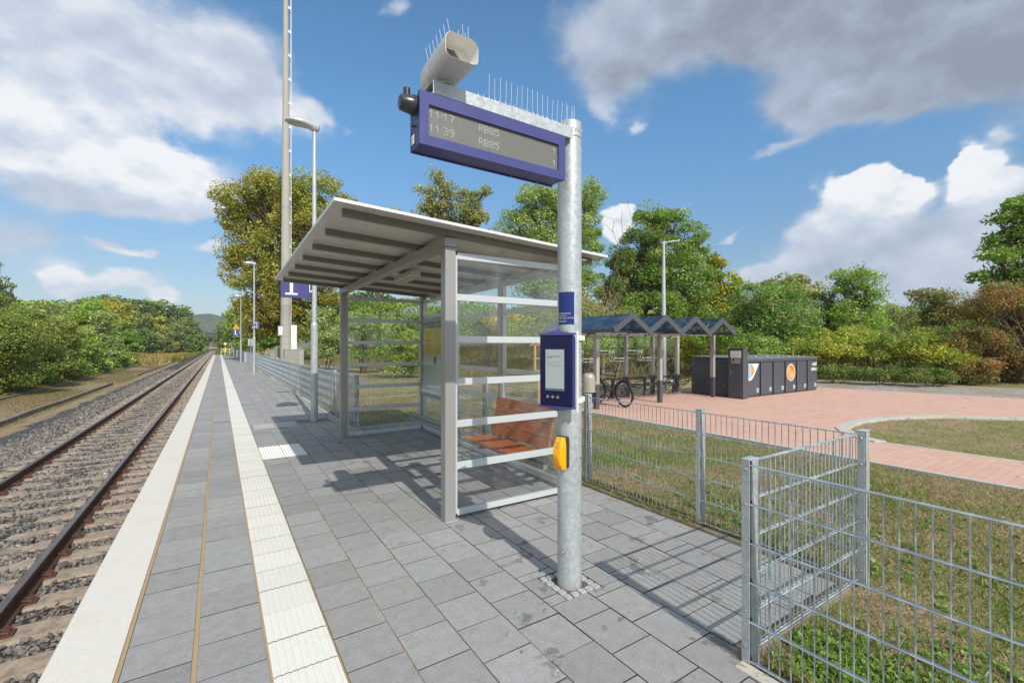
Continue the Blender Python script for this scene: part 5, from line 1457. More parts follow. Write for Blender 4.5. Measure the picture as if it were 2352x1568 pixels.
# bicycle: built along +x (rear wheel at 0) and turned to face the rack
bk = thing('bicycle', 'grey touring bicycle with mudguards parked at the rack under the shelter', 'bicycle', (8.90, 8.28, 0))
BM = Matrix.Translation((8.90, 8.28, 0)) @ Matrix.Rotation(R(84), 4, 'Z') @ Matrix.Rotation(R(-5), 4, 'X')
WR = .335
def bp(nm, mb, mat, par=None, smooth=True): return mb.build(nm, mat, par or bk, smooth=smooth, xf=BM)
for nm, x0 in (('rear', 0.0), ('front', 1.09)):
    st_ = 0 
    mb = MB(); mb.torus((x0, 0, WR + .012), WR - .008, .020, (0, 1, 0), 56, 8); w_ = bp('wheel', mb, 'rubber')
    mb = MB(); mb.torus((x0, 0, WR + .012), WR - .036, .010, (0, 1, 0), 48, 6); bp('rim', mb, 'bike_grey', w_)
    mb = MB()
    for i in range(28):
        a = 2 * math.pi * i / 28; a2 = a + (.25 if i % 2 else -.25)
        mb.cyl((x0 + .02 * math.cos(a2), (.02 if i % 4 < 2 else -.02), WR + .012 + .02 * math.sin(a2)), (x0 + (WR - .04) * math.cos(a), 0, WR + .012 + (WR - .04) * math.sin(a)), .0012, n=4)
    bp('spoke', mb, 'chrome', w_)
    mb = MB(); mb.cyl((x0, -.055, WR + .012), (x0, .055, WR + .012), .022, n=14); mb.cyl((x0, .028, WR + .012), (x0, .031, WR + .012), .075, n=24); bp('hub', mb, 'bike_grey', w_)
    mb = MB(); a0, a1 = ((R(-20), R(175)) if nm == 'rear' else (R(25), R(200)))
    pr = [(x0 + (WR + .022) * math.cos(a), 0, WR + .012 + (WR + .022) * math.sin(a)) for a in np.linspace(a0 if nm == 'rear' else R(20), R(200) if nm == 'rear' else R(185), 22)]
    v = []; f_ = []
    for i, p in enumerate(pr):
        for dy, dr in ((-.028, -.012), (-.018, .002), (.018, .002), (.028, -.012)): v.append((x0 + (p[0] - x0) * (1 + dr / WR), dy, WR + .012 + (p[2] - WR - .012) * (1 + dr / WR)))
    for i in range(len(pr) - 1):
        for k in range(3): a = i * 4 + k; f_.append((a, a + 1, a + 5, a + 4))
    mb._add(v, f_); o = bp('mudguard', mb, 'black_plastic'); sm = o.modifiers.new('t', 'SOLIDIFY'); sm.thickness = .002
BBk = (.44, 0, .29); ST = (.30, 0, .80); HT0, HT1 = (.93, 0, .82), (.965, 0, .70); RA = (0, 0, WR + .012); FA = (1.09, 0, WR + .012)
mb = MB(); mb.tube([BBk, ST], .016, 10); mb.tube([ST, HT0], .018, 10); mb.tube([BBk, HT1], [.024, .024], 12); mb.tube([(.915, 0, .86), (.97, 0, .68)], .021, 12)
for s in (-1, 1):
    mb.tube([(.44, s * .02, .29), (0, s * .055, WR + .012)], .010, 8); mb.tube([(.31, s * .016, .77), (0, s * .055, WR + .012)], .009, 8)
bp('frame', mb, 'bike_grey')
mb = MB()
for s in (-1, 1): mb.tube([(.975, s * .045, .66), (1.02, s * .052, .52), (1.09, s * .052, WR + .012)], [.016, .014, .010], 8)
mb.tube([(.97, -.05, .665), (.97, .05, .665)], .02, 8); bp('fork', mb, 'bike_grey')
mb = MB(); mb.tube([(.30, 0, .80), (.275, 0, .90)], .0135, 10); mb.cyl((.275, 0, .895), (.272, 0, .915), .02, n=10); bp('seat_post', mb, 'black_plastic')
rings = []
for x, w, z, th in ((.13, .065, .935, .022), (.16, .075, .945, .03), (.22, .065, .940, .03), (.30, .030, .935, .028), (.38, .018, .938, .022), (.41, .010, .935, .014)):
    rings.append([(x, w * math.cos(a), z + th * .5 * math.sin(a)) for a in np.linspace(0, 2 * math.pi, 12, endpoint=False)])
mb = MB(); mb.loft(rings); bp('saddle', mb, 'black_plastic')
mb = MB(); mb.tube([(.915, 0, .86), (.90, 0, .93), (.965, 0, .955)], .014, 8); mb.tube([(.90, -.31, .965), (.94, -.20, .965), (.965, -.05, .958), (.965, .05, .958), (.94, .20, .965), (.90, .31, .965)], .0125, 8); hb = bp('handlebar', mb, 'black_plastic')
mb = MB(); mb.tube([(.89, -.32, .965), (.93, -.21, .966)], .017, 8); mb.tube([(.89, .32, .965), (.93, .21, .966)], .017, 8); bp('grip', mb, 'rubber', hb)
mb = MB(); mb.tube([(.96, -.18, .96), (1.0, -.19, .935), (.98, -.27, .93)], .006, 6); mb.tube([(.96, .18, .96), (1.0, .19, .935), (.98, .27, .93)], .006, 6); mb.tube([(.99, .16, .96), (1.06, .1, .90), (1.0, .03, .72)], .0035, 5); mb.tube([(.99, -.16, .96), (1.05, -.1, .88), (.99, -.03, .70)], .0035, 5); bp('brake_lever', mb, 'black_plastic', hb)
mb = MB(); mb.cyl((1.0, 0, .80), (1.06, 0, .80), .032, .036, 14); bp('headlight', mb, 'black_plastic')
mb = MB(); mb.cyl((.44, .045, .29), (.44, .050, .29), .085, n=28); mb.tube([(.44, .058, .29), (.53, .065, .15)], .010, 6); mb.tube([(.44, -.058, .29), (.35, -.065, .43)], .010, 6); mb.cyl((.44, -.06, .29), (.44, .06, .29), .02, n=12)
ck = bp('crank', mb, 'black_plastic')
mb = MB(); mb.box(.49, .57, .07, .16, .14, .16); mb.box(.31, .39, -.16, -.07, .42, .44); bp('pedal', mb, 'black_plastic', ck)
mb = MB(); mb.tube([(.44, .048, .372), (0, .048, WR + .052)], .006, 5); mb.tube([(.44, .048, .205), (0, .048, WR - .03)], .006, 5); bp('chain', mb, 'rubber')
mb = MB(); mb.cyl((0, .034, WR + .012), (0, .046, WR + .012), .05, n=20); bp('sprocket', mb, 'chrome')
mb = MB()
for s in (-.05, -.017, .017, .05): mb.tube([(-.22, s, .735), (.20, s, .745)], .005, 5)
for x in (-.22, -.08, .06, .20): mb.tube([(x, -.055, .74), (x, .055, .74)], .005, 5)
for s in (-1, 1): mb.tube([(.0, s * .06, WR + .02), (-.12, s * .058, .735)], .005, 5); mb.tube([(.0, s * .06, WR + .02), (.08, s * .058, .738)], .005, 5)
bp('luggage_rack', mb, 'black_plastic')
mb = MB(); mb.cyl((-.245, -.03, .715), (-.245, .03, .715), .018, n=10); bp('rear_light', mb, 'red_plastic')
mb = MB(); mb.tube([(.02, .08, WR), (.11, .14, .02)], .008, 6); bp('kickstand', mb, 'black_plastic')
# second bicycle bag lying against the wheel
t = thing('bicycle_helmet', 'black bicycle helmet with red rim hanging by the front wheel', 'helmet', (8.86, 9.0, .18))
rings = []
for k in range(7):
    a = math.pi / 2 * k / 6; r_ = math.cos(a)
    rings.append([(8.84 + .13 * r_ * math.cos(b), 8.98 + .17 * r_ * math.sin(b), .17 + .11 * math.sin(a)) for b in np.linspace(0, 2 * math.pi, 18, endpoint=False)])
rings[-1] = [(8.84 + .01 * math.cos(b), 8.98 + .01 * math.sin(b), .28) for b in np.linspace(0, 2 * math.pi, 18, endpoint=False)]
mb = MB(); mb.loft(rings); mb.build('shell', 'black_plastic', t, smooth=True)
mb = MB(); mb.tube([(8.84 + .132 * math.cos(b), 8.98 + .172 * math.sin(b), .175) for b in np.linspace(0, 2 * math.pi, 24, endpoint=False)], .010, 6, True); mb.build('rim', 'red_plastic', t)

# hanging litter bin on the front post
t = thing('litter_bin', 'beige domed litter bin hanging at the left front post of the bicycle shelter', 'litter bin', (7.9, 8.3, .4))
lx_, ly_ = at(1352.5, 11.25); zb = zat(900, 11.25); zt = zat(855, 11.25)
mb = MB(); mb.lathe([(.150, 0), (.172, .003), (.172, .022), (.158, .03), (.156, .34), (.150, .39), (.128, .435), (.09, .465), (.045, .482), (.0, .486)], (lx_, ly_, zb), 32); mb.build('bin_body', 'bin_grey', t, smooth=True)
mb = MB(); c0 = Vector((lx_, ly_, zb + .43)); d_ = Vector((-.55, -.55, .62)).normalized()
mb.cyl(c0 + d_ * .045, c0 + d_ * .066, .052, n=20); mb.build('opening', 'dark_hole', t)
mb = MB(); mb.beam((lx_, ly_, zb + .2), (8.06, BF, zb + .2), .05, .12); mb.build('bracket', 'bin_grey', t)

# ------------------------------------------------------------------ bicycle lockers
LX0, LX1, LY0, LY1, LH = 13.43, 18.29, 7.72, 9.50, 1.20
bl = thing('bicycle_lockers', 'dark grey row of six numbered bicycle lockers on the brick square', 'lockers', (15.9, 8.6, 0))
mb = MB(); mb.box(LX0, LX1, LY0 + .04, LY1, .01, LH - .012); mb.build('casing', 'anthracite', bl, bevel=.006)
mb = MB(); mb._add([(LX0 - .015, LY0 - .0, LH - .01), (LX1 + .015, LY0 - .0, LH - .01), (LX1 + .015, LY1 + .02, LH + .05), (LX0 - .015, LY1 + .02, LH + .05), (LX0 - .015, LY0 - .0, LH + .015), (LX1 + .015, LY0 - .0, LH + .015), (LX1 + .015, LY1 + .02, LH + .07), (LX0 - .015, LY1 + .02, LH + .07)], [(0, 3, 2, 1), (4, 5, 6, 7), (0, 1, 5, 4), (1, 2, 6, 5), (2, 3, 7, 6), (3, 0, 4, 7)]); mb.build('roof', 'anthracite_roof', bl)
mb = MB()
for x in np.linspace(LX0 + .25, LX1 - .25, 7): mb.cyl((x, LY0 - .003, LH + .003), (x, LY0 + .02, LH + .003), .012, n=8); mb.box(x - .03, x + .03, LY0 + .5, LY0 + .54, LH + .03, LH + .05)
mb.build('rivet', 'white_print', bl)
mb = MB(); mb.box(LX0 + .001, LX1 - .001, LY0 + .0, LY0 + .039, LH - .10, LH - .012); mb.build('fascia', 'anthracite', bl)
DW = .772
for i in range(6):
    x = 13.665 + i * DW
    mb = MB(); mb.box(x + .045, x + DW - .03, LY0 + .005, LY0 + .035, .05, LH - .13); dr = mb.build('door', 'anthracite', bl, bevel=.004)
    mb = MB(); mb.box(x - .005, x + .040, LY0 - .028, LY0 + .038, .03, LH - .11); mb.build('door_profile', 'anthracite', bl, bevel=.004)
    nx_ = x + DW - .15; yf = LY0 + .0045
    mb = MB(); mb.cyl((nx_, yf, .20), (nx_, yf - .002, .20), .075, n=28); nb = mb.build('number_disc', 'lightblue_print', dr)
    mb = MB(); mb.cyl((nx_, yf - .0022, .20), (nx_, yf - .003, .20), .056, n=24); mb.build('number_ring', 'white_print', dr)
    mb = MB(); mb.cyl((nx_, yf - .0032, .20), (nx_, yf - .004, .20), .045, n=24); mb.build('number_field', 'ink', dr)
    text('numeral', str(i + 1), .075, 'white_print', dr, FRONT(nx_ , yf - .0045, .175), .0006, 'CENTER', .0015)
    if i == 0:
        M = FRONT(x + .09, yf, LH - .16)
        mb = MB(); mb.prism([(0, 0), (.58, 0), (.57, -.05), (.30, -.40), (.22, -.47), (.12, -.52), (.04, -.525), (0, -.51)], M, .002); lg = mb.build('arrow_logo', 'white_print', dr)
        mb = MB(); mb.prism([(.005, -.02), (.13, -.02), (.20, -.16), (.17, -.38), (.10, -.46), (.005, -.44)], M @ Matrix.Translation((0, 0, .0022)), .0008); mb.build('arrow_logo_back', 'lightblue_print', dr)
        mb = MB(); mb.prism([(.12, -.02), (.20, -.02), (.36, -.20), (.20, -.40), (.14, -.38), (.16, -.30), (.20, -.25), (.05, -.25), (.045, -.15), (.20, -.15), (.13, -.08)], M @ Matrix.Translation((0, 0, .0032)), .0008); mb.build('arrow', 'orange_print', dr)
        text('writing', 'mobil.nrw', .060, 'white_print', dr, M @ Matrix.Translation((.055, -.215, .0045)), .0004, bold=.0015)
    if i == 3:
        xc, zc = x + DW * .52, .70
        mb = MB(); mb.cyl((xc, yf, zc), (xc, yf - .002, zc), .29, n=48); mb.build('sign_rim', 'white_print', dr)
        mb = MB(); mb.cyl((xc, yf - .0022, zc), (xc, yf - .004, zc), .265, n=48); mb.build('sign_disc', 'orange_print', dr)
        text('letter', 'P', .19, 'white_print', dr, FRONT(xc - .17, yf - .0042, zc + .03), .0006)
        mb = MB(); M = FRONT(xc, yf - .0042, zc)
        def fr_(x0, x1, z0, z1, w):
            for q in ((x0, x1, z0, z0 + w), (x0, x1, z1 - w, z1), (x0, x0 + w, z0, z1), (x1 - w, x1, z0, z1)): mb.prism([(q[0], q[2]), (q[1], q[2]), (q[1], q[3]), (q[0], q[3])], M, .0008)
        fr_(-.10, .18, -.19, .03, .012)
        mb.prism([(-.15, .0), (-.09, .0), (-.09, .015), (-.15, .015)], M, .0008); mb.prism([(-.15, -.05), (-.135, -.05), (-.135, .0), (-.15, .0)], M, .0008)
        for cx_ in (-.03, .11): mb.tube([tuple(M @ Vector((cx_ + .045 * math.cos(a), -.11 + .045 * math.sin(a), .001))) for a in np.linspace(0, 2 * math.pi, 18, endpoint=False)], .005, 5, True)
        for pth in (((-.03, -.11), (.0, -.04), (.07, -.04), (.11, -.11)), ((.0, -.04), (.04, -.11), (.07, -.04)), ((-.03, -.11), (.04, -.11)), ((-.01, -.02), (.0, -.04)), ((.06, -.01), (.07, -.04), (.09, -.01))):
            mb.tube([tuple(M @ Vector((a, b, .001))) for a, b in pth], .005, 5)
        mb.build('bicycle_symbol', 'white_print', dr)
    if i == 5:
        text('writing', 'mobil\nstation', .175, 'white_print', dr, FRONT(x + DW - .055, yf, LH - .30), .0008, 'RIGHT', .004, .86)
mb = MB()
for (x, z) in ((LX0 - .002, .35), (LX0 - .002, 1.0)):
    for y in (LY1 - .08, LY0 + .6): mb.cyl((x, y, z), (x - .004, y, z), .012, n=8)
mb.build('screw', 'white_print', bl)
kt = thing('control_column', 'tall dark control column with keypad at the left end of the lockers', 'terminal', (13.3, 7.8, 0))
mb = MB(); mb.box(13.18, 13.425, 7.56, 8.04, 0, 1.50); mb.build('column_body', 'anthracite', kt, bevel=.006)
mb = MB(); mb.box(13.17, 13.43, 7.55, 8.05, 1.501, 1.53); mb.build('cap', 'anthracite', kt)
mb = MB(); mb.box(13.172, 13.1795, 7.60, 8.00, .05, 1.47); dr = mb.build('door', 'anthracite', kt, bevel=.002)
mb = MB(); mb.box(13.166, 13.1715, 7.625, 7.955, 1.24, 1.45); nt_ = mb.build('notice', 'white_print', dr)
mb = MB(); rr = random.Random(8)
for k in range(26):
    yy = rr.uniform(7.64, 7.88); zz = rr.uniform(1.26, 1.43); mb.box(13.1645, 13.1658, yy, yy + rr.uniform(.02, .06), zz, zz + .006)
mb.build('notice_line', 'ink', dr)
mb = MB(); mb.box(13.160, 13.1715, 7.65, 7.93, 1.07, 1.22); mb.build('keypad', 'alu', dr)
mb = MB(); mb.box(13.156, 13.1595, 7.83, 7.88, 1.14, 1.20); mb.build('display', 'dark_hole', dr)
mb = MB(); mb.box(13.145, 13.1715, 7.925, 7.965, .68, .86); mb.build('handle', 'chrome', dr)

# car-park lamp behind the bicycle shelter
cx_, cy_ = at(1524.5, 16.4); hh = zat(556, 16.4)
t = thing('street_lamp', 'slim car-park lamp post rising behind the bicycle shelter', 'lamp post', (cx_, cy_, 0))
mb = MB(); mb.cyl((cx_, cy_, -.05), (cx_, cy_, 2.2), .095, .085, 24); mb.cyl((cx_, cy_, 2.2), (cx_, cy_, hh - .05), .085, .045, 24); mb.build('pole', 'galv', t, smooth=True)
mb = MB(); rings = []
for dx, w, th in ((-.06, .05, .10), (.02, .06, .09), (.06, .13, .04), (.30, .15, .04), (.48, .12, .03), (.52, .05, .02)):
    rings.append([(cx_ + dx * HC * 1.05 + .0, cy_ - dx * HS + w * s_, hh - .02 + dx * .12 + z_ * th) for s_, z_ in ((-1, -.5), (1, -.5), (1, .5), (-1, .5))])
mb.loft(rings); mb.build('lamp_head', 'lamp_grey', t, bevel=.01)

# insect hotel on legs
ix, iy = at(1266, 11.75)
t = thing('insect_hotel', 'pale wooden insect hotel on legs on the lawn beyond the fence', 'insect hotel', (ix, iy, 0))
IHM = Matrix((Vector((HC, -HS, 0)), Vector((HS, HC, 0)), Vector((0, 0, 1)))).transposed().to_4x4(); IHM.translation = Vector((ix, iy, 0))
w2 = .44
mb = MB(); mb.box(-w2, -w2 + .05, 0, .26, .92, 1.62); mb.box(w2 - .05, w2, 0, .26, .92, 1.62); mb.box(-w2 + .051, w2 - .051, 0, .26, .92, .97); mb.box(-w2 + .051, w2 - .051, .23, .26, .971, 1.62); mb.box(-.02, .02, .01, .229, .971, 1.62); mb.box(-w2 + .051, w2 - .051, .005, .229, 1.26, 1.29)
mb.prism([(-w2, 1.621), (w2, 1.621), (0, 1.86)], Matrix(((1, 0, 0, 0), (0, 0, -1, .26), (0, 1, 0, 0), (0, 0, 0, 1))), .26); mb.build('box', 'wood_pale', t, bevel=.004, xf=IHM)
mb = MB(); rr = random.Random(6)
for (a, b) in ((-w2 + .06, -.03), (.03, w2 - .06)):
    for (c_, d_) in ((.98, 1.25), (1.30, 1.60)):
        n_ = 9
        for i in range(6):
            for j in range(9):
                x = a + (i + .5) * (b - a) / 6; z = c_ + (j + .5) * (d_ - c_) / 9
                mb.cyl((x, .02 + rr.uniform(0, .02), z), (x, .20, z), .013, n=7)
mb.build('filling', 'bark', t, xf=IHM)
mb = MB()
for s in (-1, 1): mb.beam((s * .0, -.03, 1.905), (s * (w2 + .10), -.03, 1.60), .03, .03, up=(0, 1, 0)) if False else mb._add([(0, -.06, 1.875), (s * (w2 + .10), -.06, 1.60), (s * (w2 + .10), .34, 1.60), (0, .34, 1.875), (0, -.06, 1.90), (s * (w2 + .10), -.06, 1.625), (s * (w2 + .10), .34, 1.625), (0, .34, 1.90)], [(0, 1, 2, 3), (4, 5, 6, 7), (0, 1, 5, 4), (1, 2, 6, 5), (2, 3, 7, 6), (3, 0, 4, 7)])
mb.build('roof', 'wood_pale', t, xf=IHM)
for x in (-.30, .30): mb = MB(); mb.box(x - .045, x + .045, .08, .18, -.05, .919); mb.build('leg', 'wood_pale', t, xf=IHM)
# grey utility building glimpsed right behind the bushes
hx, hy = at(2040, 62)
t = thing('house', 'low house with dark tiled roof glimpsed over the bushes on the right', 'house', (hx, hy, 0))
HM_ = Matrix((Vector((HC, -HS, 0)), Vector((HS, HC, 0)), Vector((0, 0, 1)))).transposed().to_4x4(); HM_.translation = Vector((hx, hy, 0))
mb = MB(); mb.box(-7, 7, 0, 8, -.5, 2.6); mb.build('wall', 'house_wall', t, xf=HM_)
mb = MB(); mb._add([(-7.5, -.6, 2.5), (7.5, -.6, 2.5), (7.0, 4, 5.2), (-7.0, 4, 5.2), (-7.5, 8.6, 2.5), (7.5, 8.6, 2.5)], [(0, 1, 2, 3), (3, 2, 5, 4), (0, 3, 4), (1, 5, 2), (0, 4, 5, 1)]); mb.build('roof', 'roof_tile', t, xf=HM_)

# ------------------------------------------------------------------ vegetation
def sm(c, j=.0): return c
PAL = {   # weight, colour of the leaves themselves
 'chestnut': [(.40, (.165, .180, .028)), (.30, (.235, .225, .045)), (.12, (.230, .150, .032)), (.18, (.105, .135, .022))],
 'chestnut_brown': [(.30, (.230, .130, .032)), (.30, (.200, .150, .034)), (.25, (.140, .145, .026)), (.15, (.280, .180, .050))],
 'sparse': [(.45, (.180, .225, .065)), (.22, (.290, .180, .060)), (.33, (.110, .150, .040))],
 'willow': [(.45, (.165, .225, .055)), (.30, (.240, .290, .110)), (.25, (.095, .150, .030))],
 'green': [(.45, (.085, .155, .022)), (.30, (.130, .200, .035)), (.15, (.200, .240, .075)), (.10, (.060, .105, .018))],
 'yellowgreen': [(.40, (.200, .215, .028)), (.30, (.270, .240, .030)), (.30, (.120, .160, .025))],
 'robinia': [(.50, (.070, .150, .032)), (.30, (.110, .185, .055)), (.15, (.150, .200, .080)), (.05, (.300, .230, .04))],
 'acacia': [(.50, (.120, .210, .030)), (.35, (.180, .260, .045)), (.15, (.080, .140, .022))],
 'dark': [(.45, (.055, .090, .022)), (.30, (.085, .120, .028)), (.25, (.120, .095, .035))],
 'rowan': [(.40, (.075, .105, .028)), (.30, (.190, .110, .045)), (.30, (.110, .130, .035))],
 'hawthorn': [(.30, (.185, .066, .036)), (.30, (.165, .110, .045)), (.38, (.090, .125, .032)), (.06, (.280, .040, .026))],
 'bush': [(.45, (.085, .145, .024)), (.30, (.130, .185, .035)), (.13, (.230, .200, .040)), (.12, (.055, .090, .018))],
 'bush_yellow': [(.38, (.200, .225, .035)), (.26, (.310, .260, .035)), (.36, (.120, .170, .030))],
 'flower_yellow': [(.60, (.550, .340, .012)), (.40, (.120, .160, .028))],
 'bramble': [(.42, (.048, .098, .018)), (.26, (.080, .138, .026)), (.20, (.110, .100, .034)), (.12, (.150, .090, .040))],
 'leftmix': [(.42, (.078, .118, .024)), (.26, (.110, .140, .030)), (.12, (.150, .125, .038)), (.16, (.050, .080, .018)), (.04, (.260, .200, .035))],
 'wood': [(.40, (.045, .080, .022)), (.30, (.065, .105, .030)), (.20, (.100, .125, .038)), (.10, (.130, .100, .04))],
 'wood_olive': [(.45, (.105, .125, .032)), (.35, (.075, .100, .028)), (.20, (.150, .140, .045))],
 'rust': [(.55, (.220, .100, .035)), (.45, (.150, .105, .035))],
 'bright': [(.55, (.140, .220, .030)), (.30, (.210, .260, .040)), (.15, (.090, .150, .022))],
 'gold': [(.55, (.310, .260, .045)), (.45, (.190, .200, .040))],
 'palegreen': [(.50, (.180, .225, .085)), (.30, (.110, .150, .040)), (.20, (.260, .280, .130))],
 'drygrass': [(.6, (.330, .250, .120)), (.4, (.230, .190, .080))],
}
LEAFK = 2.25
for k_ in ('wood', 'wood_olive', 'leftmix', 'dark', 'bush'): PAL[k_] = [(w_, tuple(c_ * 1.22 for c_ in q_)) for w_, q_ in PAL[k_]]
def leaves(cent, nrm_hint, size, asp, pal, r, clump_id=None, cvar=.18, droop=.0):
    """one four-cornered leaf at every centre"""
    n = len(cent)
    a = r.normal(size=(n, 3)); a[:, 2] *= .6; a[:, 2] -= droop; a /= np.linalg.norm(a, axis=1)[:, None]
    h = r.normal(size=(n, 3)) * .75 + nrm_hint; h -= a * np.sum(h * a, 1)[:, None]; h /= np.linalg.norm(h, axis=1)[:, None] + 1e-9
    b = np.cross(h, a)
    L = size * r.uniform(.65, 1.3, (n, 1)); W = L * asp
    V = np.stack([cent - a * L * .5, cent + b * W * .5 - h * L * .06, cent + a * L * .5 - h * L * .10, cent - b * W * .5 - h * L * .06], 1)
    F = np.arange(4 * n).reshape(n, 4)
    w = np.array([q[0] for q in pal]); c = np.array([q[1] for q in pal]) * LEAFK
    if clump_id is not None:
        k = clump_id.max() + 1
        cw = w[None] * r.gamma(1.3, 1, (k, len(w))); cw /= cw.sum(1)[:, None]
        cum = cw.cumsum(1)[clump_id]; ci = (r.random((n, 1)) > cum).sum(1).clip(0, len(w) - 1)
        cb = r.normal(1, .12, (k, 1))[clump_id]
    else:
        ci = r.choice(len(w), n, p=w / w.sum()); cb = 1.0
    col = c[ci] * cb * r.normal(1, cvar, (n, 1)).clip(.5, 1.6)
    return V, F, col
def branch_mesh(mb, a, b, r0, r1, rr, segs=5, wob=.08, n=6):
    a, b = Vector(a), Vector(b); L = (b - a).length; pts = []; rs = []
    for i in range(segs + 1):
        t = i / segs; p = a.lerp(b, t)
        sag = math.sin(math.pi * t) * L * .10
        o_ = Vector((rr.uniform(-1, 1), rr.uniform(-1, 1), rr.uniform(-.6, 1))) * (L * wob * (math.sin(math.pi * t)))
        pts.append(p + o_ + Vector((0, 0, sag * .6))); rs.append(r0 + (r1 - r0) * t)
    mb.tube(pts, rs, n); return pts
def plant(name, label, cat, base, blobs, pal, leaf=.12, asp=.55, dens=3.0, trunk=.18, group=None, seed=1, bark='bark', zsplit=None, pal2=None, clump=.30, fork=.25, stems=1, droop=0, twigs=True, trans=None, gaps=.0):
    """tree or shrub: base point, crown made of the ellipsoids in blobs (x, y, z, rx, ry, rz), metres"""
    r = np.random.default_rng(seed); rr = random.Random(seed)
    bx, by, bz = base
    t = thing(name, label, cat, base, group)
    C_, H_, ID, k0 = [], [], [], 0
    cl_all = []
    for (x, y, z, rx, ry, rz_) in blobs:
        rm = (rx * ry * rz_) ** (1 / 3)
        area = math.pi * rm * (rx + rz_) / 2
        n = int(area * dens * 2.5 / (.5 * leaf * leaf * asp))
        k = max(9, int(20 / (clump / .30) ** 2))
        d = r.normal(size=(k, 3)); d /= np.linalg.norm(d, axis=1)[:, None]
        rad = r.uniform(.35, 1.0, (k, 1)) ** .6 * .95
        cc = np.array([x, y, z]) + d * rad * np.array([rx, ry, rz_])
        per = r.multinomial(n, r.dirichlet(np.full(k, 4.0)))
        cid = np.repeat(np.arange(k), per)
        m = len(cid)
        q = r.normal(size=(m, 3)); q /= np.linalg.norm(q, axis=1)[:, None]
        cr = clump * rm * 1.65 * r.uniform(.6, 1.3, (k, 1))
        shell = r.uniform(.25, 1, (m, 1)) ** .5
        off = q * shell * cr[cid] * np.array([1.15, 1.15, .72])
        p = cc[cid] + off
        C_.append(p); H_.append(q * .8 + np.array([0, 0, .55])); ID.append(cid + k0); k0 += k
        cl_all += [tuple(v) for v in cc]
    P = np.concatenate(C_); Hn = np.concatenate(H_); ID = np.concatenate(ID)
    gz = H1(bx, by)
    keep = P[:, 2] > gz + .02; P, Hn, ID = P[keep], Hn[keep], ID[keep]
    V, F, col = leaves(P, Hn, leaf, asp, PAL[pal], r, ID, droop=droop)
    if pal2:
        V2, F2, col2 = leaves(P, Hn, leaf, asp, PAL[pal2], r, ID)
        zmid, zw = zsplit
        s_ = 1 / (1 + np.exp((P[:, 2] + r.normal(0, zw * .5, len(P)) - zmid) / zw))
        col = np.where((r.random(len(P)) < s_)[:, None], col2, col)
    ztop = P[:, 2].max()
    mb = MB()
    for s_ in range(stems):
        ox, oy = (rr.uniform(-.3, .3), rr.uniform(-.3, .3)) if stems > 1 else (0, 0)
        hx = sum(b_[0] for b_ in blobs) / len(blobs); hy = sum(b_[1] for b_ in blobs) / len(blobs)
        zf = bz + (ztop - bz) * fork
        top = (bx + (hx - bx) * .5 + ox * 3, by + (hy - by) * .5 + oy * 3, zf)
        branch_mesh(mb, (bx + ox, by + oy, bz - .1), top, trunk, trunk * .72, rr, 6, .02, 10)
        if stems == 1 or True:
            # main limbs to each blob, then twigs to the clumps
            for bi, b_ in enumerate(blobs):
                if stems > 1 and rr.random() > 1.6 / stems: continue
                tip = (b_[0], b_[1], b_[2] + b_[5] * .3)
                pts = branch_mesh(mb, top, tip, trunk * .50, trunk * .10, rr, 7, .05, 7)
                if twigs:
                    for v in cl_all[::max(1, len(cl_all) // (len(blobs) * 8))]:
                        if sum((v[i] - b_[i]) ** 2 for i in range(3)) < (b_[3] + b_[5]) ** 2 * .5 and rr.random() < .8:
                            s0 = pts[rr.randint(3, 6)]; branch_mesh(mb, s0, v, trunk * .16, trunk * .03, rr, 4, .07, 5)
    mb.build('trunk' if stems == 1 else 'stem', bark, t, smooth=True)
    bulk('crown' if stems == 1 else 'foliage', V, F, 'leaf', t, col)
    return t
def px_plant(name, label, cat, ub, d, blobs, pal, zb=None, dd=.75, **kw):
    """blobs given as bearing/height/size measured from the viewpoint at distance d"""
    bx, by = at(ub, d); bz = H1(bx, by) if zb is None else zb
    B = []
    for i, b in enumerate(blobs):
        u, v, ru, rv = b[:4]; ddx = b[4] if len(b) > 4 else ((i * 37 % 7) - 3) * .12 * ru * d / FP
        x, y = at(u, d + ddx); sx, sz = ru * d / FP, rv * d / FP
        B.append((x, y, zat(v, d + ddx), sx * .92, sx * .92 * dd / .75, sz * .92))
    return plant(name, label, cat, (bx, by, bz), B, pal, **kw)

# trees behind the bus shelter, from left to right
px_plant('horse_chestnut', 'huge browning horse chestnut towering behind the radio mast', 'tree', 655, 46, [(560, 450, 58, 62), (640, 440, 70, 58), (725, 450, 66, 58), (560, 560, 52, 75), (640, 560, 80, 90), (735, 560, 66, 85), (590, 665, 50, 62), (665, 665, 66, 70), (755, 640, 50, 70), (605, 745, 45, 42), (700, 740, 55, 50), (540, 500, 40, 45), (545, 620, 36, 44), (600, 500, 60, 60), (690, 500, 60, 60), (640, 620, 70, 70), (575, 715, 40, 40), (650, 720, 60, 46), (770, 500, 40, 44), (795, 480, 30, 36), (790, 560, 34, 50), (600, 450, 50, 60), (690, 440, 50, 50)],
         'chestnut', leaf=.25, asp=.5, dens=1.55, clump=.27, trunk=.5, seed=11, pal2='chestnut_brown', zsplit=(5.2, 2.6), fork=.22)
px_plant('yellowing_tree', 'yellowing tree top just showing over the shelter roof left of the sparse tree', 'tree', 870, 52, [(880, 500, 42, 34), (830, 520, 45, 36), (915, 530, 30, 30), (870, 580, 60, 60)], 'yellowgreen', leaf=.25, dens=2.4, trunk=.3, seed=12)
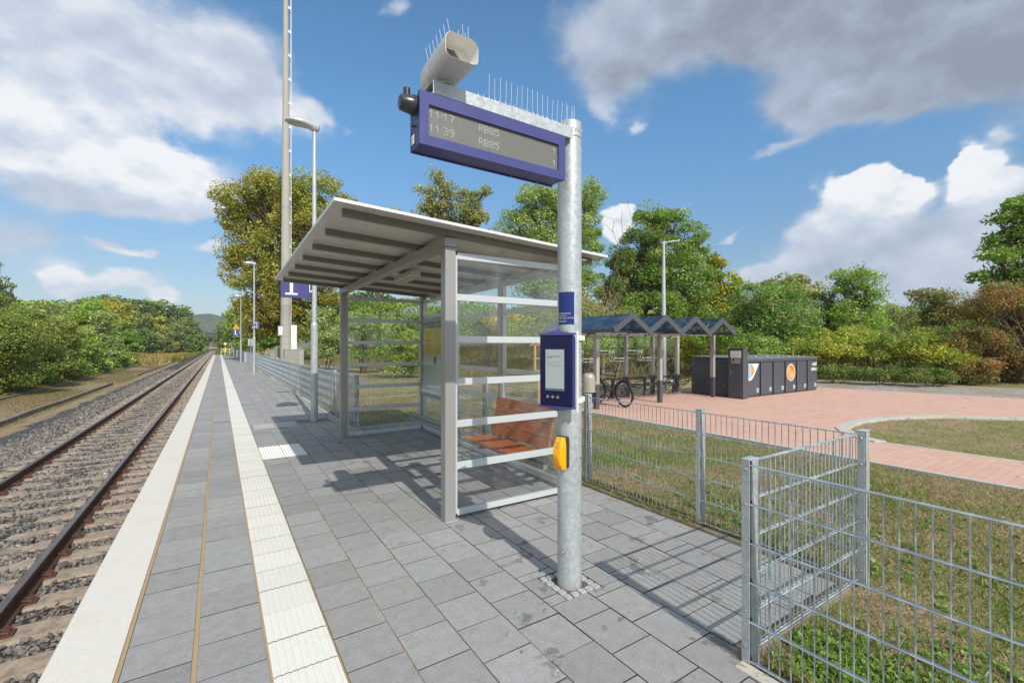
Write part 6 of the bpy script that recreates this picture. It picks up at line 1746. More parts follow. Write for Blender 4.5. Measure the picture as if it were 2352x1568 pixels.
px_plant('lime_tree', 'sparse open tree with orange seed clusters above the middle of the shelter roof', 'tree', 1045, 33, [(1000, 405, 20, 24), (978, 445, 26, 26), (1030, 440, 30, 28), (1070, 455, 32, 26), (1112, 440, 22, 15), (990, 500, 38, 28), (1060, 505, 45, 34), (1105, 500, 24, 20), (1030, 560, 60, 40), (1090, 550, 36, 30), (1020, 475, 40, 34), (1080, 480, 36, 28), (980, 470, 26, 24), (960, 530, 40, 30)],
         'sparse', leaf=.17, asp=.6, dens=1.3, trunk=.20, seed=13, clump=.34, fork=.35)
px_plant('willow', 'pale green willow tree directly behind the display pole', 'tree', 1270, 27, [(1230, 470, 48, 48), (1190, 520, 46, 40), (1280, 470, 50, 55), (1350, 455, 36, 52), (1345, 540, 46, 60), (1250, 570, 80, 66), (1330, 620, 66, 62), (1190, 600, 60, 55), (1270, 670, 80, 50)],
         'willow', leaf=.17, asp=.30, dens=2.2, trunk=.28, seed=14, clump=.30, stems=2, group=None)
px_plant('field_maple', 'bushy mid-green tree left of the slim car-park lamp post', 'tree', 1500, 28, [(1490, 515, 46, 48), (1545, 520, 46, 50), (1595, 560, 42, 48), (1460, 590, 60, 60), (1530, 620, 75, 66), (1600, 650, 50, 60), (1430, 660, 55, 60), (1500, 710, 75, 60), (1580, 730, 60, 50), (1420, 600, 30, 36), (1395, 660, 34, 40)],
         'green', leaf=.15, asp=.45, dens=2.3, trunk=.25, seed=15, clump=.28, stems=2)
px_plant('norway_maple', 'yellow-green maple right of the slim car-park lamp post', 'tree', 1650, 32, [(1645, 635, 40, 38), (1690, 655, 28, 24), (1620, 700, 55, 52), (1665, 700, 45, 46), (1640, 600, 22, 22)], 'yellowgreen', leaf=.20, dens=2.2, trunk=.2, seed=16)
px_plant('false_acacia', 'feathery dark green robinia thicket behind the lockers', 'tree', 1755, 24, [(1735, 690, 52, 46), (1790, 690, 55, 44), (1840, 720, 45, 40), (1700, 740, 60, 50), (1770, 750, 75, 55), (1850, 770, 60, 48), (1700, 800, 60, 45), (1790, 810, 80, 45), (1880, 790, 40, 40)],
         'robinia', leaf=.15, asp=.33, dens=2.0, trunk=.16, seed=17, stems=4, clump=.30)
px_plant('horse_chestnut', 'orange-topped chestnut peeping over the robinia thicket', 'tree', 1815, 36, [(1790, 652, 36, 22), (1830, 645, 24, 18), (1865, 665, 26, 20), (1750, 660, 16, 14), (1820, 690, 60, 34)], 'sparse', leaf=.24, dens=1.8, trunk=.2, seed=18)
px_plant('ash_tree', 'airy light green ash tree standing against the white clouds right of the lockers', 'tree', 1965, 31, [(1955, 630, 40, 26), (1925, 650, 26, 26), (1995, 650, 32, 28), (1965, 680, 45, 30), (2010, 690, 28, 28), (1940, 715, 36, 28), (1990, 735, 44, 28), (1960, 765, 50, 26)],
         'acacia', leaf=.17, asp=.40, dens=1.35, trunk=.16, seed=19, clump=.34)
px_plant('maple', 'dark green tree just left of the airy ash', 'tree', 1895, 33, [(1885, 690, 34, 26), (1905, 725, 40, 30), (1880, 740, 30, 24), (1915, 765, 40, 26)], 'dark', leaf=.19, dens=1.8, trunk=.18, seed=20)
px_plant('rowan', 'dark reddish-green tree standing left of the red hawthorn', 'tree', 2150, 34, [(2130, 680, 38, 26), (2175, 690, 40, 30), (2120, 720, 36, 26), (2165, 730, 52, 30), (2205, 720, 26, 26), (2150, 765, 60, 26)], 'rowan', leaf=.18, dens=1.6, trunk=.2, seed=21, clump=.34)
px_plant('weeping_birch', 'pale drooping birch between the ash and the dark rowan', 'tree', 2060, 38, [(2052, 715, 20, 22), (2078, 725, 26, 24), (2040, 755, 22, 22), (2070, 760, 30, 26)], 'palegreen', leaf=.16, asp=.3, dens=1.1, trunk=.12, seed=22, droop=1.2)
px_plant('horse_chestnut', 'large green chestnut cut off by the right picture edge', 'tree', 2385, 22, [(2325, 490, 42, 30), (2375, 480, 60, 40), (2310, 545, 48, 34), (2380, 560, 80, 55), (2290, 590, 34, 24), (2340, 625, 62, 44), (2245, 637, 24, 14), (2400, 660, 80, 60)],
         'green', leaf=.20, asp=.45, dens=2.3, trunk=.3, seed=23, clump=.32)
px_plant('hawthorn', 'reddish hawthorn full of berries at the right picture edge', 'tree', 2320, 19.0, [(2275, 680, 46, 34), (2335, 690, 60, 44), (2240, 715, 30, 28), (2300, 745, 70, 48), (2245, 780, 46, 40), (2370, 760, 60, 60), (2300, 820, 80, 48), (2240, 850, 44, 34), (2360, 840, 70, 50)],
         'hawthorn', leaf=.085, asp=.6, dens=1.9, trunk=.10, seed=24, stems=4, clump=.30)

# shrubs behind the square, left to right
SH_ = [
 (1345, 23, [(1350, 775, 50, 40), (1320, 800, 40, 32), (1380, 800, 40, 30)], 'bush', 'green shrub directly right of the display pole behind the bicycle shelter'),
 (1430, 24, [(1420, 770, 46, 40), (1460, 795, 44, 30), (1400, 800, 34, 28)], 'green', 'leafy shrub behind the left crest on the shelter glass'),
 (1500, 25, [(1495, 770, 44, 42), (1530, 795, 40, 32)], 'bush', 'shrub behind the middle posts of the bicycle shelter'),
 (1575, 23, [(1565, 780, 48, 42), (1600, 800, 44, 30)], 'bush_yellow', 'yellow-tinged shrub right of the slim car-park lamp'),
 (1650, 22, [(1640, 775, 50, 44), (1680, 800, 44, 32)], 'bush', 'dense shrub behind the left end of the lockers'),
 (1735, 21.0, [(1720, 795, 50, 34), (1760, 800, 40, 28)], 'green', 'dark green shrub behind the control column'),
 (1870, 22, [(1850, 800, 40, 30), (1900, 810, 46, 34), (1880, 780, 36, 30)], 'bush_yellow', 'shrub behind the right end of the lockers'),
 (1960, 22, [(1950, 800, 46, 40), (1990, 810, 44, 34), (1960, 770, 34, 26)], 'bush_yellow', 'yellow-green shrub below the airy ash'),
 (2045, 21, [(2035, 800, 46, 40), (2080, 815, 44, 34)], 'bush', 'green shrub below the weeping birch'),
 (2120, 20, [(2110, 805, 44, 40), (2150, 815, 40, 36), (2130, 775, 36, 26)], 'bush_yellow', 'yellow-leaved shrub below the dark rowan'),
 (2195, 19.5, [(2185, 820, 40, 38), (2215, 800, 32, 32)], 'bush_yellow', 'golden shrub directly left of the red hawthorn'),
]
for i, (u, d, bl_, pal, lb) in enumerate(SH_):
    px_plant('shrub', lb, 'shrub', u, d, bl_, pal, leaf=.105 if d < 23 else .12, asp=.5, dens=2.2, trunk=.05, seed=40 + i, stems=5, group='shrubs behind the brick square', twigs=False)
# brambles in front of them
for i, (u, d, bl_, lb) in enumerate([(1920, 19.6, [(1905, 855, 30, 16), (1940, 850, 30, 18), (1965, 858, 24, 14)], 'low brambles beside the gravel strip, nearest the lockers'),
        (2020, 18.8, [(2000, 858, 30, 15), (2040, 855, 34, 17), (2070, 862, 24, 14)], 'low brambles in the middle of the gravel strip edge'),
        (2120, 18.0, [(2100, 862, 34, 15), (2145, 860, 34, 18), (2175, 866, 26, 16)], 'low brambles beside the hawthorn foot')]):
    px_plant('bramble', lb, 'shrub', u, d, bl_, 'bramble', leaf=.08, asp=.6, dens=2.2, trunk=.015, seed=60 + i, stems=5, group='low brambles along the gravel strip', twigs=False)

# shrubs seen behind and through the bus shelter
SB_ = [
 (565, 70, [(545, 740, 34, 40), (575, 725, 30, 44), (560, 775, 40, 30)], 'bush', 'tall shrub behind the farthest lamp posts'),
 (600, 60, [(595, 750, 34, 40), (620, 770, 30, 30)], 'green', 'shrub beneath the chestnut behind the second lamp post'),
 (745, 30, [(735, 730, 26, 34), (755, 770, 34, 40), (740, 800, 34, 26)], 'palegreen', 'pale shrub between the nearest lamp post and the shelter'),
 (835, 27, [(830, 745, 44, 46), (870, 770, 40, 40), (840, 800, 46, 30)], 'green', 'dark shrub behind the left side pane of the shelter'),
 (925, 23, [(905, 770, 46, 40), (945, 790, 40, 36), (920, 835, 48, 30), (955, 845, 26, 22)], 'bush', 'large dark-leaved shrub reaching down to the grass behind the shelter'),
 (1000, 30, [(990, 740, 42, 44), (1020, 770, 42, 40)], 'bush', 'shrub behind the timetable case'),
 (1090, 27, [(1080, 745, 46, 44), (1120, 770, 40, 32)], 'green', 'shrub behind the glass left of the middle shelter post'),
 (1155, 26, [(1140, 735, 30, 20), (1175, 725, 26, 18), (1150, 752, 34, 16)], 'flower_yellow', 'bright yellow-leaved shrub seen through the shelter glass'),
 (1190, 25, [(1185, 765, 44, 30), (1230, 745, 40, 40), (1255, 780, 34, 26)], 'bush', 'shrub right of the bright yellow one behind the shelter'),
]
for i, (u, d, bl_, pal, lb) in enumerate(SB_):
    px_plant('shrub', lb, 'shrub', u, d, bl_, pal, leaf=max(.11, .0048 * d), asp=.5, dens=2.2, trunk=.05, seed=80 + i, stems=4, group='shrubs behind the bus shelter', twigs=False)

# bare dead branches beside the willow
def bare(name, lb, u, d, tips, r0, seed, mat='bark_pale', sub=4, zb=None):
    rr = random.Random(seed); bx, by = at(u, d); t = thing(name, lb, 'tree', (bx, by, H1(bx, by)))
    mb = MB(); zb_ = H1(bx, by) if zb is None else zb
    for (tu, tv) in tips:
        x, y = at(tu, d + rr.uniform(-1, 1)); pts = branch_mesh(mb, (bx, by, zb_), (x, y, zat(tv, d)), r0, r0 * .15, rr, 9, .04, 6)
        for k in range(sub):
            p = pts[rr.randint(4, 8)]; q = p + Vector((rr.uniform(-1, 1), rr.uniform(-1, 1), rr.uniform(.1, 1.2))) * (d / 22)
            pp = branch_mesh(mb, p, q, r0 * .22, r0 * .05, rr, 4, .1, 4)
            for j in range(2): branch_mesh(mb, pp[2 + j], pp[2 + j] + Vector((rr.uniform(-1, 1), rr.uniform(-1, 1), rr.uniform(0, 1))) * (d / 45), r0 * .08, r0 * .03, rr, 3, .1, 3)
    mb.build('branches', mat, t); return t
bare('dead_tree', 'bare leafless branches rising between the willow and the bushy green tree', 1395, 26.5, [(1430, 480), (1460, 490), (1410, 500), (1445, 520), (1420, 560)], .042, 5, mat='bark')
rr = random.Random(31); tw = MB()
for i in range(60):
    u0 = rr.uniform(1335, 1450); x, y = at(u0, 22.5 + rr.uniform(-1, 1)); z0 = zat(rr.uniform(690, 740), 22.5)
    branch_mesh(tw, (x, y, z0), (x + rr.uniform(-1.3, 1.3), y + rr.uniform(-.8, .8), z0 + rr.uniform(-1.0, 1.3)), .014, .005, rr, 5, .18, 4)
x, y = at(1385, 22.5)
branch_mesh(tw, (x, y, H1(x, y)), (x, y, zat(700, 22.5)), .05, .03, rr, 5, .03, 6)
props(tw.build('dry_branches', 'twig_dry', origin=(x, y, H1(x, y))), 'tangle of dry yellowish branches above the left end of the zigzag roof', 'dead shrub')
tw = MB()
for i in range(22):
    u0 = rr.uniform(1205, 1285); x, y = at(u0, 21.5); z0 = zat(rr.uniform(690, 735), 21.5)
    branch_mesh(tw, (x, y, z0), (x + rr.uniform(-1.4, 1.4), y + rr.uniform(-.6, .6), z0 + rr.uniform(-.6, 1.0)), .016, .006, rr, 6, .22, 4)
x, y = at(1285, 21.5); branch_mesh(tw, (x, y, H1(x, y)), (x, y, zat(705, 21.5)), .05, .02, rr, 5, .03, 6)
props(tw.build('dry_branches', 'twig_dry', origin=(x, y, H1(x, y))), 'curling dry branches seen through the shelter glass beside the display pole', 'dead shrub')

# ------------------------------------------------------------------ left side of the line
LEFT = [
 ('shrub', 'bush', -20, 23.0, [(-30, 760, 70, 60), (30, 780, 60, 50), (0, 840, 70, 44), (-40, 700, 40, 50)], 'leftmix', 'nearest dense bush at the left picture edge'),
 ('shrub', 'bush', 60, 27, [(50, 745, 50, 40), (90, 770, 44, 42), (60, 820, 56, 40), (110, 830, 40, 32)], 'leftmix', 'olive bush just right of the left picture edge'),
 ('shrub', 'bush', 130, 32, [(110, 755, 40, 34), (150, 770, 34, 34), (130, 815, 46, 32), (165, 835, 30, 22)], 'leftmix', 'bush with yellowish leaves, third along the siding'),
 ('shrub', 'bush', 190, 40, [(180, 780, 34, 30), (205, 800, 30, 26), (190, 830, 36, 20)], 'bush', 'dark green bush below the pale sycamore'),
 ('sycamore', 'tree', 240, 50, [(240, 735, 22, 24), (232, 765, 26, 26), (250, 790, 28, 26), (235, 815, 28, 20), (262, 812, 20, 18)], 'palegreen', 'pale-leaved young sycamore in front of the bright green tree'),
 ('shrub', 'bush', 275, 62, [(268, 808, 22, 16), (290, 816, 18, 12)], 'bush', 'low dark bushes where the siding bushes end'),
 ('maple', 'tree', 205, 75, [(205, 715, 36, 30), (180, 740, 28, 26), (215, 755, 34, 28), (190, 775, 30, 24)], 'bright', 'bright yellow-green tree in the middle of the left slope'),
 ('maple', 'tree', 255, 85, [(245, 705, 26, 20), (275, 715, 26, 22), (285, 735, 22, 20)], 'gold', 'golden olive tree top behind the bright green tree'),
 ('birch', 'tree', 212, 60, [(205, 775, 16, 24), (200, 800, 16, 18)], 'gold', 'small yellow birch left of the pale sycamore'),
 ('oak', 'tree', 290, 72, [(285, 765, 30, 26), (305, 785, 24, 22), (280, 795, 28, 18)], 'green', 'round mid-green tree above the dry meadow'),
 ('willow_bush', 'bush', 352, 110, [(345, 785, 20, 14), (362, 780, 16, 16), (355, 798, 22, 10)], 'palegreen', 'grey-green willow bush at the far side of the meadow'),
 ('shrub', 'bush', 395, 125, [(385, 790, 12, 12), (402, 795, 12, 10)], 'gold', 'small yellow bush at the far end of the meadow'),
 ('hazel', 'tree', 20, 30, [(2, 650, 18, 18), (-12, 610, 14, 20), (8, 685, 22, 16), (-5, 720, 36, 26), (26, 655, 10, 6)], 'dark', 'dark twiggy tree reaching in from the left picture edge'),
]
for i, (nm, cat, u, d, bl_, pal, lb) in enumerate(LEFT):
    st_ = 1 if cat == 'tree' else 5
    px_plant(nm, lb, 'tree' if cat == 'tree' else 'shrub', u, d, bl_, pal, leaf=max(.11, .0048 * d), asp=.5, dens=2.4 if nm != 'hazel' else 1.3, trunk=.14 if st_ == 1 else .05, seed=120 + i, stems=st_, twigs=(st_ == 1), group=None)
# individual crowns of the wooded slope
SLOPE = [(55, 120, 28, 700, 'wood_olive'), (100, 125, 22, 712, 'rust'), (135, 118, 24, 705, 'rust'), (85, 105, 40, 722, 'wood'), (180, 130, 28, 685, 'wood'), (215, 140, 24, 678, 'wood'), (245, 150, 20, 676, 'wood'),
         (275, 150, 20, 680, 'wood'), (300, 145, 20, 682, 'wood'), (325, 150, 20, 684, 'wood'), (350, 155, 20, 686, 'bright'), (378, 160, 22, 690, 'wood'), (405, 165, 20, 700, 'wood'), (425, 170, 14, 702, 'wood_olive'),
         (150, 100, 34, 735, 'wood'), (320, 120, 26, 712, 'wood_olive'), (355, 125, 24, 722, 'gold'), (385, 130, 26, 728, 'wood_olive'), (412, 140, 24, 735, 'wood_olive'), (435, 160, 18, 725, 'wood_olive'), (330, 105, 24, 748, 'wood'),
         (370, 118, 26, 752, 'wood_olive'), (405, 128, 24, 758, 'wood'), (438, 150, 20, 752, 'wood'), (455, 185, 14, 752, 'wood_olive'), (465, 220, 10, 765, 'wood'), (448, 150, 16, 775, 'green'), (425, 130, 18, 778, 'wood')]
ORD = 'first second third fourth fifth sixth seventh eighth ninth tenth eleventh twelfth thirteenth fourteenth fifteenth sixteenth seventeenth eighteenth nineteenth twentieth'.split()
NAMES = {'wood': 'dark green', 'wood_olive': 'olive green', 'rust': 'rust-brown', 'bright': 'fresh green', 'gold': 'golden', 'green': 'mid-green'}
for i, (u, d, ru, vt, pal) in enumerate(SLOPE):
    rv = ru * 1.0
    sky_ = vt < 712; rank = sorted(q[0] for q in SLOPE if (q[3] < 712) == sky_).index(u) + 1 if True else 0
    lb = '%s tree, %s from the left among those %s' % (NAMES[pal], ORD[rank - 1], 'on the slope skyline' if sky_ else 'lower on the wooded slope')
    px_plant('slope_tree', lb, 'tree', u, d, [(u, vt + rv * .8, ru, rv * .85), (u - ru * .5, vt + rv * 1.6, ru * .8, rv * .8), (u + ru * .5, vt + rv * 1.7, ru * .8, rv * .8), (u, vt + rv * 2.3, ru * .9, rv * .7)],
             pal, leaf=.0050 * d, asp=.6, dens=2.0, trunk=.22, seed=200 + i, group='trees of the wooded slope', twigs=False)
# trees right of the line, beyond the platform end
for i, (u, d, ru, vt, pal, lb) in enumerate([(520, 150, 22, 740, 'wood_olive', 'olive tree right of the line just beyond the platform end'), (545, 130, 26, 722, 'green', 'green tree right of the line behind the third lamp post'),
        (505, 210, 12, 752, 'wood', 'farthest dark tree right of the line near the bridge'), (575, 100, 28, 715, 'bush', 'tree between the third and second lamp posts'), (478, 260, 8, 762, 'wood', 'farthest dark tree left of the line near the bridge')]):
    px_plant('lineside_tree', lb, 'tree', u, d, [(u, vt + ru * .9, ru, ru), (u - ru * .3, vt + ru * 1.9, ru * .9, ru), (u + ru * .3, vt + ru * 2.4, ru * .9, ru)], pal, leaf=.0050 * d, dens=2.1, trunk=.2, seed=260 + i, twigs=False)

# far-off wood behind the individual crowns: one mass
def wood_mass(name, lb, pts, pal, seed):
    r = np.random.default_rng(seed); Vs, Fs, Cs = [], [], []; n0 = 0
    for (x, y, z, rad, leaf) in pts:
        n = int(math.pi * rad * rad * 2.2 / (.5 * leaf * leaf * .7))
        q = r.normal(size=(n, 3)); q /= np.linalg.norm(q, axis=1)[:, None]; q[:, 2] = np.abs(q[:, 2]) * 1.0 - .25
        lump = 1 + .22 * np.sin(q[:, 0] * 5 + x) * np.sin(q[:, 1] * 5 + y) * np.cos(q[:, 2] * 6)
        P = np.array([x, y, z]) + q * (rad * lump * r.uniform(.75, 1.02, n))[:, None]
        V, F, c = leaves(P, q + np.array([0, 0, .4]), leaf, .7, PAL[pal[r.integers(len(pal))]], r)
        Vs.append(V); Fs.append(F + n0); n0 += 4 * n; Cs.append(c)
    o = bulk(name, np.concatenate(Vs), np.concatenate(Fs), 'leaf', None, np.concatenate(Cs))
    return props(o, lb, 'wood', kind='stuff')
pts = []; r_ = random.Random(77)
for y in range(112, 420, 12):
    for k in range(3 if y < 200 else 2):
        x = -26 - k * 11 + r_.uniform(-3, 3) - (8 if y < 110 else 0) + (6 if y > 180 else 0) + (5 if y > 240 else 0)
        z = H1(x, y + 5) + 4.2 + r_.uniform(-1, 1.0); pts.append((x, y + r_.uniform(-4, 4), z, r_.uniform(6, 8), .0055 * max(y, 90)))
wood_mass('hillside_wood', 'continuous wood covering the slope behind the single crowns on the left', pts, ['wood', 'wood_olive', 'wood', 'bush'], 5)
pts = []
for y in range(130, 420, 13):
    for k in range(2):
        x = 13 + k * 10 + r_.uniform(-2, 2) - (4 if y > 220 else 0); z = H1(x, y) + 4.5 + r_.uniform(-1, 2); pts.append((x, y, z, r_.uniform(5.5, 7.5), .0055 * y))
for y in range(60, 130, 11):
    x = 17 + r_.uniform(-2, 2); pts.append((x, y, H1(x, y) + 3.5, r_.uniform(5, 6.5), .45))
wood_mass('lineside_wood', 'continuous trees right of the line beyond the radio mast', pts, ['wood_olive', 'bush', 'green'], 6)
pts = []
for i in range(26):
    u = 1300 + i * 42; d = 44 + r_.uniform(-2, 4); x, y = at(u, d); pts.append((x, y, 2.6 + r_.uniform(-.5, .8), r_.uniform(3.0, 4.2), .24))
for i in range(13):
    u = 700 + i * 48; d = 50 + r_.uniform(-2, 4); x, y = at(u, d); pts.append((x, y, 3.0 + r_.uniform(-.5, 1.0), r_.uniform(3.5, 4.6), .27))
wood_mass('backdrop_wood', 'continuous greenery closing the view behind the square and the shelter', pts, ['bush', 'green', 'wood_olive'], 8)

pts = []
for i in range(120):
    y = 19 + i * .62 + r_.uniform(-.3, .3)
    for k in range(2):
        pts.append((-10.0 - k * 1.3 - .5 * r_.random() - (1.5 if y > 80 else 0), y, -1.0 + .45 + k * .5, r_.uniform(.8, 1.35), max(.10, .0042 * y)))
wood_mass('siding_undergrowth', 'continuous bramble undergrowth at the foot of the bushes along the siding', pts, ['bramble', 'leftmix', 'bush', 'bramble'], 9)

# distant wooded hill, four hundred metres high above the valley far away
def hill(name, cx, cy, L, W, h, ang, mat='far_hill', seed=1):
    n, m = 90, 26; r = np.random.default_rng(seed)
    s = np.linspace(-1, 1, n); t_ = np.linspace(-1, 1, m); S_, T_ = np.meshgrid(s, t_)
    base = (1 - np.abs(S_) ** 2.2).clip(0) * np.cos(T_ * math.pi / 2) ** 1.2
    nz = sum(np.sin(S_ * f + p1) * np.cos(T_ * f * .5 + p2) / f for f, p1, p2 in ((4, .3, 1), (9, 2, .2), (17, 1, 2), (31, .5, 1)))
    Zz = h * base * (1 + .35 * nz) + r.normal(0, h * .006, S_.shape) * (base > .05) - 2
    ca, sa = math.cos(ang), math.sin(ang)
    Xx = cx + S_ * L * ca - T_ * W * sa; Yy = cy + S_ * L * sa + T_ * W * ca
    i = np.arange(n * m).reshape(m, n); F = np.stack([i[:-1, :-1], i[:-1, 1:], i[1:, 1:], i[1:, :-1]], -1)
    return props(bulk(name, np.stack([Xx, Yy, Zz], -1), F, mat, smooth=True), kind='structure')
hx, hy = at(470, 1500); hill('hills', hx, hy, 260, 260, 104, R(6), seed=3)
hx, hy = at(560, 2100); hill('hills', hx, hy, 330, 300, 76, R(-4), seed=4)

# ------------------------------------------------------------------ grass, weeds, meadow
def blades(name, n, region, hgt, wid, cols, zf, seed, lean=.5, patch=None, label=None, cat='grass'):
    r = np.random.default_rng(seed)
    x = r.uniform(region[0], region[1], n); y = r.uniform(region[2], region[3], n)
    if patch is not None: k = patch(x, y, r); x, y = x[k], y[k]
    n = len(x); z = zf(x, y)
    h = hgt * r.uniform(.5, 1.4, n); a = r.uniform(0, 2 * math.pi, n); w = wid * r.uniform(.7, 1.3, n)
    ln = r.normal(0, lean, (n, 2)) * h[:, None]
    bx, by = np.cos(a) * w / 2, np.sin(a) * w / 2
    V = np.zeros((n, 4, 3))
    V[:, 0] = np.stack([x - bx, y - by, z - .01], -1); V[:, 1] = np.stack([x + bx, y + by, z - .01], -1)
    V[:, 2] = np.stack([x + bx * .55 + ln[:, 0] * .7, y + by * .55 + ln[:, 1] * .7, z + h * .75], -1)
    V[:, 3] = np.stack([x + ln[:, 0], y + ln[:, 1], z + h], -1)
    w_ = np.array([c[0] for c in cols]); cc = np.array([c[1] for c in cols])
    g_ = np.sin(x * 1.7 + np.sin(y * 1.3) * 2) * np.cos(y * 1.9 + np.sin(x * .9) * 2)
    wts = w_[None] * np.where(np.arange(len(cols))[None] % 2 == 0, np.exp(g_ * 1.6)[:, None], np.exp(-g_ * 1.6)[:, None])
    cum = (wts / wts.sum(1)[:, None]).cumsum(1); ci = (r.random((n, 1)) > cum).sum(1).clip(0, len(cols) - 1)
    col = cc[ci] * r.normal(1, .2, (n, 1)).clip(.5, 1.6)
    o = bulk(name, V, np.arange(4 * n).reshape(n, 4), 'blade', None, col)
    return props(o, label, cat, kind='stuff')
LAWN = [(.34, (.210, .275, .055)), (.46, (.450, .335, .205)), (.06, (.120, .190, .030)), (.24, (.350, .250, .155))]
def lawn_mask(x, y, r):
    inb = ((x > FX + .02) & ((y < BAY0) | (y > BAY1))) | (x > BAYX + .02)
    return inb & (x < 7.52)
hz = lambda x, y: height(x, y)
blades('lawn_grass', 150000, (FX, 7.5, -4, 4.5), .026, .007, LAWN, hz, 1, .9, lawn_mask, 'patchy short grass of the lawn right of the platform')
blades('lawn_grass', 90000, (FX, 7.6, 4.5, 14), .03, .010, LAWN, hz, 2, .9, lawn_mask, 'patchy dry lawn behind the shelter and the fence')
blades('island_grass', 26000, (9.3, 16.5, -6, 4.0), .03, .011, LAWN, hz, 3, .9, lambda x, y, r: (x > 9.4 + .0 * y) & (y < 3.9 - .0 * x) & ((x - 11.3) * .55 + y < 4.9) & (x + y * .9 < 16.2) & ~((x < 10.3) & (y > 3.2)), 'dry grass on the lawn island inside the curved kerb')
def lush(cx, cy, s): return lambda x, y, r: np.exp(-(((x - cx) ** 2 + (y - cy) ** 2) / s ** 2)) > r.random(len(x))
for i, (cx, cy, s, n) in enumerate([(2.75, 1.05, .35, 7000), (4.4, 2.7, .5, 7000), (3.9, 1.9, .35, 5000), (4.3, 5.0, .6, 6000), (5.6, 1.6, .9, 8000), (3.2, 10.3, 1.1, 9000), (5.2, 5.2, .8, 4000), (4.6, .6, .6, 3500), (6.3, 2.5, .8, 4000)]):
    blades('grass_tuft', n, (cx - 2 * s, cx + 2 * s, cy - 2 * s, cy + 2 * s), .055, .010, [(1, (.130, .240, .036)), (.6, (.210, .270, .070))], hz, 10 + i, .7, (lambda f: lambda x, y, r: f(x, y, r) & lawn_mask(x, y, r))(lush(cx, cy, s)), 'lush green grass patch in the lawn beside the fence', 'grass')
# dry bank behind the square
def bankmask(x, y, r):
    bd = bank_dist(x, y); return (bd > -1.5) & (bd < 8) & (x < 30)
blades('bank_grass', 120000, (4, 30, 6, 48), .28, .028, [(.5, (.300, .225, .115)), (.25, (.140, .160, .045)), (.25, (.230, .165, .090))], hz, 30, .45, bankmask, 'tall dry grass on the bank behind the square')
def dry(x, y, r):
    return (x > -11.5 + 0) & (x < -5.6) & (np.sin(x * 1.1 + y * .3) + np.sin(y * .45) + r.normal(0, .6, len(x)) > -.5)
blades('siding_grass', 120000, (-11, -5.6, 5, 75), .05, .020, [(.5, (.280, .205, .110)), (.3, (.150, .170, .045)), (.2, (.220, .150, .09))], lambda x, y: np.full(x.shape, -1.0), 31, .8, dry, 'thin dry grass on the disused siding')
blades('verge_weeds', 36000, (-10.6, -8.9, 14, 90), .20, .04, [(.5, (.110, .170, .030)), (.3, (.260, .225, .055)), (.2, (.200, .160, .07))], lambda x, y: np.full(x.shape, -1.0), 32, .6, None, 'green and yellow weeds at the foot of the bushes')
blades('dry_meadow', 70000, (-30, -6.5, 78, 230), .75, .16, [(.5, (.420, .310, .130)), (.25, (.330, .270, .080)), (.25, (.360, .290, .050))], hz, 33, .35, lambda x, y, r: (x < -7.0 - .0 * y) & ((x > -14 - (y - 78) * .10)), 'tall pale dry meadow grass left of the track')
blades('lineside_weeds', 30000, (-6.6, -5.2, 90, 330), .7, .2, [(.4, (.330, .280, .05)), (.3, (.140, .180, .035)), (.3, (.28, .22, .09))], hz, 34, .35, None, 'yellow flowering weeds along the far track')
blades('lineside_weeds', 22000, (-.4, 4.5, 97, 300), .8, .2, [(.4, (.330, .280, .05)), (.6, (.120, .170, .035))], hz, 35, .35, lambda x, y, r: (x > -.2), 'yellow and green weeds right of the far track')
# broad-leaved weeds inside the fence corner
def weeds(n, cx, cy, s, seed, label, lmax=.043):
    r = np.random.default_rng(seed); P = np.stack([r.normal(cx, s, n), r.normal(cy, s * .8, n)], -1)
    k = lawn_mask(P[:, 0], P[:, 1], r) & (P[:, 0] > FX + .05); P = P[k]; n = len(P)
    nl = 7; pc = np.repeat(P, nl, 0); m = len(pc)
    a = r.uniform(0, 2 * math.pi, m); L = r.uniform(.5, 1.0, m) * lmax; tilt = r.uniform(.15, .9, m)
    dx, dy, dz = np.cos(a) * np.cos(tilt), np.sin(a) * np.cos(tilt), np.sin(tilt)
    z0 = height(pc[:, 0], pc[:, 1]) + r.uniform(0, .02, m); W = L * .30
    bx, by = -np.sin(a) * W, np.cos(a) * W
    V = np.zeros((m, 2, 4, 3))
    b0 = np.stack([pc[:, 0], pc[:, 1], z0], -1); D = np.stack([dx, dy, dz], -1) * L[:, None]; mid = b0 + D * .55; tip = b0 + D - np.array([0, 0, 1]) * (L * .2)[:, None]
    S_ = np.stack([bx, by, np.full(m, 0)], -1) + np.array([0, 0, .004])
    V[:, 0, 0] = b0; V[:, 0, 1] = mid + S_; V[:, 0, 2] = tip; V[:, 0, 3] = mid
    V[:, 1, 0] = b0; V[:, 1, 1] = mid; V[:, 1, 2] = tip; V[:, 1, 3] = mid - S_
    col = np.array([.150, .290, .036]) * r.normal(1, .2, (m, 1)).clip(.5, 1.5) * np.array([1, 1, 1]); col[r.random(m) < .2] = (.27, .35, .07)
    o = bulk('broadleaf_weeds', V, np.arange(8 * m).reshape(2 * m, 4), 'blade', None, np.repeat(col, 2, 0))
    return props(o, label, 'weeds', kind='stuff')
weeds(380, 2.68, .98, .17, 1, 'bright green broad-leaved weeds behind the near fence panel')
weeds(90, 3.05, .62, .25, 2, 'broad-leaved weeds further right behind the near fence panel')
weeds(60, 4.1, 2.5, .3, 3, 'dandelion rosettes in the lawn near the second fence post', .06)
weeds(60, 4.9, 1.3, .6, 4, 'scattered dandelion rosettes right of the corner post', .06)
weeds(26, 4.6, 3.8, .5, 5, 'scattered rosettes in the lawn behind the fence', .06)

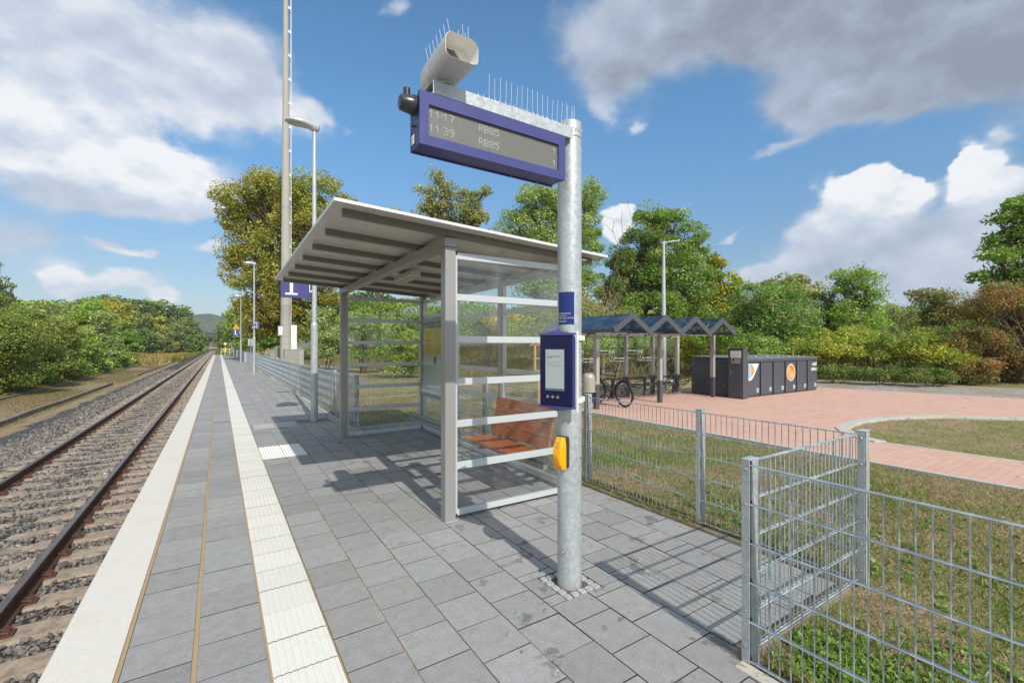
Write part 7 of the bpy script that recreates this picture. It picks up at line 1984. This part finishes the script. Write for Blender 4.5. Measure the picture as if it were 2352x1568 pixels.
# weeds in the paving joints, straw along the fence foot, fallen leaves
def jmask(x, y, r):
    k = np.round((x - TAC1 - .006) / PW); xj = TAC1 + .006 + k * PW
    cl = (np.sin(k * 12.9 + np.floor(y * 2.3) * 78.2) * 43758.5) % 1
    return (np.abs(x - xj) < .006) & (cl > .90) & (r.random(len(x)) < .9)
blades('joint_weeds', 90000, (1.2, 3.5, 1.4, 9.0), .016, .006, [(.6, (.150, .230, .040)), (.4, (.330, .260, .110))], lambda x, y: np.full(x.shape, -.004), 50, .8, jmask, 'tiny weeds growing in the paving joints')
blades('fence_straw', 9000, (BAYX - .07, BAYX + .10, 1.3, 9.0), .05, .007, [(.6, (.420, .300, .150)), (.4, (.200, .230, .060))], lambda x, y: np.full(x.shape, -.015), 51, .9, lambda x, y, r: np.sin(y * 5) + np.sin(y * 2.1 + 1) > r.normal(-.3, .8, len(x)), 'dry straw along the foot of the bay fence')
blades('fence_straw', 5000, (FX - .02, FX + .12, -3.5, 1.2), .05, .007, [(.6, (.420, .300, .150)), (.4, (.200, .230, .060))], lambda x, y: np.full(x.shape, -.03), 52, .9, None, 'dry straw along the foot of the near fence')
blades('fence_straw', 16000, (FX - .03, FX + .14, 9.2, 60), .07, .014, [(.6, (.380, .280, .150)), (.4, (.180, .220, .060))], lambda x, y: np.full(x.shape, -.02), 53, .9, lambda x, y, r: np.sin(y * 1.7) + np.sin(y * .7 + 1) > r.normal(0, .8, len(x)), 'dry straw along the long fence')
blades('tall_weeds', 26000, (15, 27, -2, 16), .75, .03, [(.5, (.200, .220, .060)), (.3, (.330, .250, .120)), (.2, (.240, .170, .09))], hz, 54, .3, lambda x, y, r: (bank_dist(x, y) > -1.0) & (bank_dist(x, y) < .8) & (y > 7.5) & (np.sin(x * 2) + np.sin(y * 3) > r.normal(0, .6, len(x))), 'tall seeding weeds in front of the shrubs')
def litter(name, n, reg, size, z, seed, lb, cols, msk=None):
    r = np.random.default_rng(seed); x = r.uniform(reg[0], reg[1], n); y = r.uniform(reg[2], reg[3], n)
    if msk is not None: k = msk(x, y); x, y = x[k], y[k]; n = len(x)
    P = np.stack([x, y, np.full(n, z)], -1); a = r.uniform(0, 6.28, n); L = size * r.uniform(.5, 1.3, n)
    A = np.stack([np.cos(a), np.sin(a), r.uniform(-.1, .25, n)], -1) * L[:, None]; B = np.stack([-np.sin(a), np.cos(a), r.uniform(-.2, .3, n)], -1) * (L * .55)[:, None]
    V = np.stack([P - A * .5, P + B * .5, P + A * .5, P - B * .5], 1); V[:, :, 2] = np.maximum(V[:, :, 2], z) + .003
    c = np.array(cols)[r.integers(len(cols), size=n)] * r.normal(1, .2, (n, 1)).clip(.5, 1.5)
    props(bulk(name, V, np.arange(4 * n).reshape(n, 4), 'blade', None, c), lb, 'leaves', kind='stuff')
litter('fallen_leaves', 420, (7.8, 22, -2, 9.8), .055, .0, 60, 'fallen brown leaves scattered on the brick square', [(.22, .11, .05), (.30, .17, .07), (.16, .08, .04)], lambda x, y: (x < 19) | (y < 8))
litter('fallen_leaves', 60, (.55, 3.5, 1.4, 9), .022, .001, 61, 'few small dry leaves on the platform paving', [(.30, .19, .09), (.40, .30, .15)])
litter('fallen_leaves', 500, (-5.6, -.8, .5, 25), .035, -.925, 62, 'small dry leaves lying in the ballast', [(.35, .20, .09), (.45, .30, .14), (.2, .11, .05)])

# ------------------------------------------------------------------ air between the viewpoint and the far hill
mb = MB(); mb.box(-2600, 2600, -950, 4100, -40, 150)
m = bpy.data.materials.new('haze_air'); m.use_nodes = True; MATS['haze_air'] = m
t_ = NT(m.node_tree); t_.n.remove(t_.n['Principled BSDF'])
pv = t_.add('ShaderNodeVolumePrincipled'); pv.inputs['Color'].default_value = (.74, .85, 1.0, 1); pv.inputs['Density'].default_value = HAZE; pv.inputs['Anisotropy'].default_value = .0
t_.l.new(pv.outputs[0], t_.n['Material Output'].inputs['Volume'])
if HAZE: props(mb.build('haze', 'haze_air'), 'thin bluish haze over the distant hill', 'haze', kind='stuff')
